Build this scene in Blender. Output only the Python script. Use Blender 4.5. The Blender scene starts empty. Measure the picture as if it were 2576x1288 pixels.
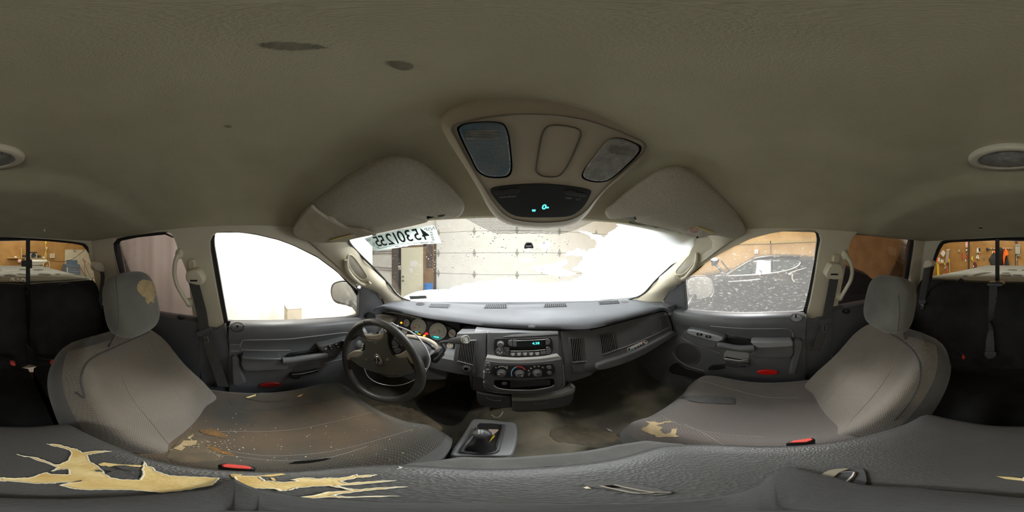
import bpy, bmesh, math, random
from mathutils import Vector as V, Matrix
from mathutils.bvhtree import BVHTree
from mathutils.geometry import tessellate_polygon, delaunay_2d_cdt
random.seed(7)
S = bpy.context.scene
COL = S.collection
PI = math.pi

# ------------------------------------------------------------------ camera, world, lamps, exposure
cd = bpy.data.cameras.new('camera')
cd.type = 'PANO'
cd.panorama_type = 'EQUIRECTANGULAR'
cd.clip_start = 0.01
cd.clip_end = 100
cam = bpy.data.objects.new('camera', cd)
cam.rotation_euler = (PI/2, 0, 0)
COL.objects.link(cam)
S.camera = cam
vs = S.view_settings
vs.view_transform = 'Standard'
vs.look = 'None'
vs.gamma = 1.0
vs.use_curve_mapping = False
vs.exposure = 0.1
W = bpy.data.worlds.new('world')
S.world = W
W.use_nodes = True
W.node_tree.nodes['Background'].inputs[0].default_value = (0.9, 0.95, 1, 1)
W.node_tree.nodes['Background'].inputs[1].default_value = 0.05
S.cycles.diffuse_bounces = 7
S.cycles.glossy_bounces = 3
S.cycles.transparent_max_bounces = 12
S.cycles.max_bounces = 12
S.cycles.sample_clamp_indirect = 4.0
S.cycles.use_denoising = True


def lamp(name, loc, target, sx, sy, watts, col=(1, 1, 1)):
    l = bpy.data.lights.new(name, 'AREA')
    l.shape = 'RECTANGLE'
    l.size, l.size_y = sx, sy
    l.energy = watts
    l.color = col
    o = bpy.data.objects.new(name, l)
    o.location = loc
    d = V(target) - V(loc)
    o.rotation_euler = d.to_track_quat('-Z', 'Y').to_euler()
    COL.objects.link(o)
    return o


# unseen lamps: three added to brighten the cab, three standing for ceiling strips
lamp('cab_fill_driver_side', (-1.40, 0.35, 1.65), (-0.1, 0.15, -0.6), 0.5, 3.0, 270, (1, 0.97, 0.92))  # added fill, hidden by the roof, shining in through the driver window
lamp('cab_fill_over_hood', (0.4, 2.5, 2.1), (0.1, -0.5, -0.5), 2.6, 0.9, 150, (0.97, 0.98, 1))  # added fill for dash and seats through the windshield
lamp('cab_fill_passenger_side', (1.55, 0.3, 1.8), (0.3, 0.15, -0.6), 0.5, 3.0, 270, (0.97, 0.98, 1))  # added fill, hidden by the roof, shining in through the passenger window
lamp('strip_light_back', (0.0, -4.6, 2.7), (0, -6.2, -0.2), 5.0, 0.8, 170, (1, 0.93, 0.8))
lamp('strip_light_front', (-2.6, 2.9, 2.7), (-2.8, 4.5, -0.3), 5.0, 0.5, 52, (1, 0.98, 0.94))
lamp('strip_light_right', (3.5, 0.6, 2.7), (4.4, 0.6, 0.1), 0.5, 5.0, 150, (1, 0.94, 0.84))

# ------------------------------------------------------------------ measuring: sight line of a picture point, cut with real planes
def ray(px, py):
    lo = (px/2576 - .5)*2*PI
    la = (.5 - py/1288)*PI
    return V((math.cos(la)*math.sin(lo), math.cos(la)*math.cos(lo), math.sin(la)))


class PL:
    def __init__(s, p, n):
        s.p = V(p)
        s.n = V(n).normalized()

    def at(s, px, py):
        d = ray(px, py)
        k = s.p.dot(s.n)/d.dot(s.n)
        return d*k

    def pts(s, L):
        return [s.at(*q) for q in L]

    def off(s, h):
        return PL(s.p + s.n*h, s.n)


def P3(a, b, c):
    n = (b-a).cross(c-a).normalized()
    if n.dot(a) > 0:
        n = -n
    return PL(a, n)


def PX(x): return PL((x, 0, 0), (-1 if x > 0 else 1, 0, 0))
def PY(y): return PL((0, y, 0), (0, -1 if y > 0 else 1, 0))
def PZ(z): return PL((0, 0, z), (0, 0, -1 if z > 0 else 1))
def on(px, py, **k):
    d = ray(px, py)
    for a, v in k.items():
        return d*(v/d['xyz'.index(a)])


def crop(x0, y0, w, zw):
    s = w/zw
    return lambda *L: [(x0+a*s, y0+b*s) for a, b in L]


def cr(P, k=4, closed=True):
    n = len(P)
    out = []
    P = [tuple(p) for p in P]
    dim = len(P[0])
    m = n if closed else n-1
    for i in range(m):
        if closed:
            a, b, c, d = P[i-1], P[i], P[(i+1) % n], P[(i+2) % n]
        else:
            a, b, c, d = P[max(i-1, 0)], P[i], P[i+1], P[min(i+2, n-1)]
        for j in range(k):
            t = j/k
            out.append(tuple(.5*(2*b[q]+(c[q]-a[q])*t+(2*a[q]-5*b[q]+4*c[q]-d[q])*t*t+(3*b[q]-a[q]-3*c[q]+d[q])*t**3) for q in range(dim)))
    if not closed:
        out.append(P[-1])
    return out


def crv(P, k=4, closed=True):
    return [V(p) for p in cr(P, k, closed)]


def rr(cx, cy, w, h, r, k=4, rot=0):
    o = []
    r = min(r, w/2*.999, h/2*.999)
    for sx, sy, a0 in ((1, 1, 0), (-1, 1, 90), (-1, -1, 180), (1, -1, 270)):
        for j in range(k+1):
            a = math.radians(a0+90*j/k)
            x, y = sx*(w/2-r)+r*math.cos(a), sy*(h/2-r)+r*math.sin(a)
            o.append((cx+x*math.cos(rot)-y*math.sin(rot), cy+x*math.sin(rot)+y*math.cos(rot)))
    return o


# ------------------------------------------------------------------ materials
MATS = {}


def mat(name, c, rough=.6, c2=None, nscale=8, bump=0, bscale=300, metal=0, spec=.5, kind='noise', emit=0, detail=4, contrast=(.35, .65), alpha=1, bdist=.002, sheen=0, trans=0):
    if name in MATS:
        return MATS[name]
    m = bpy.data.materials.new(name)
    m.use_nodes = True
    nt = m.node_tree
    b = nt.nodes['Principled BSDF']
    b.inputs['Base Color'].default_value = (*c, 1)
    b.inputs['Roughness'].default_value = rough
    b.inputs['Metallic'].default_value = metal
    b.inputs['Specular IOR Level'].default_value = spec
    if sheen:
        b.inputs['Sheen Weight'].default_value = sheen
    if trans:
        b.inputs['Transmission Weight'].default_value = trans
    if emit:
        b.inputs['Emission Color'].default_value = (*c, 1)
        b.inputs['Emission Strength'].default_value = emit
    tc = nt.nodes.new('ShaderNodeTexCoord')
    if c2:
        n = nt.nodes.new('ShaderNodeTexNoise')
        n.inputs['Scale'].default_value = nscale
        n.inputs['Detail'].default_value = detail
        nt.links.new(tc.outputs['Object'], n.inputs['Vector'])
        r = nt.nodes.new('ShaderNodeValToRGB')
        r.color_ramp.elements[0].position, r.color_ramp.elements[1].position = contrast
        r.color_ramp.elements[0].color = (*c, 1)
        r.color_ramp.elements[1].color = (*c2, 1)
        nt.links.new(n.outputs['Fac'], r.inputs[0])
        nt.links.new(r.outputs[0], b.inputs['Base Color'])
    if bump:
        if kind == 'noise':
            t = nt.nodes.new('ShaderNodeTexNoise')
            t.inputs['Scale'].default_value = bscale
            t.inputs['Detail'].default_value = 2
            o = t.outputs['Fac']
        else:
            t = nt.nodes.new('ShaderNodeTexVoronoi')
            t.inputs['Scale'].default_value = bscale
            o = t.outputs['Distance']
        nt.links.new(tc.outputs['Object'], t.inputs['Vector'])
        bp = nt.nodes.new('ShaderNodeBump')
        bp.inputs['Strength'].default_value = bump
        bp.inputs['Distance'].default_value = bdist
        nt.links.new(o, bp.inputs['Height'])
        nt.links.new(bp.outputs[0], b.inputs['Normal'])
    MATS[name] = m
    return m


def glass(name, tint, refl=.06, dirt=(.8, .8, .78), dscale=40, damt=0.0, lo=.55, hi=.75, stretch=(1, 1, 1), haze=0.0):
    m = bpy.data.materials.new(name)
    m.use_nodes = True
    nt = m.node_tree
    nt.nodes.clear()
    out = nt.nodes.new('ShaderNodeOutputMaterial')
    tr = nt.nodes.new('ShaderNodeBsdfTransparent')
    tr.inputs[0].default_value = (*tint, 1)
    gl = nt.nodes.new('ShaderNodeBsdfGlossy')
    gl.inputs['Roughness'].default_value = .02
    mx = nt.nodes.new('ShaderNodeMixShader')
    fr = nt.nodes.new('ShaderNodeFresnel')
    fr.inputs[0].default_value = 1.35
    mu = nt.nodes.new('ShaderNodeMath')
    mu.operation = 'MULTIPLY'
    mu.inputs[1].default_value = refl/.022*.35
    nt.links.new(fr.outputs[0], mu.inputs[0])
    nt.links.new(mu.outputs[0], mx.inputs[0])
    nt.links.new(tr.outputs[0], mx.inputs[1])
    nt.links.new(gl.outputs[0], mx.inputs[2])
    last = mx
    if damt or haze:
        df = nt.nodes.new('ShaderNodeBsdfDiffuse')
        df.inputs[0].default_value = (*dirt, 1)
        tl = nt.nodes.new('ShaderNodeBsdfTranslucent')
        tl.inputs[0].default_value = (*dirt, 1)
        ad = nt.nodes.new('ShaderNodeMixShader')
        ad.inputs[0].default_value = .5
        nt.links.new(df.outputs[0], ad.inputs[1])
        nt.links.new(tl.outputs[0], ad.inputs[2])
        tc = nt.nodes.new('ShaderNodeTexCoord')
        mp = nt.nodes.new('ShaderNodeMapping')
        mp.inputs['Scale'].default_value = stretch
        nt.links.new(tc.outputs['Object'], mp.inputs[0])
        n = nt.nodes.new('ShaderNodeTexNoise')
        n.inputs['Scale'].default_value = dscale
        n.inputs['Detail'].default_value = 5
        nt.links.new(mp.outputs[0], n.inputs['Vector'])
        r = nt.nodes.new('ShaderNodeMapRange')
        r.inputs['From Min'].default_value = lo
        r.inputs['From Max'].default_value = hi
        r.inputs['To Min'].default_value = haze
        r.inputs['To Max'].default_value = max(damt, haze)
        nt.links.new(n.outputs['Fac'], r.inputs['Value'])
        m2 = nt.nodes.new('ShaderNodeMixShader')
        nt.links.new(r.outputs[0], m2.inputs[0])
        nt.links.new(mx.outputs[0], m2.inputs[1])
        nt.links.new(ad.outputs[0], m2.inputs[2])
        last = m2
    nt.links.new(last.outputs[0], out.inputs[0])
    MATS[name] = m
    return m


def weave(name, c, c2, scale=260, rough=.9, bump=.5, dirt=None, dscale=3.0, damt=.6):
    """seat cloth: a basket weave (two crossed waves) in colour and relief, worn patches by noise"""
    m = bpy.data.materials.new(name)
    m.use_nodes = True
    nt = m.node_tree
    L = nt.links.new
    b = nt.nodes['Principled BSDF']
    b.inputs['Roughness'].default_value = rough
    b.inputs['Specular IOR Level'].default_value = .15
    b.inputs['Sheen Weight'].default_value = .25
    tc = nt.nodes.new('ShaderNodeTexCoord')
    ws = []
    for rot in (.785, -.785):
        mp = nt.nodes.new('ShaderNodeMapping')
        mp.inputs['Rotation'].default_value = (.5, .3, rot)
        L(tc.outputs['Object'], mp.inputs[0])
        w = nt.nodes.new('ShaderNodeTexWave')
        w.inputs['Scale'].default_value = scale
        w.inputs['Distortion'].default_value = .6
        L(mp.outputs[0], w.inputs[0])
        ws.append(w)
    mu = nt.nodes.new('ShaderNodeMath')
    mu.operation = 'MULTIPLY'
    L(ws[0].outputs['Fac'], mu.inputs[0])
    L(ws[1].outputs['Fac'], mu.inputs[1])
    mx = nt.nodes.new('ShaderNodeMix')
    mx.data_type = 'RGBA'
    mx.inputs[6].default_value = (*c, 1)
    mx.inputs[7].default_value = (*c2, 1)
    L(mu.outputs[0], mx.inputs[0])
    col = mx.outputs[2]
    if dirt:
        n = nt.nodes.new('ShaderNodeTexNoise')
        n.inputs['Scale'].default_value = dscale
        n.inputs['Detail'].default_value = 6
        L(tc.outputs['Object'], n.inputs['Vector'])
        r = nt.nodes.new('ShaderNodeMapRange')
        r.inputs['From Min'].default_value = .42
        r.inputs['From Max'].default_value = .68
        r.inputs['To Max'].default_value = damt
        L(n.outputs['Fac'], r.inputs['Value'])
        m2 = nt.nodes.new('ShaderNodeMix')
        m2.data_type = 'RGBA'
        L(r.outputs[0], m2.inputs[0])
        L(col, m2.inputs[6])
        m2.inputs[7].default_value = (*dirt, 1)
        col = m2.outputs[2]
    L(col, b.inputs['Base Color'])
    bp = nt.nodes.new('ShaderNodeBump')
    bp.inputs['Strength'].default_value = bump
    bp.inputs['Distance'].default_value = .002
    L(mu.outputs[0], bp.inputs['Height'])
    L(bp.outputs[0], b.inputs['Normal'])
    MATS[name] = m
    return m


HEAD = mat('headliner_cloth', (.45, .41, .285), .95, (.51, .465, .33), 6, .35, 500, spec=.1)
BEIGE = mat('beige_trim', (.64, .585, .46), .5, (.58, .53, .41), 5, .12, 600)
BEIGE2 = mat('beige_console', (.56, .49, .365), .5, None, 5, .1, 700)
VISOR = mat('visor_cloth', (.50, .46, .37), .95, (.43, .395, .315), 170, .6, 330, spec=.1)
DARK = mat('dark_plastic', (.112, .115, .122), .42, (.097, .099, .105), 12, .25, 420, bdist=.001)
DARK2 = mat('dark_plastic_smooth', (.084, .085, .090), .35, None, 1, .08, 700)
PAD = mat('dash_pad', (.085, .088, .098), .62, (.07, .072, .08), 5, .35, 450, bdist=.001, spec=.3)
LIGHTPL = mat('grey_plastic', (.29, .295, .31), .36, (.25, .255, .265), 10, .15, 500)  # lightened so caps and crease lines carry painted window light
BLACK = mat('black_plastic', (.017, .017, .018), .35)
MATTE = mat('black_void', (.004, .004, .004), .9, spec=.1)
RUBBER = mat('black_rubber', (.016, .016, .017), .6, None, 1, .1, 500)
STEERM = mat('steering_leather', (.045, .044, .042), .36, (.06, .058, .055), 14, .3, 420, kind='voronoi', bdist=.001)
HUBM = mat('hub_plastic', (.085, .08, .068), .42, (.07, .066, .057), 12, .4, 450, bdist=.001)
TAUPE = mat('taupe_plastic', (.33, .29, .225), .4, (.27, .235, .18), 20)
VINYL = mat('console_vinyl', (.082, .081, .079), .42, (.068, .067, .066), 8, .55, 300, kind='voronoi', bdist=.001)
CLOTHG = mat('grey_cloth', (.13, .128, .125), .9, (.11, .108, .105), 30, .5, 600, spec=.1)
VELOUR = mat('grey_velour', (.10, .098, .092), .9, (.075, .074, .072), 10, .4, 400, spec=.1, sheen=.3)
HEADR = mat('headrest_velour', (.15, .145, .125), .9, (.10, .098, .09), 7, .4, 400, spec=.1, sheen=.3)
SEATM = weave('seat_weave', (.15, .132, .112), (.29, .255, .215), 56, dirt=(.17, .145, .115), dscale=4, damt=.5)
SEATD = weave('driver_cushion_weave', (.050, .047, .039), (.098, .087, .07), 64, dirt=(.125, .088, .055), dscale=4.5, damt=.8)
SEATP = weave('passenger_cushion_weave', (.095, .085, .078), (.19, .168, .15), 64, dirt=(.13, .10, .085), dscale=4, damt=.5)
REARM = mat('rear_seat_cloth', (.022, .022, .022), .95, (.03, .03, .03), 12, .4, 400, spec=.08)  # near black puts the deep rear shade into the cloth colour
CREAMT = mat('foam_edge', (.86, .80, .62), .9)
FOAM = mat('foam', (.80, .64, .32), .9, (.60, .40, .13), 26, .6, 200, spec=.1)
TANW = mat('worn_foam', (.42, .325, .19), .95, (.33, .25, .14), 40, .6, 250, spec=.1)
CARPET = mat('carpet', (.115, .107, .086), .98, (.30, .26, .195), 4.5, .6, 500, spec=.05, contrast=(.45, .72), detail=8)
CARPD = mat('dusty_carpet', (.40, .33, .24), .98, (.20, .165, .12), 14, .6, 500, spec=.05, detail=8)
MATF = mat('floor_mat_black', (.016, .016, .015), .85, (.025, .023, .02), 12, .4, 300)
CHROME = mat('chrome', (.75, .75, .74), .15, metal=1)
STEEL = mat('satin_steel', (.42, .41, .39), .35, metal=1)
REDD = mat('shaded_red_lens', (.22, .012, .010), .3)  # darker red paints the shade on the driver door reflector
RED = mat('red_lens', (.75, .015, .012), .25)
REDB = mat('red_button', (.75, .08, .06), .4)
WHITE = mat('white_print', (.82, .82, .80), .6)
GREYT = mat('grey_print', (.45, .45, .43), .6)
BELT = mat('belt_webbing', (.055, .053, .052), .75, (.07, .068, .066), 60, .5, 900)
GAUGE = mat('gauge_face', (.62, .60, .52), .5)
CYAN = mat('cyan_display', (.10, .95, .85), .5, emit=1.6)
CYAND = mat('dim_cyan_display', (.03, .22, .23), .3, emit=.35)
AMBER = mat('amber_lamp', (1.0, .42, .02), .5, emit=1.5)
REDL = mat('red_lamp', (1.0, .03, .04), .5, emit=1.3)
NEEDLE = mat('needle_red', (.75, .05, .04), .5)
SCREEN = mat('black_screen', (.006, .008, .009), .12)
LENS = mat('lamp_lens', (.42, .41, .38), .25, (.30, .29, .27), 60, .6, 220, kind='voronoi')
LENSB = mat('lamp_lens_blue', (.10, .20, .26), .25, (.25, .28, .30), 9, .5, 220, kind='voronoi')
SNOW = None

# ------------------------------------------------------------------ building
WL = {}
GEO = {}


def _link(o, parent, loc=(0, 0, 0)):
    COL.objects.link(o)
    loc = V(loc)
    WL[o.name] = loc
    if parent is not None:
        o.parent = parent
        o.location = loc - WL[parent.name]
    else:
        o.location = loc


def thing(name, label, cat, loc=(0, 0, 0), group=None):
    o = bpy.data.objects.new(name, None)
    o.empty_display_size = .05
    _link(o, None, loc)
    o['label'] = label
    o['category'] = cat
    if group:
        o['group'] = group
    return o


def tag(o, label=None, cat=None, group=None, kind=None):
    if label: o['label'] = label
    if cat: o['category'] = cat
    if group: o['group'] = group
    if kind: o['kind'] = kind
    return o


class MB:
    def __init__(s):
        s.v = []
        s.f = []
        s.mi = []

    def add(s, vs, fs, mi=0):
        b = len(s.v)
        s.v += [V(p) for p in vs]
        s.f += [tuple(b+i for i in f) for f in fs]
        s.mi += [mi]*len(fs)
        return s

    def box(s, c, sz, rot=None, mi=0):
        c = V(c)
        h = [k/2 for k in sz]
        R = rot or Matrix.Identity(3)
        vs = [c+R @ V((x*h[0], y*h[1], z*h[2])) for x in (-1, 1) for y in (-1, 1) for z in (-1, 1)]
        return s.add(vs, [(0, 1, 3, 2), (4, 6, 7, 5), (0, 4, 5, 1), (2, 3, 7, 6), (0, 2, 6, 4), (1, 5, 7, 3)], mi)

    def obox(s, c, ex, ey, ez):
        c, ex, ey, ez = V(c), V(ex), V(ey), V(ez)
        vs = [c+ex*x+ey*y+ez*z for x in (-1, 1) for y in (-1, 1) for z in (-1, 1)]
        return s.add(vs, [(0, 1, 3, 2), (4, 6, 7, 5), (0, 4, 5, 1), (2, 3, 7, 6), (0, 2, 6, 4), (1, 5, 7, 3)])

    def loft(s, rows, closed=False, cap0=False, cap1=False, mi=0, mif=None):
        n = len(rows[0])
        vs = [p for r in rows for p in r]
        fs = []
        ms = []
        for i in range(len(rows)-1):
            for j in range(n if closed else n-1):
                k = (j+1) % n
                fs.append((i*n+j, i*n+k, (i+1)*n+k, (i+1)*n+j))
                ms.append(mif(i, j) if mif else mi)
        if cap0:
            fs.append(tuple(range(n-1, -1, -1)))
            ms.append(mi)
        if cap1:
            fs.append(tuple((len(rows)-1)*n+j for j in range(n)))
            ms.append(mi)
        b = len(s.v)
        s.v += [V(p) for p in vs]
        s.f += [tuple(b+i for i in f) for f in fs]
        s.mi += ms
        return s

    def tube(s, pts, r, n=8, closed=False, flat=None, up=None):
        pts = [V(p) for p in pts]
        N = len(pts)
        rs = r if isinstance(r, (list, tuple)) else [r]*N
        rows = []
        prev = None
        for i, p in enumerate(pts):
            t = (pts[(i+1) % N] - pts[i-1]) if (closed or 0 < i < N-1) else (pts[1]-pts[0] if i == 0 else pts[-1]-pts[-2])
            t = t.normalized() if t.length > 1e-9 else V((0, 0, 1))
            if up is not None:
                a = V(up)
                a = (a - t*a.dot(t)).normalized()
            elif prev is None:
                a = V((0, 0, 1)) if abs(t.z) < .9 else V((1, 0, 0))
                a = (a - t*a.dot(t)).normalized()
            else:
                a = (prev - t*prev.dot(t)).normalized()
            prev = a
            bb = t.cross(a)
            f = flat if flat else 1
            rows.append([p + (a*math.cos(2*PI*k/n)*f + bb*math.sin(2*PI*k/n))*rs[i] for k in range(n)])
        if closed:
            rows.append(rows[0])
            return s.loft(rows, True)
        return s.loft(rows, True, True, True)

    def ribbon(s, pts, wdir, w, th=.0016):
        """flat strap: pts centre line, wdir list or one direction across"""
        rows = []
        N = len(pts)
        for i, p in enumerate(pts):
            p = V(p)
            wd = V(wdir[i] if isinstance(wdir, list) else wdir)
            t = (V(pts[min(i+1, N-1)])-V(pts[max(i-1, 0)])).normalized()
            wd = (wd - t*wd.dot(t)).normalized()
            nn = t.cross(wd)
            rows.append([p+wd*w/2+nn*th, p-wd*w/2+nn*th, p-wd*w/2-nn*th, p+wd*w/2-nn*th])
        return s.loft(rows, True, True, True)

    def slab(s, pts, d, inset=0):
        """prism: outline pts, pushed by vector d; inset pulls the far outline in"""
        pts = [V(p) for p in pts]
        d = V(d)
        c = sum(pts, V())/len(pts)
        top = [p+d+((c-p).normalized()*inset if inset else V()) for p in pts]
        n = len(pts)
        fs = [(i, (i+1) % n, n+(i+1) % n, n+i) for i in range(n)]
        fs.append(tuple(range(n-1, -1, -1)))
        fs.append(tuple(range(n, 2*n)))
        return s.add(pts+top, fs)

    def ring(s, a, b):
        """band between two matched outlines"""
        return s.loft([a, b], True)

    def ell(s, c, r, rot=None, nu=16, nv=10, p=1.0):
        c = V(c)
        R = rot or Matrix.Identity(3)
        e = lambda t: math.copysign(abs(t)**p, t)
        rows = []
        for i in range(nv+1):
            a = -PI/2+PI*i/nv
            ca, sa = max(math.cos(a), .001), math.sin(a)
            rows.append([c+R @ V((r[0]*e(ca)*e(math.cos(2*PI*j/nu)), r[1]*e(ca)*e(math.sin(2*PI*j/nu)), r[2]*e(sa))) for j in range(nu)])
        return s.loft(rows, True, True, True)

    def lathe(s, c, axis, prof, n=20, xr=1.0, upv=None):
        c = V(c)
        ax = V(axis).normalized()
        a = V(upv) if upv else (V((0, 0, 1)) if abs(ax.z) < .9 else V((1, 0, 0)))
        a = (a-ax*a.dot(ax)).normalized()
        b = ax.cross(a)
        rows = [[c+ax*h+(a*math.cos(2*PI*k/n)+b*math.sin(2*PI*k/n)*xr)*r for k in range(n)] for r, h in prof]
        return s.loft(rows, True, prof[0][0] > 1e-5, prof[-1][0] > 1e-5)

    def build(s, name, m, parent=None, bevel=0, smooth=40, seg=2, kind=None, label=None, sub=0):
        me = bpy.data.meshes.new(name)
        me.from_pydata([tuple(p) for p in s.v], [], s.f)
        ms = m if isinstance(m, list) else [m]
        for q in ms:
            me.materials.append(q)
        if len(ms) > 1:
            me.polygons.foreach_set('material_index', s.mi)
        me.validate()
        if smooth:
            me.polygons.foreach_set('use_smooth', [True]*len(me.polygons))
            me.set_sharp_from_angle(angle=math.radians(smooth))
        me.update()
        o = bpy.data.objects.new(name, me)
        _link(o, parent)
        if parent is not None and WL[parent.name].length > 0:
            pass
        if bevel:
            md = o.modifiers.new('bevel', 'BEVEL')
            md.width = bevel
            md.segments = seg
            md.limit_method = 'ANGLE'
            md.angle_limit = math.radians(35)
        if sub:
            md = o.modifiers.new('sub', 'SUBSURF')
            md.levels = md.render_levels = sub
        if kind: o['kind'] = kind
        if label: o['label'] = label
        GEO[o.name] = BVHTree.FromPolygons(s.v, s.f)
        return o


def hit(px, py, objs, off=0.0):
    d = ray(px, py)
    best = None
    for o in objs:
        r = GEO[o.name].ray_cast(V((0, 0, 0)), d)
        if r[0] is not None and (best is None or r[3] < best[3]):
            best = r
    if best is None:
        return None
    n = best[1]
    if n.dot(d) > 0:
        n = -n
    return best[0]+n*off, n


def drape(name, px, objs, m, parent, off=.002, step=7, kind=None, label=None):
    """a thin patch lying on a built surface (print, tear, worn spot): outline given by sight lines, laid on the surface"""
    pts = [tuple(p) for p in px]
    n = len(pts)
    xs, ys = [p[0] for p in pts], [p[1] for p in pts]

    def inside(x, y):
        c = False
        j = n-1
        for i in range(n):
            if (pts[i][1] > y) != (pts[j][1] > y) and x < (pts[j][0]-pts[i][0])*(y-pts[i][1])/(pts[j][1]-pts[i][1])+pts[i][0]:
                c = not c
            j = i
        return c
    allp = list(pts)
    x = min(xs)+step/2
    while x < max(xs):
        y = min(ys)+step/2
        while y < max(ys):
            if inside(x, y):
                allp.append((x, y))
            y += step
        x += step
    r = delaunay_2d_cdt([V(p) for p in allp], [(i, (i+1) % n) for i in range(n)], [], 1, 1e-3)
    mb = MB()
    vs = []
    ok = []
    last = None
    for p in r[0]:
        h = hit(p.x, p.y, objs, off)
        if h is None:
            vs.append(V((0, 0, 0)))
            ok.append(False)
        else:
            vs.append(h[0])
            ok.append(True)
    fs = [tuple(f) for f in r[2] if all(ok[i] for i in f)]
    used = sorted({i for f in fs for i in f})
    new = {i: k for k, i in enumerate(used)}
    mb.add([vs[i] for i in used], [tuple(new[i] for i in f) for f in fs])
    if not mb.f:
        print('DRAPE EMPTY', name)
    return mb.build(name, m, parent, smooth=60, kind=kind, label=label)


def seam(name, px, objs, m, parent, r=.0022, off=.0005, k=5, closed=False, label=None):
    P = []
    for q in cr(px, k, closed):
        h = hit(q[0], q[1], objs, off)
        if h:
            P.append(h[0])
    if len(P) < 2:
        print('SEAM EMPTY', name)
        return None
    return MB().tube(P, r, 6, closed).build(name, m, parent, label=label)


def sheet(outer, holes, thick, name, m, parent=None, kind=None):
    """flat panel with holes: outer/holes lists of V on a plane; thick = vector to its other face"""
    loops = [outer]+holes
    tris = tessellate_polygon(loops)
    allp = [p for l in loops for p in l]
    mb = MB()
    mb.add(allp, [tuple(t) for t in tris])
    mb.add([p+thick for p in allp], [tuple(reversed(t)) for t in tris])
    for l in loops:
        n = len(l)
        mb.add(list(l)+[p+thick for p in l], [(i, (i+1) % n, n+(i+1) % n, n+i) for i in range(n)])
    return mb.build(name, m, parent, smooth=30, kind=kind)


def txt(name, s, c, xd, yd, h, m, parent=None, mirror=False, off=0.0, xs=1.0, bold=0):
    cu = bpy.data.curves.new('t', 'FONT')
    cu.body = s
    cu.size = 1
    cu.align_x = 'CENTER'
    cu.align_y = 'CENTER'
    cu.resolution_u = 3
    cu.offset = bold
    o = bpy.data.objects.new('t', cu)
    COL.objects.link(o)
    dg = bpy.context.evaluated_depsgraph_get()
    me0 = o.evaluated_get(dg).to_mesh()
    vsl = [v.co.copy() for v in me0.vertices]
    fsl = [tuple(p.vertices) for p in me0.polygons]
    o.evaluated_get(dg).to_mesh_clear()
    bpy.data.objects.remove(o)
    bpy.data.curves.remove(cu)
    xd = V(xd).normalized()
    yd = V(yd)
    yd = (yd-xd*yd.dot(xd)).normalized()
    nn = xd.cross(yd)
    c = V(c)
    k = h/.72
    vs2 = [c+xd*(p.x*k*xs*(-1 if mirror else 1))+yd*(p.y*k)+nn*off for p in vsl]
    return MB().add(vs2, fsl).build(name, m, parent, smooth=0)


def text_px(name, s, p, q, objs_or_pl, hpx, m, parent, off=.0012, xs=1.0, mirror=False, bold=0):
    """lettering along the sight-line segment p->q on a plane or built surface"""
    c = ((p[0]+q[0])/2, (p[1]+q[1])/2)
    if isinstance(objs_or_pl, PL):
        pl = objs_or_pl
        n = pl.n
        C = pl.at(*c)
        if n.dot(C) > 0:
            n = -n
    else:
        h = hit(c[0], c[1], objs_or_pl)
        if h is None:
            return None
        C, n = h
        pl = PL(C, n)
    A, B = pl.at(*p), pl.at(*q)
    U = pl.at(c[0], c[1]-hpx/2)-pl.at(c[0], c[1]+hpx/2)
    return txt(name, s, C+n*off, B-A, U, U.length, m, parent, mirror, 0, xs, bold)


def copy_tree(o, parent=None):
    c = o.copy()
    COL.objects.link(c)
    WL[c.name] = WL[o.name].copy()
    if parent is not None:
        c.parent = parent
    for ch in list(o.children):
        copy_tree(ch, c)
    return c


def struct(o):
    o['kind'] = 'structure'
    return o


def jag(P, amp=1.5, k=3, seed=1):
    """torn outline: each side broken into k steps pushed about by up to amp"""
    rnd = random.Random(seed)
    o = []
    for i, a in enumerate(P):
        b = P[(i+1) % len(P)]
        o.append(a)
        L = math.hypot(b[0]-a[0], b[1]-a[1])
        m = min(k, int(L/5))
        for j in range(1, m+1):
            t = j/(m+1)
            o.append((a[0]+(b[0]-a[0])*t+rnd.uniform(-amp, amp), a[1]+(b[1]-a[1])*t+rnd.uniform(-amp, amp)*.7))
    return o
# ------------------------------------------------------------------ the cab shell
CX = .035
PLL = PL((-.74, 0, -.32), (.43, 0, -.10))      # inner face of the driver side above the sill
PLR = PL((.82, 0, -.30), (-.41, 0, -.11))
PRW = PL((0, -1.07, -.25), (0, .36, -.05))     # rear wall


def yz(pl, y, z):
    # the point of a side plane at this y, z
    x = (pl.p.dot(pl.n) - pl.n.z*z - pl.n.y*y)/pl.n.x
    return V((x, y, z))


def sstep(a, b, t):
    t = max(0, min(1, (t-a)/(b-a)))
    return t*t*(3-2*t)


# headliner
def roof_z(x, y):
    u = (x-CX)/.685
    yh = .545-.17*u*u
    yr = -1.055+.06*u*u
    v = y/yh if y > 0 else y/yr
    k = max(0, 1-abs(u)**3.4)*max(0, 1-abs(v)**3.0)
    vf = max(0, min(1.1, v)) if y > 0 else 0
    z0 = .112+vf*vf*(.020-.034*abs(u)**4)
    z = z0+.165*k
    z -= .028*sstep(-.43, -.56, y)*k**.5
    # raised panels the stamped board has at the front, either side of the console
    for cx, cy, rx, ry, h in ((-.40, .10, .22, .13, -.012), (.50, .10, .2, .13, -.010)):
        q = ((x-cx)/rx)**2+((y-cy)/ry)**2
        z += h*math.exp(-q*1.6)
    z += .014*math.exp(-((x+.36)/.10)**2-((y-.26)/.07)**2)
    return z


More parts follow.
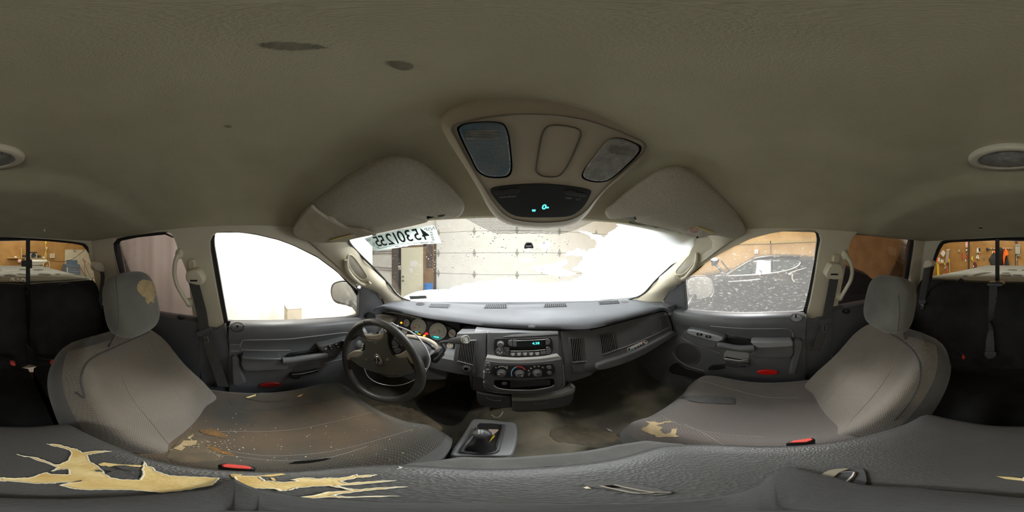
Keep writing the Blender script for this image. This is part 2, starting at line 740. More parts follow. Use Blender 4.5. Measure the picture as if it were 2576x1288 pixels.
NU, NV = 56, 76
rows = []
for j in range(NV+1):
    t = j/NV
    r = []
    for i in range(NU+1):
        u = -1+2*i/NU
        x = CX+.70*u
        yh = .56-.17*u*u
        yr = -1.065+.06*u*u
        y = yr+(yh-yr)*t
        r.append(V((x, y, roof_z(x, y))))
    rows.append(r)
HL = MB().loft(rows).build('ceiling', HEAD, smooth=60)
struct(HL)['label'] = 'taupe cloth headliner stained in places'
md = HL.modifiers.new('thick', 'SOLIDIFY')
md.thickness = .02
md.offset = 1.0
STAIN = mat('headliner_stain', (.17, .15, .11), .95, (.29, .26, .19), 40, .3, 500)
drape('stain', jag(cr([(655, 112), (720, 106), (790, 112), (828, 120), (770, 125), (700, 124)], 3), 3, 2, 3), [HL], STAIN, HL, .0012, 8)
drape('stain', cr([(975, 158), (1003, 155), (1040, 165), (1028, 176), (1000, 174)], 3), [HL], STAIN, HL, .0012, 6)
drape('stain', cr([(562, 315), (578, 314), (584, 319), (570, 321)], 2), [HL], STAIN, HL, .0012, 4)

# outer roof skin over it
mb = MB()
rows = []
for j in range(9):
    t = j/8
    y = -1.14+t*1.66
    r = []
    for i in range(13):
        u = -1+2*i/12
        x = CX+.78*u
        z = .345-.10*abs(u)**3 - .13*max(0, (t-.72)/.28)**2 - .07*max(0, (.2-t)/.2)**2
        r.append(V((x, y, z)))
    r = [V((r[0].x, y, .135-(.05*(t > .9)))) if False else V((CX-.80, y, .150))]+r+[V((CX+.80, y, .150))]
    rows.append(r)
mb.loft(rows)
mb.slab([(-.76, -1.14, .145), (-.76, -1.14, .30), (.83, -1.14, .30), (.83, -1.14, .145)], (0, -.02, 0))
struct(mb.build('roof', BLACK))

# side trims (B and C pillars with the rail over the windows)
BL = [(561.6, 819), (550, 763), (538, 698), (527, 632), (526, 609), (532, 595), (545, 585), (580, 583), (640, 588), (700, 602), (740, 617), (800, 646), (850, 683), (893, 724)]
BR = [(2029, 800), (2040, 757), (2051, 700), (2060, 640), (2067, 605), (2063, 590), (2053, 580), (2035, 577), (1980, 581), (1940, 587), (1890, 600), (1845, 621), (1800, 645), (1760, 672), (1728, 700)]
WL3 = cr([(283, 606), (300, 598), (345, 590), (418, 583), (438, 600), (449, 632), (462, 665), (474, 700), (480, 760), (480, 812), (400, 800), (318, 780), (300, 690)], 3)
Z6 = crop(2050, 540, 526, 1303)
WR3 = cr(Z6((205, 250), (225, 160), (300, 95), (470, 112), (600, 130), (625, 160), (600, 380), (560, 520), (270, 570), (150, 590), (160, 480), (190, 330)), 3)


def side(pl, edge, hole, name, sgn):
    front = [pl.at(*p) for p in edge]
    outer = [yz(pl, -1.09, -.40), yz(pl, -.14, -.40) if False else yz(pl, front[0].y-.002, -.40)]+front
    e = front[-1]
    outer += [yz(pl, e.y+.02, e.z+.05), yz(pl, .30, .135), yz(pl, -1.06, .135)]
    o = sheet(outer, [[pl.at(*p) for p in hole]], pl.n*-.035, name, BEIGE)
    return struct(o)


WLEFT = side(PLL, BL, WL3, 'wall_left', 1)
WRIGHT = side(PLR, BR, WR3, 'wall_right', -1)
WLEFT['label'] = 'driver side pillar trim, beige over dark plastic'
WRIGHT['label'] = 'passenger side pillar trim, beige over dark plastic'
# dark lower side trim below the beige pillar
for sx, pl, o, LP in ((-1, PLL, WLEFT, [(479, 818), (529, 827), (547, 829), (562, 820), (566, 816), (590, 960), (600, 1040), (520, 1040), (500, 900)]),
                      (1, PLR, WRIGHT, [(2031, 800), (2048, 806), (2061, 801), (2112, 793), (2100, 900), (2060, 1020), (2010, 1030), (2022, 900)])):
    q = PX(-.725 if sx < 0 else .805)
    MB().slab([q.at(*p) for p in LP], q.n*-.03).build('lower_pillar_trim', DARK, o, bevel=.003)
mb = MB()
mb.box((-.80, -.02, -.68), (.03, 2.2, .62))
struct(mb.build('trim_3', MATTE))['label'] = 'dark sheet metal behind the driver side panels'
mb = MB()
mb.box((.875, -.02, -.68), (.03, 2.2, .62))
struct(mb.build('trim_4', MATTE))['label'] = 'dark sheet metal behind the passenger side panels'
# thin body panels outside, between the sills and the rail pillars' thickness
# rear wall
RO = cr([(2333, 716), (2338, 685), (2349, 645), (2361, 616), (2376, 604), (2440, 601), (2500, 598), (2576, 596), (2646, 599), (2716, 603), (2783, 611), (2798, 620), (2806, 650), (2822, 700), (2826, 718), (2818, 727), (2700, 731), (2576, 731), (2450, 731), (2345, 725)], 2)
outer = [V((-.78, PRW.at(0, 700).y, 0))]*0
def rw(x, z):
    y = (PRW.p.dot(PRW.n)-PRW.n.z*z)/PRW.n.y
    return V((x, y, z))
o = sheet([rw(-.76, -.97), rw(.86, -.97), rw(.86, .14), rw(-.76, .14)], [[PRW.at(*p) for p in RO]], PRW.n*-.03, 'wall_rear', BEIGE)
struct(o)['label'] = 'beige back wall of the cab around the sliding window'

# windshield surface
def wsurf(u, t):
    B = V((CX+.755*u, 1.055-.215*u*u, -.300-.01*u*u))
    T = V((CX+.655*u, .562-.195*u*u, .146-.052*u*u))
    p = B.lerp(T, t)
    return p+V((0, .10, .12)).normalized()*(.018*4*t*(1-t))
rows = [[wsurf(-1.12+2.24*i/18, -.03+1.06*j/10) for i in range(19)] for j in range(11)]
GL_F = glass('windshield_glass', (.90, .93, .92), .05, (.85, .85, .82), 120, .22, .62, .8, haze=.015)
GL_D = glass('driver_glass', (.92, .94, .93), .05, (.80, .78, .70), 24, .25, .5, .8, haze=.06)
GL_P = glass('passenger_glass', (.84, .86, .86), .06, (.80, .80, .77), 95, .55, .56, .76, (1, .5, 1.4), haze=.17)
GL_T = glass('privacy_glass', (.165, .137, .132), .05)
GL_R = glass('rear_glass', (.55, .53, .46), .04)
WS = MB().loft(rows).build('window_1', GL_F)
struct(WS)['label'] = 'wet windshield half covered in snow'

# A pillars
def apillar(name, ws, de, y0, y1, pl, lab):
    n = 12
    A = cr(ws, 4, False)
    D = cr(de, 4, False)
    A = [A[round(i*(len(A)-1)/n)] for i in range(n+1)]
    D = [D[round(i*(len(D)-1)/n)] for i in range(n+1)]
    rows = []
    q = pl.off(.012)
    for i in range(n+1):
        t = i/n
        a = on(*A[i], y=y0+(y1-y0)*t)
        b = q.at(*D[i])
        r = []
        inn = (V((CX, 0, -.1))-(a+b)/2).normalized()
        out = -inn
        for k in range(9):
            s = k/8
            r.append(a.lerp(b, s)+inn*(.026*math.sin(PI*s)))
        r.append(b+out*.05)
        r.append((a+b)/2+out*.05)
        r.append(a+out*.02+V((0, .01, 0)))
        rows.append(r)
    o = MB().loft(rows, True, True, True).build(name, BEIGE, smooth=50)
    struct(o)['label'] = lab
    return o
AL = apillar('trim_1', [(852, 566), (868, 588), (882, 615), (913, 648), (945, 679), (978, 715), (996, 738), (1012, 750), (1032, 757)],
             [(765, 596), (790, 618), (807, 633), (843, 664), (878, 696), (903, 717), (930, 728), (952, 741), (966, 760), (968, 775)],   .27, .90, PLL, 'beige pillar beside the windshield on the driver side')
AR = apillar('trim_2', [(1776, 564), (1764, 584), (1752, 599), (1721, 637), (1686, 671), (1650, 705), (1625, 733), (1606, 746), (1580, 754)],
             [(1856, 594), (1832, 612), (1812, 624), (1775, 653), (1750, 671), (1727, 694), (1712, 714), (1690, 725), (1671, 749), (1662, 775)], .24, .84, PLR, 'beige pillar beside the windshield on the passenger side')
# moulded grip on each A pillar
for o, P, H in ((AL, [(874, 648), (880, 641), (892, 650), (905, 668), (919, 688), (922, 697), (910, 703), (893, 690), (880, 672)], [(868, 652), (872, 672), (886, 692), (902, 706), (921, 714), (930, 708)]),
                (AR, [(1749, 636), (1752, 645), (1744, 662), (1732, 678), (1716, 690), (1703, 690), (1702, 681), (1714, 667), (1730, 648), (1742, 637)], [(1757, 640), (1756, 656), (1745, 676), (1730, 692), (1712, 700), (1700, 696)])):
    GR = mat('grip_pocket', (.36, .33, .27), .6)  # darker beige paints the shade of a recess on the pillar surface
    drape('grip_pocket', cr(P, 3), [o], GR, o, .0015, 6)
    seam('grip_rim', P, [o], BEIGE, o, .004, .002, 3, True)
    pts = []
    for q in cr(H, 4, False):
        h = hit(q[0], q[1], [o], .012)
        if h: pts.append(h[0])
    if len(pts) > 3:
        MB().tube(pts, [.010]*len(pts), 10).build('grip_bar', BEIGE, o)

# black line of the windshield gasket along the pillars
for o, ws, y0, y1 in ((AL, [(876, 604), (882, 615), (913, 648), (945, 679), (978, 715), (996, 738), (1012, 750), (1032, 757)], .35, .90),
                      (AR, [(1754, 597), (1752, 599), (1721, 637), (1686, 671), (1650, 705), (1625, 733), (1606, 746), (1580, 754)], .32, .84)):
    A = cr(ws, 4, False)
    MB().tube([on(p[0], p[1], y=y0+(y1-y0)*i/(len(A)-1)-.006) for i, p in enumerate(A)], .0055, 6).build('gasket', RUBBER, o)

# floor with the transmission tunnel and the toe board
def floor_z(x, y):
    z = -.985
    k = math.exp(-((x-CX)/.155)**4)
    z += .145*k*(1+.35*sstep(.35, .75, y))
    z += .55*sstep(.62, 1.25, y)
    # footwell hollows stay dark because they are deep
    return z
rows = [[V((-.80+1.68*i/44, -1.12+2.15*j/50, floor_z(-.80+1.68*i/44, -1.12+2.15*j/50))) for i in range(45)] for j in range(51)]
FL = MB().loft(rows).build('floor', CARPET, smooth=60)
struct(FL)['label'] = 'dirty grey carpet over the floor and tunnel'
md = FL.modifiers.new('thick', 'SOLIDIFY')
md.thickness = .03
md.offset = -1
WORN = [(935, 1026), (975, 1020), (1020, 1024), (1062, 1040), (1105, 1068), (1112, 1082), (1080, 1092), (1040, 1082), (1000, 1062), (960, 1046)]
drape('worn_carpet', jag(cr(WORN, 2), 3, 2), [FL], CARPD, FL, .002, 9)
drape('worn_carpet', jag(cr([(1385, 1085), (1420, 1070), (1470, 1075), (1540, 1088), (1560, 1105), (1500, 1118), (1430, 1115), (1390, 1105)], 2), 3, 2, 4), [FL], mat('rusty_dust', (.19, .15, .105), .98, (.14, .125, .095), 30, .6, 400, spec=.05), FL, .002, 9)
drape('floor_mat', cr([(1048, 1012), (1090, 985), (1150, 962), (1200, 968), (1192, 1010), (1160, 1062), (1120, 1070), (1075, 1045)], 2), [FL], MATF, FL, .006, 9)
seam('litter_scrap', [(1238, 1044), (1246, 1050), (1256, 1050), (1263, 1042), (1266, 1036)], [FL], GREYT, FL, .003, .003)
for k_, P in enumerate(([(1525, 1078), (1536, 1082), (1541, 1087), (1530, 1084)],)):
    drape('litter_scrap', P, [FL], GREYT, FL, .006, 3)
o = MB().box((.04, 1.06, -.68), (1.72, .03, .66)).build('wall_front', MATTE)
struct(o)['label'] = 'dark firewall under the dashboard'

# ------------------------------------------------------------------ doors
def outline_ring(pl, outer, inner, d):
    """frame between two outlines of unlike point counts, resampled"""
    def resamp(P, n):
        P = [V(p) for p in P]
        L = [0]
        for i in range(len(P)):
            L.append(L[-1]+(P[(i+1) % len(P)]-P[i]).length)
        out = []
        for k in range(n):
            s = L[-1]*k/n
            for i in range(len(P)):
                if L[i] <= s <= L[i+1]:
                    t = (s-L[i])/max(1e-9, L[i+1]-L[i])
                    out.append(P[i].lerp(P[(i+1) % len(P)], t))
                    break
        return out
    n = 72
    a = resamp(outer, n)
    b = resamp(inner, n)
    # align start
    k0 = min(range(n), key=lambda k: (b[k]-a[0]).length)
    b = b[k0:]+b[:k0]
    mb = MB()
    mb.loft([a, b, [p+d for p in b], [p+d for p in a], a], True)
    return mb


def front_door(name, lab, pl, xs, sgn, wout, win, sillpx, sail, yr, yf):
    """xs: x of the flat panel face; sgn +1 driver side (inside is +x)"""
    root = bpy.data.objects.new(name, None)
    _link(root, None, (xs, yr, -.98))
    root['kind'] = 'structure'
    root['label'] = lab
    px = PX(xs)
    g = pl.off(-.022)
    GM = GL_D if sgn > 0 else GL_P
    pane = MB()
    wi = [g.at(*p) for p in win]
    c = sum(wi, V())/len(wi)
    pane.add([c+(p-c)*1.03 for p in wi], [tuple(range(len(wi)))])
    pane.build('pane', GM, root, smooth=0)
    outline_ring(g, [g.at(*p) for p in wout], wi, pl.n*-.012).build('window_seal', RUBBER, root, smooth=30)
    # panel: profile swept along the door; sill line falls with the traced edge
    S2 = [pl.off(-.012).at(*p) for p in sillpx]
    S2.sort(key=lambda p: p.y)
    def sill(y):
        for a, b in zip(S2, S2[1:]):
            if a.y <= y <= b.y:
                return a.z+(b.z-a.z)*(y-a.y)/(b.y-a.y)
        return S2[0].z if y < S2[0].y else S2[-1].z
    rows = []
    for j in range(25):
        y = yr+(yf-yr)*j/24
        zs = sill(y)
        x0 = xs
        prof = [(-.055, 0), (-.03, .002), (-.006, -.004), (.006, -.018), (.010, -.045), (.004, -.085), (-.004, -.10), (-.006, -.13), (-.006, -.19), (.0, -.20), (.004, -.26), (0, -.32), (-.004, -.42), (-.01, -.68), (-.055, -.68)]
        rows.append([V((x0+sgn*a, y, zs+b)) for a, b in prof])
    mb = MB().loft(rows, True, True, True)
    panel = mb.build('door_panel', DARK, root, smooth=50)
    # sail panel in the corner by the mirror
    q = pl.off(.004)
    sp = MB().slab([q.at(*p) for p in sail], q.n*-.03).build('sail_panel', DARK, root, bevel=.003)
    return root, panel, sill


SL = [(566, 816), (575, 809), (640, 808), (720, 807), (800, 804), (860, 799), (905, 797), (960, 790)]
WIN_L = [(540, 586), (600, 585), (640, 590), (700, 604), (740, 619), (800, 649), (850, 686), (885, 723), (903, 752), (903, 795), (860, 799), (800, 803), (720, 807), (640, 808), (573, 808), (560, 735), (547, 660), (538, 610)]
WOUT_L = [(528, 596), (545, 583), (600, 582), (640, 586), (700, 600), (740, 614), (800, 644), (850, 680), (890, 718), (912, 750), (910, 799), (860, 804), (800, 808), (720, 812), (640, 813), (562, 822), (548, 740), (534, 665), (524, 612)]
D1, D1P, sillL = front_door('door_1', 'driver door: dark panel under a fogged white window', PLL, -.705, 1, WOUT_L, WIN_L, SL,
                            [(905, 728), (912, 722), (946, 735), (968, 760), (975, 800), (903, 806)], -.118, .92)
Z1 = crop(1700, 570, 380, 2128)
SR = Z1((140, 1165), (500, 1205), (900, 1225), (1300, 1215), (1780, 1195), (1850, 1230))
WIN_R = Z1((110, 770), (330, 600), (500, 430), (700, 300), (900, 200), (1200, 115), (1500, 70), (1750, 52), (1920, 50), (1975, 85), (1995, 150), (1950, 480), (1870, 900), (1795, 1190), (1300, 1212), (900, 1220), (500, 1200), (145, 1165))
WOUT_R = Z1((90, 760), (310, 580), (480, 410), (680, 280), (890, 180), (1195, 98), (1500, 55), (1750, 40), (1930, 35), (2010, 70), (2052, 160), (2010, 480), (1935, 900), (1850, 1240), (1300, 1240), (900, 1250), (500, 1230), (110, 1190))
D2, D2P, sillR = front_door('door_2', 'passenger door: dark panel under a dirty clear window', PLR, .785, -1, WOUT_R, WIN_R, SR,
                            Z1((-170, 1010), (0, 850), (60, 790), (110, 770), (145, 1180), (130, 1200), (-150, 1190)), -.185, .88)


def pxslab(name, pts, pl, h, m, root, bevel=.004, k=1, base=.004, label=None, inset=0):
    P = cr(pts, k) if k > 1 else pts
    a = [pl.off(h).at(*p) for p in P]      # outline measured where the front face stands
    return MB().slab(a, pl.n*-(h+base), 0).build(name, m, root, bevel=bevel, label=label)


PD2 = PX(.785)
ZD = crop(1680, 820, 360, 2576)
# passenger door furniture (picture traced on planes at their own distance)
pxslab('armrest', ZD((1480, 300), (1560, 285), (2240, 275), (2265, 300), (2275, 480), (2230, 570), (2150, 585), (1620, 580), (1500, 560), (1470, 500), (1540, 480), (1600, 400)), PD2, .040, DARK, D2, .008)
pxslab('armrest_end', ZD((2262, 280), (2410, 265), (2438, 300), (2430, 420), (2400, 520), (2350, 700), (2300, 880), (2180, 885), (2230, 600), (2275, 500)), PD2, .036, DARK, D2, .008)
pxslab('armrest_cap', ZD((1480, 295), (1560, 285), (2250, 275), (2262, 350), (2250, 375), (1610, 400), (1545, 350)), PD2, .052, LIGHTPL, D2, .006)  # lighter plastic paints the window light on the armrest top
mb = MB()
pts = []
for q in cr(ZD((900, 345), (1000, 355), (1150, 385), (1300, 405), (1450, 405), (1560, 400)), 4, False):
    pts.append(PD2.off(.05).at(*q))
mb.tube(pts, .016, 10, up=(0, 0, 1), flat=1.15)
mb.build('pull_handle', DARK, D2)
pxslab('pull_pocket', ZD((1040, 190), (1460, 240), (1480, 300), (1420, 330), (1250, 335), (1080, 300), (1010, 240)), PD2, .007, BLACK, D2, .003, 2)
pod = pxslab('switch_pod', ZD((335, 75), (400, 60), (700, 120), (990, 205), (1020, 240), (1000, 280), (880, 330), (860, 400), (700, 390), (500, 330), (330, 250), (250, 170)), PD2, .042, DARK, D2, .008, 2)
pxslab('switch_plate', ZD((350, 85), (420, 78), (700, 140), (985, 225), (940, 270), (870, 285), (700, 245), (480, 180), (350, 130)), PD2, .052, LIGHTPL, D2, .003, 2, base=-.03)
for cxx, cyy in ((565, 152), (725, 195)):
    s = pxslab('window_switch', ZD(*rr(cxx, cyy, 105, 52, 26, 4, .12)), PD2, .055, BLACK, D2, .001, base=-.045)
    pxslab('switch_rocker', ZD(*rr(cxx+5, cyy+4, 48, 40, 8, 3, .12)), PD2, .060, GREYT if False else DARK2, s, .001, base=-.05)
seam('crease_highlight', ZD((240, 180), (300, 240), (500, 330), (700, 400), (940, 490)), [D2P], LIGHTPL, D2, .0024, .0006)  # lighter tubes paint the thin highlights along the panel creases
seam('crease_highlight', ZD((760, 0), (1100, 30), (1500, 48), (2000, 45), (2150, 50), (2220, 80), (2250, 140), (2255, 270)), [D2P], LIGHTPL, D2, .0026, .001)
seam('crease_highlight', ZD((1460, 245), (1700, 245), (2000, 240), (2240, 235)), [D2P], LIGHTPL, D2, .003, .001)
seam('crease_highlight', ZD((80, 480), (130, 560), (250, 660), (400, 740), (650, 800)), [D2P], LIGHTPL, D2, .002, 0)
h = hit(*ZD((355, 490))[0], [D2P])
sg = drape('speaker_grille', ZD(*[(355+215*math.cos(a), 492+180*math.sin(a)+40*math.cos(a)) for a in [2*PI*i/28 for i in range(28)]]), [D2P], mat('speaker_cloth', (.05, .05, .05), .9, None, 1, .8, 900), D2, .003, 8)
seam('grille_ring', ZD(*[(355+222*math.cos(a), 492+187*math.sin(a)+40*math.cos(a)) for a in [2*PI*i/24 for i in range(24)]]), [D2P], DARK2, D2, .0035, .002, 2, True)
pxslab('handle_recess', ZD((1060, 440), (1440, 480), (1470, 500), (1460, 640), (1440, 660), (1000, 590), (1010, 500)), PD2, .009, LIGHTPL, D2, .003)
hd = pxslab('door_handle', ZD((1000, 600), (1030, 585), (1440, 660), (1465, 690), (1450, 730), (1400, 750), (1330, 745), (1300, 710), (1010, 660)), PD2, .030, BLACK, D2, .003)
pxslab('handle_lip', ZD((1010, 590), (1050, 588), (1300, 625), (1420, 600), (1460, 640), (1455, 660), (1300, 655), (1010, 608)), PD2, .034, CHROME, hd, .001, base=-.028)
for i in range(12):
    x, y = 1025+36*i, 622+6.4*i
    pxslab('grip_dot', ZD(*rr(x, y, 14, 7, 3, 2)), PD2, .0315, GREYT, hd, 0, base=-.029)
    pxslab('grip_dot', ZD(*rr(x+14, y+26, 14, 7, 3, 2)), PD2, .0315, GREYT, hd, 0, base=-.029)
pxslab('handle_backing', ZD((1000, 655), (1150, 675), (1310, 705), (1320, 745), (1240, 755), (1180, 748), (1120, 735), (1060, 720), (1000, 690)), PD2, .012, STEEL, D2, .001)
pxslab('lower_pocket_lip', ZD((720, 765), (790, 710), (930, 695), (1000, 700), (1020, 770), (760, 800)), PD2, .006, BLACK, D2, .002, 2)
pxslab('reflector', ZD(*[(1792+192*math.cos(2*PI*i/24), 842+40*math.sin(2*PI*i/24)+6*math.cos(2*PI*i/24)) for i in range(24)]), PD2, .010, RED, D2, .003)
pxslab('map_pocket', ZD((20, 760), (90, 690), (200, 680), (330, 760), (650, 860), (480, 960), (300, 910), (100, 870), (20, 820)), PD2, .007, BLACK, D2, .003, 2)
pxslab('kick_vent', ZD((0, 940), (120, 930), (420, 1000), (430, 1060), (250, 1150), (120, 1120), (30, 1040)), PD2, .010, DARK2, D2, .003, 2)
# lock knob in its oval cup
Z4 = crop(1650, 560, 600, 1680)
drape('knob_cup', Z4(*[(987+42*math.cos(a), 672+27*math.sin(a)) for a in [2*PI*i/20 for i in range(20)]]), [D2P], LIGHTPL, D2, .002, 4)
seam('cup_ring', Z4(*[(987+42*math.cos(a), 672+27*math.sin(a)) for a in [2*PI*i/20 for i in range(20)]]), [D2P], DARK2, D2, .003, .002, 2, True)
h = hit(*Z4((985, 668))[0], [D2P])
if h:
    MB().lathe(h[0]-V((0, 0, .004)), (0, 0, 1), [(.004, 0), (.004, .012), (.0055, .014), (.0045, .022), (0, .023)], 10).build('lock_knob', BLACK, D2)
seam('sail_latch', Z4((134, 590), (140, 600), (165, 600), (172, 590)), [o for o in D2.children if o.name.startswith('sail')], DARK2, D2, .002, .001)

# driver door furniture
PD1 = PX(-.705)
ZE = crop(580, 800, 320, 1963)
pxslab('armrest', ZE((165, 630), (400, 640), (785, 650), (850, 700), (900, 770), (880, 800), (650, 812), (250, 825), (190, 800), (150, 720)), PD1, .040, DARK, D1, .008)
pxslab('armrest_cap', ZE((165, 605), (300, 615), (780, 625), (795, 655), (560, 668), (300, 665), (165, 650)), PD1, .050, DARK2, D1, .005)
pxslab('armrest_end', ZE((10, 610), (120, 615), (135, 640), (140, 760), (200, 900), (240, 1000), (100, 1060), (20, 1020), (10, 750)), PD1, .030, DARK, D1, .008)
pts = [PD1.off(.048).at(*q) for q in cr(ZE((800, 660), (950, 650), (1150, 620), (1330, 595), (1480, 575)), 4, False)]
MB().tube(pts, .016, 10, up=(0, 0, 1), flat=1.15).build('pull_handle', DARK, D1)
pxslab('pull_pocket', ZE((890, 585), (940, 550), (1270, 510), (1350, 480), (1370, 520), (1320, 550), (1100, 590), (930, 595)), PD1, .008, BLACK, D1, .002, 2)
pod = pxslab('switch_pod', ZE((1360, 470), (1390, 435), (1560, 390), (1800, 325), (1870, 330), (1840, 470), (1760, 560), (1500, 590), (1480, 570), (1420, 530)), PD1, .042, DARK, D1, .006, 2)
pxslab('switch_plate', ZE((1380, 470), (1420, 435), (1560, 400), (1780, 340), (1790, 470), (1720, 490), (1500, 530), (1440, 520)), PD1, .050, DARK2, D1, .003, 2, base=-.035)
for cxx, cyy in ((1540, 440), (1560, 475), (1635, 412), (1662, 450), (1740, 428)):
    s = pxslab('window_switch', ZE(*rr(cxx, cyy, 62, 36, 8, 3, -.2)), PD1, .055, BLACK, D1, .001, base=-.045)
    pxslab('switch_rocker', ZE(*rr(cxx, cyy-2, 26, 12, 4, 2, -.2)), PD1, .0575, GREYT, s, 0, base=-.053)
pxslab('mirror_dial', ZE(*[(1730+38*math.cos(a), 382+24*math.sin(a)) for a in [2*PI*i/18 for i in range(18)]]), PD1, .056, BLACK, D1, .002, base=-.045)
pxslab('lock_switch', ZE(*rr(1475, 478, 34, 20, 10, 3, -.2)), PD1, .0535, GREYT, D1, .001, base=-.048)
seam('crease_highlight', ZE((145, 440), (165, 380), (210, 340), (500, 335), (900, 322), (1200, 290), (1500, 255), (1700, 230), (1830, 225)), [D1P], LIGHTPL, D1, .0026, .001)  # highlights on the driver panel creases, painted as lighter tubes
seam('crease_highlight', ZE((165, 490), (500, 497), (925, 498)), [D1P], LIGHTPL, D1, .0022, .0006)
seam('crease_highlight', ZE((1430, 705), (1600, 660), (1740, 625)), [D1P], LIGHTPL, D1, .0018, .0006)
seam('crease_highlight', ZE((0, 408), (140, 412)), [D1P], LIGHTPL, D1, .0018, .0006)
seam('crease_highlight', ZE((10, 510), (130, 512)), [D1P], LIGHTPL, D1, .0018, .0006)
pxslab('handle_recess', ZE((960, 760), (1010, 720), (1250, 675), (1370, 690), (1380, 760), (1200, 830), (980, 860)), PD1, .007, DARK2, D1, .003)
hd = pxslab('door_handle', ZE((920, 900), (950, 872), (1100, 860), (1350, 805), (1370, 830), (1200, 880), (1090, 905), (1060, 945), (980, 950), (935, 935)), PD1, .028, BLACK, D1, .003)
pxslab('handle_lip', ZE((945, 872), (1100, 858), (1350, 803), (1352, 812), (1100, 872), (950, 882)), PD1, .031, STEEL, hd, .001, base=-.026)
for i in range(5):
    pxslab('grip_dot', ZE(*rr(985+40*i, 905-7*i, 16, 8, 3, 2)), PD1, .0295, DARK2, hd, 0, base=-.027)
pxslab('reflector', ZE(*[(620+178*math.cos(2*PI*i/24), 1037+34*math.sin(2*PI*i/24)-9*math.cos(2*PI*i/24)) for i in range(24)]), PD1, .008, REDD, D1, .003)
Z3 = crop(500, 560, 600, 1680)
drape('knob_cup', Z3(*[(274+46*math.cos(a), 737+30*math.sin(a)) for a in [2*PI*i/20 for i in range(20)]]), [D1P], DARK2, D1, .002, 4)
seam('cup_ring', Z3(*[(274+46*math.cos(a), 737+30*math.sin(a)) for a in [2*PI*i/20 for i in range(20)]]), [D1P], BLACK, D1, .0025, .002, 2, True)
h = hit(*Z3((273, 735))[0], [D1P])
if h:
    MB().lathe(h[0]-V((0, 0, .006)), (0, 0, 1), [(.004, 0), (.004, .008), (.005, .010), (.004, .018), (0, .019)], 10).build('lock_knob', BLACK, D1)
seam('sail_latch', Z3((1170, 635), (1165, 645), (1195, 645), (1200, 637)), [o for o in D1.children if o.name.startswith('sail')], DARK2, D1, .002, .001)

# outside mirrors, carried by the doors
MIRG = mat('mirror_glass', (.50, .50, .47), .22, (.40, .40, .38), 30, metal=.55)
MIRC = mat('chrome_mirror_shell', (.62, .63, .64), .18, metal=.9)
MIRW = mat('pale_mirror_glass', (.62, .63, .62), .35, (.52, .53, .52), 30, metal=.2)  # pale grey paints a bright reflection into the passenger mirror
def mirror(root, shell, glas, depth, shellm, pl):
    P = [pl.at(*p) for p in cr(shell, 3)]
    G = [pl.off(.006).at(*p) for p in cr(glas, 3)]
    c = sum(P, V())/len(P)
    n = pl.n
    mid = [c+(p-c)*1.06-n*depth*.45 for p in P]
    bk = [c+(p-c)*.72-n*depth for p in P]
    m = MB().loft([[c+(p-c)*.93-n*.008 for p in P], P, mid, bk], True, True, True).build('side_mirror', shellm, root)
    MB().slab(G, n*-.012).build('mirror_glass', MIRG if shellm is BLACK else MIRW, m, bevel=.001)
    s = c-n*depth*.5
    MB().tube([s+V((0, 0, -.03)), s.lerp(V((root.location.x, s.y-.03, -.36)), .6)+V((0, 0, -.05)), V((root.location.x, s.y-.04, -.37))], .03, 10).build('mirror_arm', BLACK, m)
c = ray(866, 742)*1.18
mirror(D1, [(832, 738), (836, 715), (855, 707), (880, 708), (897, 718), (903, 745), (899, 775), (870, 768), (842, 760)], [(835, 738), (839, 718), (856, 711), (880, 712), (893, 722), (898, 745), (893, 769), (868, 763), (844, 756)], .12, BLACK, PL(c, (.55, -.80, .05)))
c = ray(1763, 725)*1.22
mirror(D2, Z1((150, 800), (170, 730), (250, 700), (420, 700), (500, 740), (540, 840), (530, 950), (460, 1010), (300, 1035), (200, 1010), (165, 900)), Z1((170, 830), (190, 760), (260, 722), (420, 712), (495, 760), (520, 850), (505, 940), (430, 1000), (300, 1025), (210, 990), (178, 900)), .12, MIRC, PL(c, (-.62, -.76, .05)))

# rear doors: tinted window, dark sill, lock knob, door panel below
def rear_door(name, lab, pl, xs, sgn, win, edge, sill, knob, y0, y1):
    root = bpy.data.objects.new(name, None)
    _link(root, None, (xs, y0, -.98))
    root['kind'] = 'structure'
    root['label'] = lab
    g = pl.off(-.03)
    P = [g.at(*p) for p in win]
    c = sum(P, V())/len(P)
    MB().add([c+(p-c)*1.08 for p in P], [tuple(range(len(P)))]).build('pane', GL_T, root, smooth=0)
    q = pl.off(-.020)
    pts = [q.at(*p) for p in edge]
    MB().tube(pts, [.024]*4+[.020, .013, .010, .008]+([.004]*(len(pts)-8)), 8, flat=.5).build('window_seal', RUBBER, root)
    S2 = [on(*p, x=xs) for p in sill]
    rows = []
    for s in sorted(S2, key=lambda p: p.y):
        rows.append([V((xs+sgn*a, s.y, s.z+b)) for a, b in [(-.05, 0), (-.015, 0), (0, -.01), (.006, -.04), (0, -.09), (-.004, -.6), (-.05, -.6)]])
    dp = MB().loft(rows, True, True, True).build('door_panel', DARK2, root)
    k = knob
    drape('knob_cup', [(k[0]+11*math.cos(a), k[1]+7*math.sin(a)) for a in [2*PI*i/14 for i in range(14)]], [dp], BLACK, root, .002, 3)
    h = hit(k[0], k[1], [dp])
    if h:
        MB().lathe(h[0], h[1]+V((0, 0, .6)), [(.004, 0), (.004, .008), (.003, .016), (0, .017)], 8).build('lock_knob', DARK2, root)
rear_door('door_3', 'rear driver side door with a pinkish tinted window', PLL, -.705, 1, WL3, [(312, 800), (322, 745), (306, 690), (296, 640), (292, 614), (300, 603), (345, 594), (415, 587), (436, 597)], [(300, 772), (318, 776), (400, 790), (470, 801), (500, 806)], (456, 798), -.9, -.2)
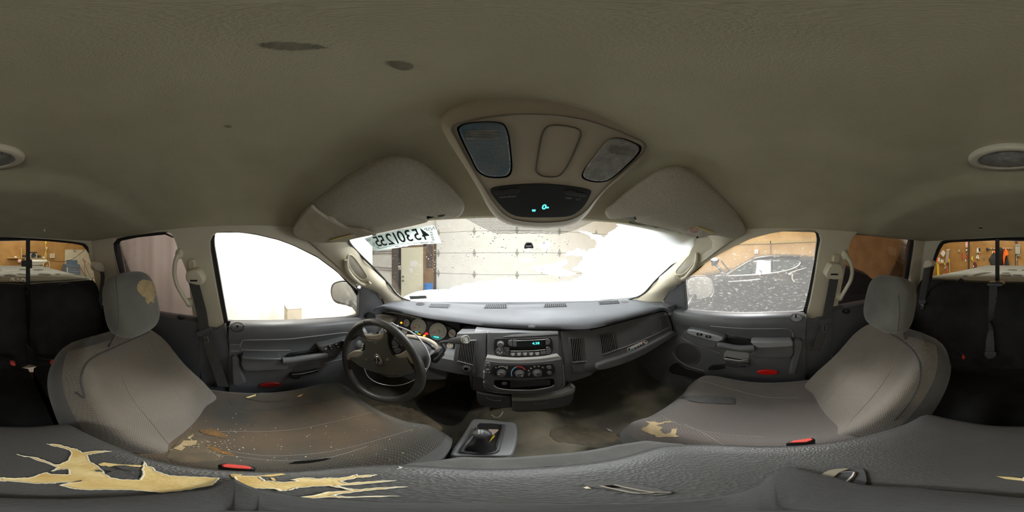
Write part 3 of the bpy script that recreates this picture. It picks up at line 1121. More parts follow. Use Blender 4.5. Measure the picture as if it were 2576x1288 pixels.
rear_door('door_4', 'rear passenger side door with a dark tinted window', PLR, .785, -1, WR3, Z6((525, 600), (545, 480), (572, 380), (598, 200), (606, 160), (590, 142), (470, 122), (300, 106)), Z6((110, 585), (150, 577), (270, 552), (400, 530), (560, 505)), (2128, 783), -1.0, -.25)

# B pillar assist handles
def assist(name, lab, pl, P, m=BEIGE):
    pts = [pl.off(.022+.012*math.sin(PI*i/(4*(len(P)-1)))).at(*q) for i, q in enumerate(cr(P, 4, False))]
    t = thing(name, lab, 'handle', pts[0])
    MB().tube(pts, .0105, 10).build('grip', m, t)
    for e in (pts[0], pts[-1]):
        MB().ell(e-pl.n*.015, (.018, .02, .024)).build('mount', m, t)
assist('assist_handle', 'beige grab handle curving off the pillar behind the driver door', PLL, [(448, 640), (441, 660), (439, 690), (446, 718), (460, 743), (474, 765)])
assist('assist_handle', 'beige grab handle curving off the pillar behind the passenger door', PLR, Z6((195, 255), (222, 300), (232, 350), (222, 410), (195, 460), (160, 520)))

# rear window: black frame, two fixed panes, slider pane, latch
W2 = bpy.data.objects.new('window_2', None)
_link(W2, None, (CX, -1.05, -.2))
W2['kind'] = 'structure'
W2['label'] = 'rear sliding window looking on the truck bed'
gl = cr([(2342, 708), (2350, 666), (2366, 624), (2381, 611), (2440, 608), (2503, 605), (2576, 607), (2652, 605), (2720, 609), (2777, 616), (2793, 626), (2810, 661), (2819, 706), (2815, 717), (2700, 720), (2576, 721), (2471, 716), (2350, 709)], 2)
PG = PRW.off(-.022)
outline_ring(PG, [PG.off(.02).at(*p) for p in RO], [PG.at(*p) for p in gl], PRW.n*-.012).build('window_frame', RUBBER, W2, smooth=30)
for k, (a, b) in enumerate(((2330, 2508), (2508, 2647), (2647, 2830))):
    q = PG.off(.004 if k == 1 else 0)
    MB().add([q.at(a, 600), q.at(b, 600), q.at(b, 730), q.at(a, 730)], [(0, 1, 2, 3)]).build('pane', GL_R, W2, smooth=0)
for a in (2503.5, 2642):
    q = PG.off(.012)
    MB().slab([q.at(a, 600), q.at(a+10, 600), q.at(a+10, 728), q.at(a, 728)], PRW.n*-.02).build('slider_bar', RUBBER, W2, bevel=.002)
q = PG.off(.030)
ZR = crop(0, 590, 260, 2392)
MB().slab([q.at(*p) for p in ZR((500, 610), (745, 588), (748, 780), (690, 782), (600, 745), (500, 745))], PRW.n*-.03).build('slider_latch', BLACK, W2, bevel=.003)
# ------------------------------------------------------------------ dashboard
PALEPL = mat('pale_lit_plastic', (.33, .33, .32), .45, (.29, .29, .28), 15)  # pale tone paints the light caught by ledge and cup holder top
SLATM = mat('slat_grey', (.13, .13, .132), .35)
DB = thing('dashboard', 'charcoal dashboard spanning the cab under the windshield, with radio, vents and gauges', 'dashboard', (CX, .7, -.98))
UP = [(945, 773), (974, 767), (1030, 775), (1086, 784), (1148, 792), (1211, 800), (1300, 809), (1406, 810), (1485, 805), (1556, 796), (1638, 775), (1667, 772), (1688, 779)]
LO = [(938, 784), (965, 779), (1020, 789), (1080, 801), (1140, 809), (1205, 818), (1300, 825), (1403, 828), (1481, 827), (1556, 812), (1640, 790), (1670, 783), (1692, 790)]
ZU = [-.283, -.280, -.284, -.287, -.289, -.291, -.292, -.292, -.292, -.290, -.286, -.284, -.288]
U3 = crv([PZ(z).at(*p) for p, z in zip(UP, ZU)], 4, False)
L3 = crv([PZ(z-.032).at(*p) for p, z in zip(LO, ZU)], 4, False)
rows = []
for u, l in zip(U3, L3):
    uu = max(-1.02, min(1.02, (u.x-CX)/.70))
    b = wsurf(uu, 0)+V((0, .03, -.012))
    r = [b+V((0, .03, -.06)), b]
    for k in range(1, 9):
        t = k/8
        p = b.lerp(u, t)
        p.z += .016*math.sin(PI*t)*(1-.3*t)
        if k == 8:
            p += V((0, .012, .001))
        r.append(p)
    r += [u+V((0, -.002, -.006)), u.lerp(l, .5)+V((0, -.006, 0)), l, l+V((0, .02, -.012)), l+V((0, .09, -.016))]
    rows.append(r)
PADO = MB().loft(rows).build('dash_pad', PAD, DB, smooth=55)
# fascia under the pad
def yf(x):
    P = [(-.75, .62), (-.62, .65), (-.42, .66), (-.16, .66), (.04, .65), (.26, .65), (.50, .59), (.76, .522), (.84, .50)]
    for a, b in zip(P, P[1:]):
        if a[0] <= x <= b[0]:
            return a[1]+(b[1]-a[1])*(x-a[0])/(b[0]-a[0])
    return P[-1][1]
def zb(x):
    if x < -.16: return -.60
    if x < .215: return -.70
    return -.63+.14*(x-.215)/.6
PC = PL((0, .65, -.36), (0, -1, .12))
PGB = PL((.30, .640, -.40), (-.252, -.967, .10))
def fasc(x, z):
    return yf(x)-.12*(-.36-z)
def fcol(xs, ztop, name, m):
    rows = []
    for x in xs:
        z1 = zb(x)
        zt = ztop(x) if callable(ztop) else ztop
        r = [V((x, .98, zt)), V((x, fasc(x, zt)+.02, zt))]
        for k in range(9):
            z = zt-.006+(z1-zt+.006)*k/8
            r.append(V((x, fasc(x, z)+(.012 if k == 8 else 0), z)))
        r += [V((x, fasc(x, z1)+.05, z1-.012)), V((x, .98, z1+.05))]
        rows.append(r)
    return MB().loft(rows, True, True, True).build(name, m, DB, smooth=45)
FM = fcol([-.155+.02*i for i in range(20)], -.335, 'fascia', DARK)
FR = fcol([.222+.022*i for i in range(28)], lambda x: -.335+.045*max(0, (x-.3)/.5), 'glove_box_panel', DARK)
FK = fcol([-.74+.03*i for i in range(20)]+[-.158], -.505, 'knee_panel', DARK)
# instrument binnacle
PGA = PL((-.43, .745, -.42), (.10, -1, .22))
MB().slab([PGA.off(-.01).at(*p) for p in [(925, 778), (1155, 800), (1165, 905), (1060, 905), (925, 870)]], PGA.n*-.02).build('binnacle_back', BLACK, DB)
MB().slab([PGA.at(*p) for p in cr([(992, 792), (1055, 803), (1094, 812), (1133, 824), (1150, 838), (1150, 862), (1142, 884), (1120, 884), (1100, 868), (1060, 856), (1010, 848), (990, 830)], 3)], PGA.n*-.01).build('gauge_panel', DARK2, DB)
ZG = crop(940, 780, 260, 2392)
def disc(pl, c, rx, ry, n=26): return [pl.at(c[0]+rx*math.cos(2*PI*i/n), c[1]+ry*math.sin(2*PI*i/n)) for i in range(n)]
gq = PGA.off(.004)
for nm, c, rx, ry, hub, nd in (('fuel_gauge', (760, 297), 8.2, 9.8, (740, 335), (742, 245)), ('tachometer', (1035, 385), 20.3, 20.6, (1020, 388), (852, 430)),
                               ('speedometer', (1485, 497), 22.8, 22.0, (1480, 492), (1285, 538)), ('temperature_gauge', (1815, 540), 9.5, 11, (1830, 582), (1750, 492)),
                               ('oil_gauge', (1765, 825), 9, 8, (1780, 830), (1735, 785)), ('voltmeter', (715, 495), 8, 8, (720, 510), (760, 480))):
    cc = ZG(c)[0]
    g = MB().slab(disc(gq, cc, rx, ry), PGA.n*-.004).build(nm, GAUGE, DB, smooth=30)
    MB().tube(disc(gq, cc, rx+.6, ry+.6), .0022, 6, True).build('bezel', BLACK, g)
    hh = gq.at(*ZG(hub)[0])
    r0 = .0055 if rx < 12 else .011
    MB().lathe(hh, PGA.n, [(r0, 0), (r0*.9, .006), (0, .0065)], 16).build('hub', TAUPE if False else GAUGE, g)
    e = gq.off(.003).at(*ZG(nd)[0])
    s = gq.off(.003).at(*ZG(hub)[0])
    w = (e-s).cross(PGA.n).normalized()*(.0012 if rx < 12 else .0016)
    MB().slab([s+w, e+w*.4, e-w*.4, s-w], PGA.n*.002).build('needle', NEEDLE, g)
    if nm == 'tachometer':
        for s_, p in zip('1234567', [(895, 325), (945, 270), (1020, 240), (1100, 256), (1155, 318), (1175, 402), (1150, 478)]):
            q = ZG(p)[0]
            text_px('numeral', s_, (q[0]-2, q[1]), (q[0]+2, q[1]+.6), gq, 2.4, BLACK, g)
        q = ZG((905, 485), (1090, 520), (1085, 555), (905, 522))
        MB().slab([gq.off(.0015).at(*p) for p in q], PGA.n*-.001).build('odometer', SCREEN, g)
        text_px('odometer_digits', '230525', ZG((945, 500))[0], ZG((1045, 522))[0], gq.off(.002), 2.2, CYAN, g)
        MB().slab([gq.off(.0025).at(*p) for p in ZG((1015, 540), (1085, 550), (1083, 572), (1015, 555))], PGA.n*-.001).build('cruise_lamp', AMBER, g)
    if nm == 'speedometer':
        for s_, p in zip(['10', '20', '30', '40', '50', '60', '70', '80', '90', '100', '110', '120'], [(1325, 468), (1338, 428), (1366, 386), (1402, 352), (1452, 336), (1505, 333), (1560, 348), (1604, 390), (1620, 437), (1626, 485), (1628, 530), (1606, 575)]):
            q = ZG(p)[0]
            text_px('numeral', s_, (q[0]-2, q[1]), (q[0]+2, q[1]+.6), gq, 2.1, BLACK, g)
        q = ZG((1345, 585), (1560, 625), (1550, 690), (1335, 650))
        MB().slab([gq.off(.0015).at(*p) for p in q], PGA.n*-.001).build('trip_display', CYAND, g)
        text_px('trip_digits', 'P88888', ZG((1370, 612))[0], ZG((1530, 640))[0], gq.off(.002), 3.2, CYAN, g, xs=.9)
    n = 8 if rx > 12 else 5
    tk = MB()
    for i in range(n*2):
        a = math.radians(160+220*i/(n*2-1))
        p0 = gq.off(.0006).at(cc[0]+rx*.9*math.cos(a), cc[1]+ry*.9*math.sin(a))
        p1 = gq.off(.0006).at(cc[0]+rx*.99*math.cos(a), cc[1]+ry*.99*math.sin(a))
        w = (p1-p0).cross(PGA.n).normalized()*.0006
        tk.add([p0+w, p1+w, p1-w, p0-w], [(0, 1, 2, 3)])
    tk.build('tick_marks', BLACK, g, smooth=0)
for nm, p, m in (('warning_lamp', [(1180, 565), (1200, 520), (1250, 540), (1255, 570)], REDL), ('warning_lamp', [(1145, 580), (1185, 578), (1195, 610), (1150, 615)], AMBER), ('warning_lamp', [(615, 280), (650, 275), (658, 310), (620, 312)], AMBER)):
    MB().slab([PGA.off(.004).at(*q) for q in cr(ZG(*p), 3)], PGA.n*-.003).build(nm, m, DB)
# taupe rims of the binnacle
for P, r in ((ZG((770, 600), (900, 610), (1080, 640), (1250, 690), (1400, 770), (1460, 850), (1490, 950)), .010), (ZG((330, 45), (420, 40), (600, 75), (800, 120), (960, 165), (1100, 200)), .006)):
    MB().tube([PGA.off(.05).at(*q) for q in cr(P, 4, False)], r, 8).build('binnacle_rim', TAUPE, DB)
MB().slab([PGA.off(.045).at(*p) for p in cr(ZG((0, 165), (60, 110), (200, 110), (420, 170), (395, 270), (330, 330), (230, 500), (200, 690), (60, 700), (-40, 600), (-40, 250)), 3)], PGA.n*-.05).build('end_bezel', TAUPE, DB, bevel=.006)
MB().slab([PGA.at(*p) for p in [(1030, 850), (1095, 862), (1140, 885), (1140, 925), (1050, 930), (1000, 900)]], V((0, -.08, -.03))).build('column_cover_panel', DARK, DB, bevel=.006)


def vent(name, C, pl, n, parent, label=None, fr=True, tilt=.0):
    """air vent from four corners (tl, tr, br, bl): dark box, frame, upright slats"""
    tl, tr, br, bl = [pl.at(*p) for p in C]
    cc = (tl+tr+br+bl)/4
    nn = pl.n
    v = MB().slab([p+nn*.0015 for p in (tl, tr, br, bl)], nn*-.02).build(name, MATTE, parent, label=label)
    if fr:
        rp = crv([c+(p-c)*1.0 for c in [cc] for p in (tl, tl.lerp(tr, .12), tl.lerp(tr, .88), tr, tr.lerp(br, .1), tr.lerp(br, .9), br, br.lerp(bl, .12), br.lerp(bl, .88), bl, bl.lerp(tl, .1), bl.lerp(tl, .9))], 2)
        MB().tube([p+nn*.002 for p in rp], .003, 6, True).build('vent_frame', DARK2, v)
    for i in range(n):
        t = (i+.5)/n
        a, b = tl.lerp(tr, t), bl.lerp(br, t)
        w = (tr-tl)*(.17/n)
        MB().obox((a+b)/2+nn*.003, w, (b-a)*.49, nn*.004).build('slat', SLATM, v, smooth=0)
    MB().obox(bl.lerp(br, .5)+nn*.004, (br-bl)*.48, (bl-tl)*.012, nn*.004).build('vent_lip', LIGHTPL, v)
    return v


# left end vent behind the wheel
vent('air_vent', [(941, 815), (960, 819), (965, 836), (944, 833)], PGA.off(.052), 8, DB)
# driver side column of the centre stack: panel, vent, power outlet
pl1 = PC.off(.004)
MB().slab([pl1.at(*p) for p in [(1149, 838), (1223, 836), (1223, 900), (1219, 960), (1208, 950), (1190, 950), (1150, 920), (1140, 905)]], PC.n*-.13).build('vent_panel', DARK, DB, bevel=.004)
vent('air_vent', [(1157, 856), (1198, 856), (1192, 917), (1151, 906)], pl1, 10, DB)
ZC = crop(850, 720, 550, 1728)
op = MB().slab([pl1.off(.004).at(*p) for p in cr(ZC((940, 592), (1080, 625), (1085, 700), (1010, 690), (955, 660), (938, 625)), 2)], PC.n*-.008).build('outlet_panel', DARK2, DB, bevel=.002)
h = pl1.off(.005).at(1173.7, 927)
MB().lathe(h, PC.n, [(.019, 0), (.018, .004), (.013, .005), (.012, -.004)], 20).build('outlet_ring', DARK2, op)
MB().lathe(h, PC.n, [(.013, .002), (.0125, .006), (.0105, .006), (.0095, 0), (.0, -.0005)], 20).build('outlet_socket', CHROME, op)
MB().lathe(h+PC.n*.002, PC.n, [(.0095, 0), (0, .0012)], 16).build('outlet_hole', MATTE, op)
# passenger side column
MB().slab([pl1.at(*p) for p in [(1411, 834), (1481, 829), (1497, 935), (1488, 944), (1440, 960), (1420, 960), (1418, 900)]], PC.n*-.10).build('vent_panel', DARK, DB, bevel=.004)
vent('air_vent', [(1431, 851), (1475, 849), (1481, 906), (1437, 910)], pl1, 10, DB)
Z2 = crop(1100, 750, 700, 2147)
MB().slab([pl1.off(.004).at(*p) for p in Z2((1037, 516), (1168, 488), (1172, 535), (1135, 568), (1045, 580))], PC.n*-.008).build('blank_panel', DARK2, DB, bevel=.002)
# glove box side
ZB = crop(1480, 770, 240, 2061)
vent('air_vent', ZB((225, 625), (530, 570), (600, 930), (280, 1040)), PGB.off(.004), 9, DB)
vent('air_vent', ZB((1510, 235), (1665, 205), (1738, 450), (1568, 528)), PGB.off(.004), 9, DB)
seam('panel_gap', ZB((30, 505), (300, 445), (600, 372), (900, 290), (1200, 212), (1500, 128), (1640, 108), (1700, 140), (1760, 260), (1810, 420), (1825, 520)), [FR, PADO], MATTE, DB, .004, .001)
seam('panel_edge', ZB((600, 945), (850, 860), (1100, 760), (1400, 630), (1600, 530), (1740, 455)), [FR], LIGHTPL, DB, .002, .001)
gl = MB().slab([PGB.off(.028).at(*p) for p in cr(ZB((185, 1265), (700, 1100), (1200, 890), (1650, 650), (1840, 545), (1900, 570), (1895, 640), (1600, 830), (1250, 1050), (900, 1215), (560, 1330), (230, 1400)), 2)], PGB.n*-.04).build('glove_box_door', DARK, DB, bevel=.010, seg=3)
seam('finger_groove', ZB((980, 1245), (1130, 1170), (1330, 1040)), [gl], MATTE, DB, .002, .0008)
text_px('embossed_letters', 'AIRBAG', ZB((1385, 585))[0], ZB((1455, 545))[0], [FR], 3.2, LIGHTPL, DB, .0012, .9)
lb = drape('airbag_label', ZB((840, 905), (1150, 760), (1240, 730), (1280, 765), (1275, 815), (870, 998), (845, 960)), [FR], WHITE, DB, .002, 4, label='white warning label with red and teal marks')
TEAL = mat('teal_print', (.02, .32, .30), .6)
for m, q in ((BLACK, (853, 905, 895, 965)), (TEAL, (912, 915, 970, 950)), (BLACK, (980, 888, 1040, 915)), (BLACK, (1050, 855, 1095, 890)), (BLACK, (1105, 828, 1155, 862)), (BLACK, (1162, 800, 1210, 838)), (REDB, (1155, 765, 1190, 800)), (BLACK, (1215, 745, 1250, 775))):
    x0, y0, x1, y1 = q
    drape('label_mark', ZB((x0, y0+8), (x1, y0-4), (x1+4, y1-6), (x0+6, y1+6)), [FR], m, lb, .0026, 3)
# top vents and sensors
for C in (ZC((735, 145), (885, 148), (870, 172), (720, 165)), ZC((1172, 150), (1335, 148), (1333, 175), (1157, 175)), Z2((830, 48), (990, 45), (998, 66), (826, 71)), Z2((1245, 33), (1395, 22), (1405, 40), (1255, 50))):
    v = drape('defrost_vent', C, [PADO], MATTE, DB, .001, 5)
    lat = MB()
    def q(s, t): return ((C[0][0]*(1-s)+C[1][0]*s)*(1-t)+(C[3][0]*(1-s)+C[2][0]*s)*t, (C[0][1]*(1-s)+C[1][1]*s)*(1-t)+(C[3][1]*(1-s)+C[2][1]*s)*t)
    for i in range(12):
        P = [hit(*q(i/11, t/3), [PADO], .003) for t in range(4)]
        lat.tube([p[0] for p in P if p], .0022, 5)
    for j in range(4):
        P = [hit(*q(t/8, j/3), [PADO], .003) for t in range(9)]
        lat.tube([p[0] for p in P if p], .0022, 5)
    lat.build('vent_lattice', PAD, v)
for c, rx, ry in ((ZC((650, 142))[0], 11, 3.8), ((1572, 759), 10, 2.6)):
    drape('dash_speaker', [(c[0]+rx*math.cos(2*PI*i/18), c[1]+ry*math.sin(2*PI*i/18)) for i in range(18)], [PADO], RUBBER, DB, .0015, 4)
drape('scuff', Z2((698, 212), (730, 208), (760, 214), (752, 230), (705, 228)), [PADO], LIGHTPL, DB, .0012, 3)

# upper stack panel and radio
ZQ = crop(1200, 830, 240, 2378)
pu = PC.off(.012)
MB().slab([pu.at(*p) for p in ZQ((262, 60), (1000, 50), (2030, 40), (2060, 700), (1500, 790), (900, 790), (240, 720))], PC.n*-.02).build('stack_panel', DARK, DB, bevel=.003)
MB().slab([pu.off(.002).at(*p) for p in ZQ((650, 175), (880, 130), (1300, 95), (2020, 60), (2020, 105), (1300, 150), (880, 172))], PC.n*-.003).build('panel_shoulder', LIGHTPL, DB)
RB = MB().slab([pu.off(.004).at(*p) for p in cr(ZQ((440, 250), (520, 205), (1000, 215), (1500, 195), (1760, 180), (1860, 230), (1895, 400), (1890, 520), (1800, 630), (1400, 730), (800, 720), (500, 660), (425, 560), (415, 400)), 3)], PC.n*-.004).build('radio', BLACK, DB, bevel=.002)
pr = pu.off(.004)
kn = pr.at(*ZQ((588, 340))[0])
MB().lathe(kn, PC.n, [(.0135, 0), (.013, .014), (.011, .017), (0, .0175)], 22).build('volume_knob', DARK, RB)
def key(nm, P, m, h=.006, parent=None, k=1, lab=None):
    return pxslab(nm, ZQ(*P), pr, h, m, parent or RB, .0012, k)
key('display_screen', [(1000, 265), (1710, 235), (1715, 385), (1000, 415)], SCREEN, .004)
key('display_rim', [(990, 268), (1710, 232), (1712, 244), (990, 282)], STEEL, .006)
key('radio_key', [(770, 330), (790, 275), (870, 252), (878, 300), (876, 415), (830, 405), (790, 380)], DARK, .007)
key('radio_key', [(890, 258), (985, 258), (988, 418), (890, 415)], DARK, .007)
key('radio_key', [(1715, 230), (1780, 222), (1830, 270), (1825, 320), (1790, 370), (1720, 375)], DARK, .007)
key('radio_key', [(1725, 440), (1780, 425), (1840, 480), (1850, 540), (1810, 590), (1740, 610)], DARK, .007)
key('disc_slot', [(830, 460), (1710, 430), (1708, 490), (835, 525)], MATTE, .003)
key('slot_lip', [(830, 520), (1400, 515), (1708, 488), (1708, 502), (1400, 532), (840, 545)], STEEL, .006)
for i in range(5):
    x = 822+152*i
    b = key('preset_key', [(x, 572-3*i), (x+135, 568-3*i), (x+135, 650-3*i), (x+4, 655-3*i)], DARK, .007)
    pxslab('key_highlight', ZQ((x+30, 585-3*i), (x+120, 580-3*i), (x+95, 640-3*i), (x+55, 643-3*i)), pr, .0078, GREYT, b, 0, 2, base=-.006)
key('radio_key', [(1580, 545), (1725, 535), (1728, 605), (1590, 622)], DARK, .007)
dp = key('rocker_pad', [(460, 540), (500, 470), (590, 440), (650, 470), (660, 600), (600, 635), (510, 620)], DARK, .006, None, 2)
for x, y in ((565, 490), (565, 590), (515, 565), (615, 565)):
    pxslab('rocker_dot', ZQ(*rr(x, y, 34, 26, 12, 3)), pr, .008, GREYT, dp, 0, base=-.006)
key('key_plate', [(668, 440), (800, 455), (800, 640), (665, 630)], DARK2, .005)
for x, y in ((690, 580), (760, 515)):
    MB().lathe(pr.off(.005).at(*ZQ((x, y))[0]), PC.n, [(.0035, 0), (.003, .004), (0, .0045)], 12).build('small_knob', DARK, RB)
text_px('clock_digits', '4:38', ZQ((1395, 338))[0], ZQ((1535, 330))[0], pr.off(.005), 6.2, CYAN, RB)
for a, b in (((600, 470), (790, 470)),):
    pass
# middle stack: ledge, climate panel, cubby
pm = PC.off(.045)
ZM = crop(1190, 900, 270, 2174)
SPL = MB().slab([pm.at(*p) for p in ZQ((215, 760), (500, 800), (1100, 815), (1700, 780), (2110, 715))+ZM((1810, 100), (1830, 500), (1780, 600), (1600, 680), (1350, 725), (1100, 745), (700, 720), (400, 680), (270, 610), (225, 500), (230, 100))], PC.n*-.06).build('climate_stack', DARK, DB, bevel=.004)
MB().slab([pm.off(-.004).at(*p) for p in ZQ((225, 680), (470, 710), (1000, 740), (1500, 715), (2040, 645), (2110, 715), (1700, 780), (1100, 815), (500, 800), (215, 760))], PC.n*-.03).build('stack_ledge', PALEPL, DB, bevel=.003)  # pale colour paints the light lying on the ledge
seam('stack_trim', ZM((225, 120), (228, 350), (225, 500), (270, 612), (400, 682), (700, 722), (1100, 747), (1350, 727), (1600, 682), (1780, 602), (1832, 500), (1815, 150)), [SPL, FM], PALEPL, DB, .0035, .002)
pc = pm
CL = MB().slab([pc.off(.003).at(*p) for p in cr(ZQ((450, 880), (700, 880), (1200, 875), (1800, 835), (1910, 880), (1945, 1000), (1920, 1100), (1780, 1165), (1200, 1200), (650, 1185), (450, 1130), (405, 1000)), 3)], PC.n*-.003).build('climate_panel', BLACK, DB, bevel=.0015)
pk = pc.off(.003)
for (x, y), ang in (((610, 1060), 170), ((1060, 1075), -20), ((1500, 1060), 190)):
    c = pk.at(*ZQ((x, y))[0])
    k = MB().lathe(c, PC.n, [(.0175, 0), (.017, .004), (.0145, .005), (.0135, .018), (.012, .020), (0, .0205)], 24).build('dial', DARK, CL)
    gr = MB()
    upv = (V((0, 0, 1))-PC.n*PC.n.z).normalized()
    rt = upv.cross(PC.n)
    for i in range(24):
        a = 2*PI*i/24
        d = rt*math.cos(a)+upv*math.sin(a)
        gr.obox(c+d*.0142+PC.n*.012, d*.0008, d.cross(PC.n)*.0008, PC.n*.006)
    gr.build('dial_ribs', DARK2, k)
    a = math.radians(ang)
    d = rt*math.cos(a)+upv*math.sin(a)
    MB().obox(c+d*.008+PC.n*.0206, d*.003, d.cross(PC.n)*.0007, PC.n*.0005).build('dial_mark', WHITE, k)
def arc(nm, c, R, a0, a1, w, m, sy=.92):
    n = 14
    P, Q = [], []
    for i in range(n+1):
        a = math.radians(a0+(a1-a0)*i/n)
        P.append((c[0]+(R+w)*math.cos(a), c[1]-(R+w)*sy*math.sin(a)))
        Q.append((c[0]+(R-w)*math.cos(a), c[1]-(R-w)*sy*math.sin(a)))
    mb = MB()
    A = [pk.off(.001).at(*q) for q in ZQ(*P)]
    B = [pk.off(.001).at(*q) for q in ZQ(*Q)]
    mb.loft([A, B])
    return mb.build(nm, m, CL, smooth=0)
BLUEP = mat('blue_print', (.25, .55, .85), .6)
arc('fan_scale', (620, 1060), 165, 32, 125, 8, WHITE)
arc('heat_scale', (1040, 1085), 185, 32, 110, 15, REDB)
arc('cool_scale', (1040, 1085), 185, 110, 205, 13, BLUEP)
for p in ((1290, 1125), (1310, 1085), (1290, 1015), (1345, 960), (1435, 915), (1535, 905), (1640, 935), (750, 920), (470, 940)):
    MB().slab([pk.off(.001).at(*q) for q in ZQ(*rr(p[0], p[1], 46, 30, 12, 2, .4))], PC.n*-.0005).build('mode_symbol', GREYT, CL, smooth=0)
for x, y in ((1805, 945), (1815, 1085)):
    b = pxslab('push_button', ZQ(*[(x+62*math.cos(2*PI*i/18), y+45*math.sin(2*PI*i/18)) for i in range(18)]), pk, .006, DARK, CL, .0015)
    pxslab('button_mark', ZQ(*rr(x, y, 40, 18, 8, 2)), pk, .0066, GREYT, b, 0, base=-.006)
RK = MB().slab([pc.off(.012).at(*p) for p in cr(ZM((240, 140), (290, 105), (345, 130), (352, 210), (340, 320), (300, 340), (250, 320), (240, 220)), 2)], PC.n*-.02).build('transfer_case_switch', DARK2, DB, bevel=.003)
for x, y in ((265, 155), (320, 155), (296, 235), (268, 295), (330, 300)):
    MB().slab([pc.off(.0125).at(*q) for q in ZM(*rr(x, y, 26 if y != 235 else 60, 20, 8, 2))], PC.n*-.001).build('switch_mark', WHITE if y == 235 else GREYT, RK, smooth=0)
CUB = MB().slab([pc.off(.0025).at(*p) for p in cr(ZM((430, 470), (520, 455), (1000, 465), (1560, 430), (1640, 450), (1640, 545), (1560, 590), (1300, 640), (1050, 655), (700, 645), (500, 610), (435, 560)), 2)], PC.n*-.004).build('storage_slot', MATTE, DB)
pts = [pc.off(.006).at(*q) for q in cr(ZM((430, 565), (500, 615), (700, 648), (1050, 658), (1300, 645), (1560, 598), (1640, 555)), 4, False)]
MB().tube(pts, .003, 8).build('slot_lip', LIGHTPL, CUB)
rib = MB()
for i in range(44):
    x = 760+18.5*i
    a = pc.off(.0035).at(*ZM((x, 470-.03*(x-760)))[0])
    b = pc.off(.0035).at(*ZM((x, 605-.07*(x-760)))[0])
    rib.obox((a+b)/2, (.0007, 0, 0), (b-a)*.5, PC.n*.0012)
rib.build('slot_ribs', DARK2, CUB, smooth=0)
MB().lathe(pc.off(.003).at(*ZM((640, 520))[0]), PC.n, [(.010, 0), (.010, .004), (.006, .006), (0, .006)], 16).build('lighter_plug', DARK2, CUB)
# lower bin and pulled-out cup holder
pb = PC.off(-.005)
LB = MB().slab([pb.at(*p) for p in ZM((60, 690), (200, 740), (500, 775), (780, 790), (780, 1010), (780, 1075), (600, 1050), (300, 1000), (120, 950), (80, 880))], PC.n*-.12).build('lower_bin', DARK2, DB, bevel=.004)
seam('bin_pull', ZM((275, 800), (300, 830), (420, 865), (540, 870), (560, 850)), [LB], LIGHTPL, DB, .0014, 0)
ph = PC.off(.028)
CH = MB().slab([ph.at(*p) for p in ZM((785, 875), (1100, 880), (1500, 845), (1800, 790), (2000, 730), (2065, 690), (2030, 850), (1950, 960), (1700, 1020), (1300, 1060), (1000, 1080), (785, 1075))], PC.n*-.15).build('cup_holder_tray', DARK2, DB, bevel=.004)
MB().slab([ph.at(*p) for p in ZM((785, 812), (1100, 820), (1500, 785), (1800, 730), (2000, 650), (2020, 600), (2080, 590), (2065, 690), (2000, 730), (1800, 790), (1500, 845), (1100, 880), (785, 875))], PC.n*-.14).build('cup_holder_top', PALEPL, DB, bevel=.003)  # pale colour paints the light caught by the top face
seam('tray_pull', ZM((1235, 930), (1300, 940), (1450, 925), (1530, 905)), [CH], LIGHTPL, DB, .0014, 0)
# headlamp switch pod at the driver end, by the door
c = on(896, 864, y=.52)
MB().ell(c, (.045, .03, .042)).build('headlight_switch', LIGHTPL, DB)
MB().ell(c+V((-.004, -.03, .006)), (.010, .006, .010)).build('switch_symbol', BLACK, DB)

# steering column with the shift lever, and the wheel on it
WN = V((math.sin(math.radians(2))*math.cos(math.radians(10.4)), -math.cos(math.radians(2))*math.cos(math.radians(10.4)), math.sin(math.radians(10.4))))
WC = V((-.445, .40, -.461))
PW = PL(WC, WN)
SC = thing('steering_column', 'dark steering column with a shift lever behind the wheel', 'column', WC-WN*.3)
ax = -WN
upv = (V((0, 0, 1))-ax*ax.z).normalized()
rt = ax.cross(upv)
rows = []
for k, (d, rx, rz) in enumerate(((.035, .062, .062), (.05, .082, .078), (.10, .09, .085), (.18, .098, .09), (.26, .10, .092), (.33, .10, .092))):
    rows.append([WC+ax*d+rt*(rx*math.copysign(abs(math.cos(2*PI*i/28))**.75, math.cos(2*PI*i/28)))+upv*(rz*math.copysign(abs(math.sin(2*PI*i/28))**.75, math.sin(2*PI*i/28)))+V((-.004*k/5, 0, -.052*k/5)) for i in range(28)])
SH = MB().loft(rows, True, True, True).build('column_shroud', DARK2, SC)
MB().lathe(WC, ax, [(.05, .0), (.05, .05)], 20).build('column_hub', BLACK, SC)
PTS = [on(1094, 905, y=.56), on(1106, 896, y=.55), on(1118, 880, y=.54), on(1116, 872, y=.535), on(1109.5, 863, y=.53), on(1113, 860.5, y=.525), on(1130, 858.5, y=.51)]
MB().tube(crv(PTS, 4, False), .0062, 10).build('shift_lever', DARK2, SC)
e0, e1 = on(1128, 858.7, y=.512), on(1171, 854, y=.47)
MB().tube([e0.lerp(e1, t) for t in (0, .15, .45, .8, 1)], [.0065, .010, .0125, .0155, .0145], 16).build('lever_knob', DARK2, SC)
MB().lathe(e1, e1-e0, [(.0150, -.004), (.0155, .002), (.013, .004), (.012, .001), (.007, .001), (.0065, .003), (0, .003)], 20).build('knob_cap', GREYT, SC)
MB().slab([on(1082, 893, y=.57), on(1101, 884, y=.57), on(1107, 905, y=.57), on(1097, 915, y=.57), on(1084, 912, y=.57)], V((0, .05, 0))).build('lever_boot', RUBBER, SC, bevel=.004)

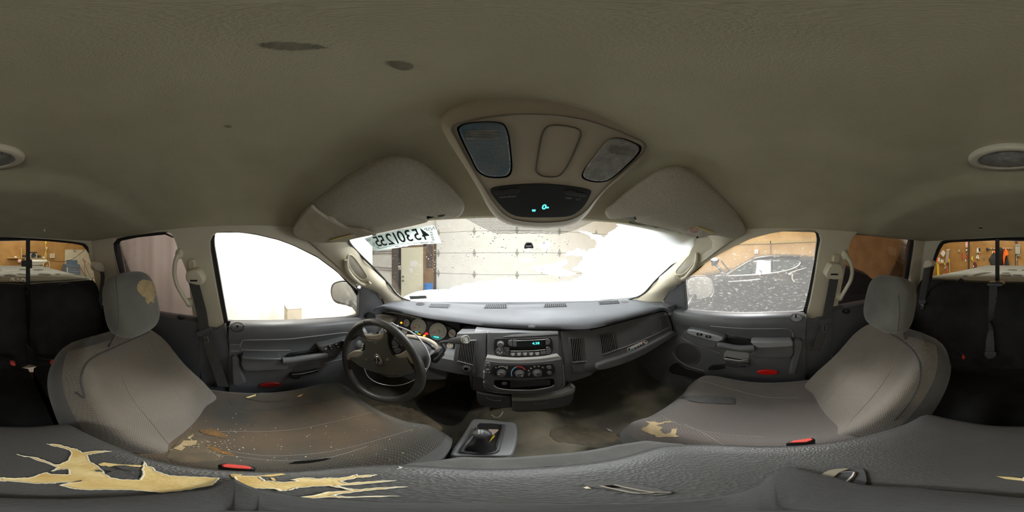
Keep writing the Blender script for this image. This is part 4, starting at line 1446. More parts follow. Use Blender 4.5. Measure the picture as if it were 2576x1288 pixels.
SW = thing('steering_wheel', 'black grained steering wheel with an animal-head shield badge on the hub', 'steering wheel', WC)
RIM = []
for i in range(72):
    a = 2*PI*i/72
    RIM.append(WC+rt*(.189*math.cos(a))+upv*(.189*math.sin(a)))
MB().tube(RIM, .0165, 14, True).build('rim', STEERM, SW, smooth=70)
ZW = crop(850, 780, 270, 1391)
hub = ZW((330, 310), (345, 360), (400, 392), (480, 398), (555, 375), (592, 335), (600, 290), (632, 300), (636, 400), (655, 470), (700, 580), (770, 622), (880, 620), (905, 690), (955, 750), (940, 795), (800, 835), (650, 838), (450, 800), (300, 740), (180, 655), (165, 605), (220, 605), (290, 600), (335, 545), (352, 480), (345, 420), (330, 370))
HB = MB().slab([PW.off(.022).at(*p) for p in cr(hub, 2)], WN*-.05).build('airbag_cover', HUBM, SW, bevel=.011, seg=4)
def wslab(nm, P, h, m, th=.02, bev=.003, k=1, parent=None, base=None):
    return MB().slab([PW.off(h).at(*p) for p in (cr(ZW(*P), k) if k > 1 else ZW(*P))], WN*-th).build(nm, m, parent or SW, bevel=bev)
wslab('spoke', [(120, 590), (190, 530), (250, 522), (335, 528), (318, 585), (270, 608), (200, 612), (120, 660)], .014, TAUPE, .03, .006, 2)
wslab('spoke', [(700, 585), (770, 575), (830, 548), (890, 515), (960, 520), (1010, 700), (930, 690), (890, 625), (790, 634), (735, 625)], .014, TAUPE, .03, .006, 2)
wslab('spoke', [(130, 300), (260, 210), (330, 300), (352, 420), (300, 352), (225, 345), (150, 400)], .006, STEERM, .026, .006, 2)
wslab('spoke', [(600, 200), (690, 250), (760, 330), (690, 420), (660, 470), (640, 400), (630, 300)], .006, STEERM, .026, .006, 2)
wslab('spoke', [(110, 640), (180, 650), (190, 700), (140, 760), (100, 720)], .008, STEERM, .026, .006, 2)
wslab('spoke', [(885, 620), (930, 690), (975, 740), (985, 830), (1040, 760), (1020, 620), (900, 560)], .008, STEERM, .026, .006, 2)
wslab('hub_trim', [(322, 318), (400, 322), (500, 318), (590, 292), (590, 350), (550, 385), (450, 394), (385, 378)], .018, TAUPE, .02, .004, 2)
bt = wslab('control_pad', [(738, 338), (690, 405), (678, 450), (690, 510), (735, 562), (790, 580), (828, 548), (885, 515), (870, 470), (800, 380)], .012, BLACK, .02, .002)
for P in ([(740, 350), (790, 395), (850, 470), (825, 475), (760, 400), (722, 375)], [(715, 385), (755, 410), (800, 460), (745, 468), (698, 462), (690, 430)], [(695, 475), (745, 474), (775, 470), (790, 490), (735, 505), (705, 500)], [(712, 512), (790, 497), (828, 520), (800, 560), (760, 562), (730, 540)]):
    wslab('control_key', P, .015, DARK2, .004, .0015, 1, bt)
bl = wslab('control_pad', [(328, 425), (342, 470), (330, 528), (300, 560), (278, 545), (305, 500), (318, 450)], .012, BLACK, .02, .002)
for y in (445, 475, 505, 535):
    wslab('control_key', rr(322-(y-445)*.25, y, 24, 18, 6, 2), .015, GREYT, .004, .001, 1, bl)
em = wslab('badge', [(450, 605), (468, 585), (495, 568), (530, 590), (556, 622), (568, 670), (574, 702), (520, 712), (470, 705), (448, 655)], .026, STEEL, .006, .002)
wslab('badge_field', [(458, 610), (474, 592), (496, 577), (526, 598), (548, 628), (560, 672), (563, 694), (520, 700), (476, 695), (456, 655)], .0265, BLACK, .002, 0, 1, em)
for x, y, rx, ry in ((498, 618, 9, 20), (504, 655, 12, 30), (508, 685, 8, 10)):
    c = PW.off(.0268).at(*ZW((x, y))[0])
    d = (PW.at(*ZW((x+rx, y))[0])-PW.at(*ZW((x, y))[0])).length
    e = (PW.at(*ZW((x, y+ry))[0])-PW.at(*ZW((x, y))[0])).length
    MB().ell(c, (d, .004, e), None, 12, 8).build('badge_head', STEEL, em)
for P in ([(500, 604), (480, 612), (466, 636), (464, 664), (474, 682), (486, 676), (484, 660)], [(500, 604), (524, 612), (544, 638), (552, 668), (546, 686), (532, 682), (528, 664)]):
    MB().tube([PW.off(.0275).at(*q) for q in cr(ZW(*P), 3, False)], [.0030]*10+[.0024]*9, 8).build('badge_horn', STEEL, em)
text_px('embossed_letters', 'SRS', ZW((465, 428))[0], ZW((510, 425))[0], PW.off(.0225), 4.5, TAUPE, SW)
for x in (370, 645):
    t0, t1 = ZW((x-14, 645), (x+16, 645))
    for dy, w in ((-4, .6), (0, 1)):
        a, b = PW.off(.0225).at(t0[0]*(1-.0), t0[1]+dy), PW.off(.0225).at(t1[0], t1[1]+dy)
        MB().tube([a.lerp(b, .5-w/2), a.lerp(b, .5+w/2)], .0008, 5).build('horn_mark', TAUPE, SW)
for x in (350, 385, 420):
    a, b = PW.off(.012).at(*ZW((x, 140))[0]), PW.off(.012).at(*ZW((x+12, 170))[0])
    MB().obox((a+b)/2+WN*.0045, (b-a)*.5, rt*.004, WN*.002).build('rim_wear', BLACK, SW)
# white wire hung round the column
wire = thing('wire_loop', 'thin white wire looped around the steering column', 'wire', WC-WN*.05)
PWB = PW.off(-.03)
P = ZW((700, 165), (735, 188), (775, 210), (870, 245), (960, 290), (1035, 350), (1090, 420), (1140, 490), (1170, 560), (1190, 640), (1175, 720), (1140, 790))
P2 = ZW((1140, 790), (1070, 860), (980, 910), (860, 960), (700, 980), (520, 945), (400, 870), (350, 775), (335, 700), (400, 560), (520, 330), (620, 200), (700, 165))
WM = mat('white_wire', (.85, .84, .88), .35)
MB().tube([PWB.at(*q) for q in cr(P, 4, False)], .0026, 7).build('strand', WM, wire)
MB().tube([PW.off(-.09+(.06 if i in (0,) else 0)).at(*q) for i, q in enumerate(cr(P2, 4, False))], .0022, 7).build('strand', WM, wire)
MB().tube([PWB.at(*q) for q in cr(ZW((1115, 755), (1140, 770), (1130, 810), (1115, 820), (1125, 790), (1150, 765)), 4, False)], .0022, 7).build('twist', WM, wire)
MB().ell(PWB.at(*ZW((770, 208))[0]), (.005, .005, .005)).build('knot', WM, wire)

# pedals
for lab, P, y in (('black ribbed accelerator pad in the driver footwell', [(1172, 968), (1191, 970), (1174, 999), (1156, 996)], .84), ('dim brake pad in the driver footwell, left of the accelerator', [(1122, 962), (1134, 960), (1134, 971), (1121, 973)], .80)):
    t = thing('pedal', lab, 'pedal', on(*P[0], y=y))
    pl = PY(y)
    A = [pl.at(*p) for p in P]
    MB().slab(A, V((0, .015, -.004))).build('pad', RUBBER, t, bevel=.003)
    for i in range(2):
        s = .25+.5*i
        a, b = A[0].lerp(A[1], s), A[3].lerp(A[2], s)
        MB().obox((a+b)/2+V((0, -.004, 0)), (A[1]-A[0])*.18, (b-a)*.46, V((0, .003, 0))).build('rib', DARK, t)
    MB().tube([(A[0]+A[1])/2+V((0, .01, 0)), (A[0]+A[1])/2+V((0, .10, .16))], .008, 8).build('arm', BLACK, t)

# transfer case shifter on the tunnel
TS = thing('transfer_case_shifter', 'black four wheel drive lever in a dusty boot plate on the tunnel', 'gear lever', (-.06, .38, -.84))
ZS = crop(1120, 1030, 210, 2081)
pt = PZ(-.805)
pl_ = MB().slab([pt.at(*p) for p in cr(ZS((700, 240), (830, 230), (1200, 265), (1490, 300), (1690, 318), (1780, 400), (1790, 700), (1700, 1050), (1560, 1150), (1000, 1150), (430, 1150), (120, 1120), (380, 700), (560, 420), (640, 290)), 2)], V((0, 0, -.045))).build('boot_plate', LIGHTPL, TS, bevel=.012, seg=3)
ins = MB().slab([pt.off(-.0).at(*p)+V((0, 0, .002)) for p in cr(ZS((860, 345), (1450, 380), (1480, 420), (1400, 720), (1330, 920), (1280, 1020), (1180, 1085), (1000, 1105), (480, 1090), (410, 1020), (560, 820), (700, 650), (800, 480)), 2)], V((0, 0, -.01))).build('boot_opening', RUBBER, TS)
bz = [pt.at(*q)+V((0, 0, .008)) for q in cr(ZS((790, 480), (700, 640), (560, 820), (430, 1000), (470, 1080), (1000, 1098), (1190, 1075), (1300, 980), (1330, 860), (1420, 560), (1450, 400)), 4, False)]
MB().tube(bz, .006, 8).build('boot_rim', DARK2, TS)
MB().tube([pt.at(*q)+V((0, 0, .014)) for q in cr(ZS((770, 870), (650, 1000), (720, 1030), (900, 1045), (1080, 1045), (1140, 1015)), 4, False)], .004, 8).build('boot_clip', LIGHTPL, TS)
kc = PZ(-.69).at(*ZS((905, 600))[0])
bc = PZ(-.80).at(*ZS((930, 1000))[0])
rows = []
for t, r in ((0, .034), (.25, .022), (.55, .015), (.85, .011), (1, .010)):
    c = bc.lerp(kc+V((0, -.01, -.02)), t)
    rows.append([c+V((r*math.cos(2*PI*i/18), r*math.sin(2*PI*i/18)*.9, 0)) for i in range(18)])
MB().loft(rows, True, True, True).build('boot', RUBBER, TS)
kr = Matrix.Rotation(.25, 3, 'X')
kb = MB().ell(kc, (.0235, .021, .0135), kr, 22, 14).build('knob', DARK2, TS)
MB().lathe(kc+V((0, -.006, -.022)), (0, -.2, 1), [(.013, .008), (.0125, .013), (.010, .015)], 18).build('knob_collar', DARK2, TS)
n0 = (V((0, 0, 0))-kc).normalized()
for i in range(4):
    for (xa, xb, m) in ((822, 868, WHITE), (885, 945, GREYT)):
        drape('shift_mark', ZS((xa, 510+28*i), (xb, 510+28*i), (xb-4, 524+28*i), (xa-4, 524+28*i)), [kb], m, kb, .0006, 2)
PAPER = mat('pale_paper', (.72, .58, .5), .8)
YEL = mat('yellow_foam', (.75, .5, .05), .8)
MB().slab([pt.at(*p)+V((0, 0, .006)) for p in ZS((1080, 505), (1330, 508), (1320, 540), (1200, 640), (1140, 640))], V((0, 0, -.003))).build('torn_liner', PAPER, TS)
MB().slab([pt.at(*p)+V((0, 0, .007)) for p in ZS((1180, 668), (1245, 645), (1225, 700), (1120, 800), (1095, 820))], V((0, 0, -.003))).build('torn_liner', YEL, TS)
# ------------------------------------------------------------------ seats
def bolster(u):
    a = abs(u)
    return math.exp(-((a-.74)/.17)**2)


def backrest(root, cx, B, T, w0, m, mside, thick=.12):
    B, T = V(B), V(T)
    U = (T-B).normalized()
    Ln = (T-B).length
    N = V((0, U.z, -U.y))
    def fr(u, v):
        w = w0*(.90+.10*sstep(0, .3, v))*(1-max(0, (v-.58)/.44)**2.7)**(1/2.7)
        b = .050*bolster(u)*(1-.5*sstep(.7, 1, v))+.022*math.exp(-((v-.22)/.2)**2)*(1-abs(u)**2)
        b -= .085*abs(u)**5+.05*max(0, (v-.84)/.16)**2.2+.02*max(0, (.08-v)/.08)
        return B+U*(Ln*v)+V((w*u, 0, 0))+N*b
    nu, nv = 36, 30
    F = [[fr(-1+2*i/nu, j/nv) for i in range(nu+1)] for j in range(nv+1)]
    loop = []
    for j in range(nv+1):
        r = F[j]
        bk = [V(((cx+(p.x-cx)*.94), p.y, p.z))-N*(thick*(1-.35*max(0, (j/nv-.8)/.2))+.0)+N*(.075*abs(-1+2*i/nu)**6) for i, p in enumerate(r)]
        loop.append(r+bk[::-1])
    def mi(j, i):
        if i > nu: return 1
        u = abs(-1+2*(i+.5)/nu)
        return 1 if (u > .90 or j/nv > .93) else 0
    mb = MB().loft(loop, True, True, True, mif=mi)
    o = mb.build('backrest', [m, mside], root, smooth=65)
    return o, fr


def cushion(root, cx, w0, y0, y1, zc, m, mside):
    rows = []
    nu, nv = 34, 26
    for j in range(nv+1):
        s = j/nv
        y = y0+(y1-y0)*s
        w = w0*(1-.13*max(0, (s-.8)/.2)**2)
        r = [V((cx-w*.98, y-.02*s, -.93)), V((cx-w*1.0, y, zc-.09))]
        for i in range(nu+1):
            u = -1+2*i/nu
            z = zc+.032*bolster(u)-.07*abs(u)**8-.015*(1-u*u)*math.sin(PI*min(1, s*1.1))
            z += .018*math.exp(-((s-.8)/.18)**2)-.085*max(0, (s-.86)/.14)**2.2
            r.append(V((cx+w*u, y, z)))
        r += [V((cx+w*1.0, y, zc-.09)), V((cx+w*.98, y-.02*s, -.93))]
        rows.append(r)
    f = rows[-1]
    rows.append([V((p.x, p.y-.005, min(p.z, -.83))) for p in f])
    def mi(j, i): return 1 if (i < 3 or i > nu) else 0
    return MB().loft(rows, True, True, True, mif=mi).build('seat_cushion', [m, mside], root, smooth=60)


def headrest(root, c, r, tilt, posts):
    R = Matrix.Rotation(tilt, 3, 'X')
    hr = MB().ell(c, r, R, 32, 20, .62).build('headrest', HEADR, root, smooth=80)
    for s in (-1, 1):
        a = V(c)+V((s*.055, -.01, -r[2]*.8))
        MB().tube([a, V(posts)+V((s*.055, 0, 0))], .006, 8).build('headrest_post', STEEL, root)
    return hr


DS = thing('driver_seat', 'stained driver seat with a hole worn in its headrest, behind the wheel', 'seat', (-.39, 0, -.95))
DBK, dfr = backrest(DS, -.39, (-.39, -.145, -.735), (-.39, -.47, -.295), .262, SEATM, VELOUR)
DCU = cushion(DS, -.39, .275, -.26, .385, -.695, SEATD, VELOUR)
DHR = headrest(DS, (-.402, -.378, -.166), (.108, .050, .112), .25, (-.395, -.43, -.34))
PS = thing('passenger_seat', 'passenger seat with a clean headrest and torn cushion corner, beside the passenger door', 'seat', (.49, 0, -.95))
PBK, pfr = backrest(PS, .49, (.49, -.150, -.75), (.49, -.515, -.315), .262, SEATM, VELOUR)
PCU = cushion(PS, .49, .268, -.26, .345, -.705, SEATP, VELOUR)
PHR = headrest(PS, (.485, -.441, -.196), (.120, .056, .116), .25, (.485, -.49, -.37))
SEAMM = mat('seam_thread', (.21, .19, .165), .9)
SEAMD = mat('seam_dark', (.05, .048, .045), .95)
Z5 = crop(0, 540, 560, 1387)
for P in (Z5((690, 840), (740, 960), (790, 1080), (850, 1180), (905, 1245), (1020, 1390), (1085, 1470)), Z5((900, 745), (960, 880), (1020, 990), (1080, 1085), (1160, 1190), (1215, 1270), (1220, 1310)), Z5((1070, 715), (1090, 790), (1130, 870), (1180, 960), (1240, 1030), (1290, 1085), (1310, 1150))):
    seam('seam', P, [DBK], SEAMM, DS, .0014, .0002)
seam('piping', Z5((470, 1105), (530, 1140), (505, 1040), (530, 940), (590, 885), (700, 835), (900, 745), (1030, 690), (1130, 680)), [DBK], VELOUR, DS, .0035, .0008)
for P in (Z6((225, 640), (215, 720), (160, 820), (80, 940), (0, 1030)), Z6((380, 690), (320, 780), (280, 900), (190, 1020), (100, 1120), (45, 1180), (50, 1260), (75, 1290)), Z6((545, 810), (500, 900), (480, 960), (400, 1080), (300, 1200), (220, 1290), (160, 1400))):
    seam('seam', P, [PBK], SEAMM, PS, .0014, .0002)
seam('piping', Z6((230, 640), (330, 665), (450, 730), (560, 800), (630, 870), (655, 960), (640, 1070), (590, 1160), (490, 1280)), [PBK], VELOUR, PS, .0035, .0008)
# headrest seams and the worn hole
seam('seam', Z5((720, 370), (728, 480), (738, 600), (735, 680), (720, 745)), [DHR], VELOUR, DHR, .0018, .0002)
seam('seam', Z6((520, 500), (528, 600), (520, 680), (515, 735)), [PHR], VELOUR, PHR, .0018, .0002)
drape('worn_hole', jag(cr(Z5((850, 455), (862, 425), (885, 405), (910, 408), (930, 412), (955, 430), (972, 455), (982, 490), (970, 505), (958, 525), (960, 548), (945, 545), (935, 540), (920, 560), (910, 545), (905, 520), (885, 505), (868, 490)), 1), 2.2, 2, 9), [DHR], TANW, DHR, .0012, 4, label='tan foam showing through a worn hole')
# driver cushion: seams, split, rust coloured worn corner, buckle side tear
ZK = crop(400, 960, 750, 2576)
for P in (ZK((600, 150), (640, 200), (760, 250), (1000, 240), (1300, 190), (1650, 120)), ZK((380, 435), (640, 430), (900, 432), (1200, 410), (1500, 350), (1750, 290), (1900, 250)), ZK((600, 600), (900, 640), (1200, 635), (1500, 600), (1800, 530), (2000, 470), (2200, 410)), ZK((460, 625), (700, 650), (900, 675), (1200, 685), (1500, 650), (1800, 560))):
    seam('seam', P, [DCU], SEAMM if P[0][1] > 1085 else SEAMD, DS, .0013, .0003)
drape('split', ZK((1120, 712), (1180, 690), (1280, 675), (1400, 665), (1440, 660), (1490, 665), (1420, 685), (1300, 705), (1200, 712)), [DCU], MATTE, DS, .0012, 3)
RUSTM = mat('rust_stain', (.20, .10, .03), .95, (.09, .065, .035), 70, .5, 300)
DBR = mat('worn_brown_cloth', (.125, .095, .058), .95, (.08, .065, .045), 25, .5, 350)
drape('worn_cloth', cr(ZK((150, 540), (260, 440), (400, 470), (440, 560), (560, 640), (480, 690), (200, 700), (60, 650)), 2), [DCU], DBR, DS, .0011, 6)
for P in (((350, 420), (440, 410), (520, 430), (600, 480), (560, 490), (470, 470), (380, 450)), ((410, 540), (450, 560), (540, 590), (660, 630), (620, 640), (500, 610), (430, 580))):
    drape('rust_stain', cr(ZK(*P), 2), [DCU], RUSTM, DS, .002, 4)
for P in (((175, 550), (210, 510), (330, 510), (320, 545), (240, 560)), ((120, 580), (180, 545), (230, 570), (190, 600)), ((240, 490), (300, 450), (270, 500))):
    drape('torn_cloth', ZK(*P), [DCU], TANW, DS, .003, 4)
crm = MB()
for i in range(150):
    px_, py_ = ZK((random.gauss(480, 170), random.gauss(520, 90)) if i < 95 else (random.uniform(600, 2300), random.uniform(300, 690)))[0]
    h = hit(px_, py_, [DCU], .001)
    if h:
        s = random.uniform(.0008, .0022)
        crm.box(h[0], (s, s*random.uniform(.6, 1.6), s), Matrix.Rotation(random.random()*3, 3, 'Z'))
CRM = mat('crumbs', (.65, .52, .30), .9, (.8, .75, .62), 200)
tag(crm.build('crumbs', CRM, None, smooth=0), 'pale crumbs scattered over the driver seat cushion', 'crumbs', kind='stuff')
# side flap of the driver cushion by the door
drape('torn_flap', cr(ZK((750, 140), (900, 85), (1050, 90), (1110, 150), (1000, 172), (880, 168)), 2), [DCU, D1P], SEATD, DS, .004, 6)
for P in (((745, 140), (835, 115), (838, 125), (770, 145)), ((1190, 130), (1250, 105), (1225, 130))):
    drape('torn_edge', ZK(*P), [DCU, D1P], FOAM, DS, .006, 3)
# passenger cushion: seams, torn corner
ZP = crop(1650, 560, 600, 1680)
for P in (ZP((270, 1100), (380, 1130), (560, 1180), (750, 1225), (900, 1235), (1000, 1230)), ZP((200, 1420), (350, 1490), (520, 1580), (800, 1600), (1030, 1560))):
    seam('seam', P, [PCU], SEAMM, PS, .0015, .0003)
ZT = crop(1200, 1020, 700, 2576)
seam('seam', ZT((1700, 90), (1850, 170), (2100, 240), (2400, 280), (2650, 290)), [PCU], SEAMM, PS, .0015, .0003)
drape('torn_patch', jag(ZT((1520, 215), (1560, 200), (1600, 170), (1555, 145), (1640, 150), (1680, 165), (1740, 148), (1840, 152), (1740, 160), (1660, 185), (1720, 200), (1690, 230), (1740, 265), (1790, 255), (1800, 220), (1850, 212), (1845, 245), (1835, 270), (1885, 292), (1780, 292), (1670, 292), (1640, 270), (1580, 250)), 1.6, 3, 2), [PCU], TANW, PS, .0012, 4, label='tan foam in a torn cushion corner')
o = drape('lap_strap', [(1690, 1003), (1704, 994), (1770, 996), (1846, 1001), (1849, 1017), (1757, 1013)], [PCU], BELT, None, .004, 6)
tag(o, 'short dark webbing strap lying across the passenger cushion', 'strap')
# ------------------------------------------------------------------ centre armrest
AR_ = thing('centre_armrest', 'black vinyl centre armrest, its cover torn open to yellow foam', 'armrest', (.045, -.05, -.95))
LO_ = [(0, 1067), (80, 1068), (150, 1062), (180, 1065), (230, 1090), (300, 1120), (380, 1150), (520, 1175), (640, 1182), (760, 1180), (850, 1172), (940, 1166), (1020, 1165), (1110, 1170), (1220, 1175), (1330, 1172), (1430, 1165), (1560, 1145), (1640, 1122), (1700, 1113), (1800, 1113), (1900, 1117), (2000, 1116), (2100, 1105), (2200, 1085), (2280, 1060), (2330, 1037), (2400, 1050), (2500, 1065)]
PA = PZ(-.50)
top = crv(PA.pts(LO_), 3)
c = sum(top, V())/len(top)
rows = []
for k, (s, dz) in enumerate(((.03, .006), (.45, .005), (.80, .003), (.93, .0), (.975, -.006), (1.0, -.020), (1.0, -.075), (.97, -.09))):
    rows.append([c+(p-c)*s+V((0, 0, dz)) for p in top])
LID = MB().loft(rows, True, True, True).build('lid', VINYL, AR_, smooth=60)
bo = [V((-.10, -.29, 0)), V((.20, -.29, 0)), V((.205, .12, 0)), V((.185, .172, 0)), V((.14, .188, 0)), V((.04, .192, 0)), V((-.06, .180, 0)), V((-.10, .13, 0))]
MB().slab([p+V((0, 0, -.94)) for p in bo], (0, 0, .415)).build('console_box', CLOTHG, AR_, bevel=.012, seg=3)
seam('lid_seam', [(1000, 1168), (1110, 1174), (1220, 1179), (1330, 1176), (1430, 1169), (1560, 1149), (1640, 1126)], [LID], VINYL, AR_, .003, .001)
ZA = crop(0, 1020, 700, 2576)
ZA2 = crop(600, 1020, 700, 2576)
F1 = [(155, 452), (215, 472), (330, 482), (420, 515), (500, 548), (560, 545), (635, 510), (665, 440), (640, 412), (560, 390), (430, 358), (560, 368), (650, 398), (710, 405), (760, 440), (870, 425), (1030, 425), (890, 442), (800, 458), (830, 525), (900, 562), (940, 600), (960, 630), (1010, 665), (1100, 685), (1300, 692), (1330, 640), (1320, 600), (1330, 520), (1360, 570), (1400, 572), (1430, 605), (1560, 650), (1800, 662), (2020, 672), (1960, 738), (1750, 780), (1500, 806), (1380, 795), (1200, 780), (1000, 778), (800, 780), (690, 770), (560, 738), (740, 705), (560, 712), (480, 720), (330, 722), (100, 700), (0, 700), (0, 668), (150, 676), (280, 668), (330, 655), (430, 620), (460, 635), (560, 640), (650, 640), (640, 590), (560, 588), (480, 610), (540, 575), (500, 560), (300, 488)]
F1, G1 = jag(ZA(*F1), 1.4, 4, 3), None
drape('torn_foam', F1, [LID], FOAM, AR_, .0016, 5, label='yellow foam bursting through the torn cover')
seam('torn_edge', F1, [LID], CREAMT, AR_, .0010, .0018, 1, True)
for P in ([(905, 545), (960, 528), (1100, 545), (1320, 555), (1300, 572), (1150, 560), (1060, 560), (1010, 570), (930, 560)], [(2130, 640), (2160, 635), (2250, 640), (2220, 660), (2150, 670)]):
    drape('torn_foam', ZA(*P), [LID], FOAM, AR_, .0016, 4)
for P in ([(920, 572), (980, 560), (1080, 600), (1040, 610), (940, 592)], [(1060, 560), (1160, 555), (1320, 590), (1230, 605), (1120, 590)], [(960, 632), (1080, 600), (1200, 640), (1290, 675), (1240, 690), (1080, 672)], [(870, 598), (930, 600), (960, 615), (890, 615)], [(1085, 592), (1150, 610), (1180, 635), (1120, 625)], [(700, 705), (760, 690), (750, 705), (640, 720)]):
    drape('vinyl_shred', ZA(*P), [LID], VINYL, AR_, .0030, 4)
drape('torn_foam', [(2505, 1198), (2540, 1200), (2576, 1204), (2576, 1210), (2530, 1205)], [LID], FOAM, AR_, .0016, 4)
G1 = [(-40, 655), (80, 655), (190, 662), (240, 700), (400, 712), (560, 700), (480, 690), (600, 672), (740, 680), (850, 670), (920, 675), (1050, 655), (1090, 640), (1105, 655), (1280, 642), (1200, 662), (1080, 670), (940, 700), (1000, 722), (1200, 706), (1455, 694), (1200, 722), (1000, 738), (900, 740), (980, 765), (1110, 780), (1300, 762), (1560, 752), (1350, 775), (1150, 790), (980, 812), (850, 832), (980, 846), (1480, 838), (1000, 854), (830, 848), (560, 866), (420, 866), (560, 852), (700, 835), (840, 800), (1060, 788), (940, 762), (850, 745), (700, 748), (540, 762), (480, 780), (390, 792), (340, 772), (150, 768), (20, 762)]
G1 = jag(ZA2(*G1), 1.2, 4, 5)
drape('torn_foam', G1, [LID], FOAM, AR_, .0016, 5)
seam('torn_edge', G1, [LID], CREAMT, AR_, .0010, .0018, 1, True)
for P in ([(140, 655), (400, 630), (440, 640), (300, 660)], [(290, 668), (330, 672), (350, 700), (320, 698)]):
    drape('torn_foam', ZA2(*P), [LID], FOAM, AR_, .0016, 4)
# latches on the armrest
ZL = crop(1876, 1020, 700, 2576)
lt = drape('latch', cr(ZL((690, 655), (760, 610), (850, 588), (980, 582), (1080, 590), (1110, 640), (1100, 740), (900, 720)), 2), [LID], DARK2, AR_, .003, 5)
drape('latch_plate', cr(ZL((690, 655), (770, 605), (870, 590), (960, 590), (860, 625), (790, 680)), 2), [LID], TAUPE, lt, .006, 4)
seam('latch_bail', ZL((790, 680), (860, 625), (1010, 620), (960, 690), (910, 715), (800, 690)), [LID], STEEL, lt, .0016, .004, 2, True)
l2 = drape('latch', cr(ZT((980, 730), (1100, 705), (1300, 705), (1500, 740), (1800, 800), (1700, 830), (1560, 825), (1300, 790), (1080, 760)), 2), [LID], CLOTHG, AR_, .002, 6)
drape('latch_slot', ZT((1180, 742), (1270, 738), (1325, 755), (1240, 765)), [LID], MATTE, l2, .0035, 3)
seam('latch_edge', ZT((1140, 745), (1250, 770), (1500, 815), (1700, 800)), [LID], TAUPE, l2, .0012, .003)
seam('latch_edge', ZT((1270, 735), (1400, 765), (1600, 800), (1800, 808)), [LID], TAUPE, l2, .0012, .003)
drape('scrap', ZT((985, 760), (1020, 750), (1060, 770), (1010, 772)), [LID], CRM, l2, .003, 3)
drape('crease', ZA2((1460, 590), (1490, 578), (1480, 562), (1525, 575), (1500, 585)), [LID], GREYT, AR_, .001, 3)
# dark shape added under the camera in place of its mount
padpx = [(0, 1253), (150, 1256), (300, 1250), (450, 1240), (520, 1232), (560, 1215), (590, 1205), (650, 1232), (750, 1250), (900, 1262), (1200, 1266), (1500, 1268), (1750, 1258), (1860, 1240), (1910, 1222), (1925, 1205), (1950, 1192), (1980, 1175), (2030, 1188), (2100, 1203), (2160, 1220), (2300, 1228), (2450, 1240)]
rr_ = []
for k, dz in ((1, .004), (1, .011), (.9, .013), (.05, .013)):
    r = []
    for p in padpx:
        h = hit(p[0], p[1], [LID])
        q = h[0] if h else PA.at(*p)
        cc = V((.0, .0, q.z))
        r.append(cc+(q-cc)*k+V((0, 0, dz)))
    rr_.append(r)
tag(MB().loft(rr_, True, True, True).build('mount_stand_in', mat('mount_stand_in', (.055, .055, .055), .75, None, 1, .3, 300), None), 'flat dark grey shape with a peaked corner, standing in for the camera mount on the torn armrest', 'pad')

# seat buckles standing beside the armrest
def buckle(lab, P, zt, stemlow, m=REDB, group=None, w=.0):
    pl = PZ(zt)
    A = [pl.at(*p) for p in P]
    c = sum(A, V())/len(A)
    t = thing('seat_buckle', lab, 'buckle', c-V((0, 0, .1)), group)
    B2 = [c+(p-c)*1.25 for p in A]
    MB().slab([p+V((0, 0, -.004)) for p in B2], V((0, 0, -.06))).build('housing', BLACK, t, bevel=.003)
    MB().slab(A, V((0, 0, -.012))).build('release_button', m, t, bevel=.002)
    MB().tube([c+V((0, 0, -.05)), c+V((0, 0, -stemlow))], .008, 8).build('stalk', BLACK, t)
buckle('red buttoned seat buckle between the driver cushion and the armrest', [(556, 1169), (572, 1166), (620, 1171), (634, 1175), (630, 1180), (590, 1178), (560, 1175)], -.565, .3)
buckle('red buttoned seat buckle between the passenger cushion and the armrest', [(1985, 1113), (1995, 1108), (2040, 1101), (2046, 1106), (2030, 1112)], -.575, .3)

# ------------------------------------------------------------------ rear bench
RS = thing('rear_bench', 'rear bench with split backrest, deep shade put into its near black cloth', 'seat', (CX, -.85, -.95))
def rback(x0, x1, zt):
    rows = []
    for j in range(15):
        v = j/14
        r = []
        for i in range(17):
            s = i/16
            u = -1+2*s
            y = -.83-.12*v+.025*math.sin(PI*s)-.05*abs(u)**8
            z = -.70+(zt+.70)*v-.03*abs(u)**6*v
            y -= .05*max(0, (v-.85)/.15)**2
            r.append(V((x0+(x1-x0)*s, y, z)))
        bk = [V((p.x, -1.03, p.z-.01)) for p in r[::-1]]
        rows.append(r+bk)
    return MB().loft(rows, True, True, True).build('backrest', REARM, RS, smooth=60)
def rcush(x0, x1):
    rows = []
    for j in range(13):
        v = j/12
        r = [V((x0, -.86+.42*v, -.92))]
        for i in range(15):
            s = i/14
            u = -1+2*s
            r.append(V((x0+(x1-x0)*s, -.86+.42*v, -.685+.02*math.sin(PI*v)-.05*max(0, (v-.8)/.2)**2-.04*abs(u)**8)))
        r.append(V((x1, -.86+.42*v, -.92)))
        rows.append(r)
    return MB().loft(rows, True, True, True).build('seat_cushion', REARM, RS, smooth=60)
RB1 = rback(-.685, -.168, -.170)
RB2 = rback(-.162, .765, -.165)
rcush(-.67, -.18)
rcush(-.15, .75)
for P in (Z5((290, 470), (305, 620), (300, 780), (320, 860)), Z5((400, 480), (380, 640), (400, 800))):
    seam('seam', P, [RB1], REARM, RS, .0015, 0)
MB().slab([on(*p, y=-.80) for p in Z5((160, 800), (180, 815), (200, 830), (215, 860), (205, 930), (165, 920))], V((0, .02, 0))).build('hinge_bracket', BLACK, RS, bevel=.003)
seam('seat_gap', Z5((185, 470), (185, 640), (178, 790)), [RB1, RB2], MATTE, RS, .004, 0)
o = MB().tube([on(*p, y=-.955) for p in cr(Z5((365, 440), (380, 434), (400, 430), (428, 432)), 3, False)], [.006]*10, 8)
o.build('release_tab', BLACK, RS)
ZR2 = crop(2330, 590, 246, 2263)
MB().tube([on(*p, y=-.97) for p in cr(ZR2((720, 1110), (730, 1085), (800, 1030), (860, 1070), (930, 1125)), 4, False)], .006, 8).build('release_loop', BLACK, RS)
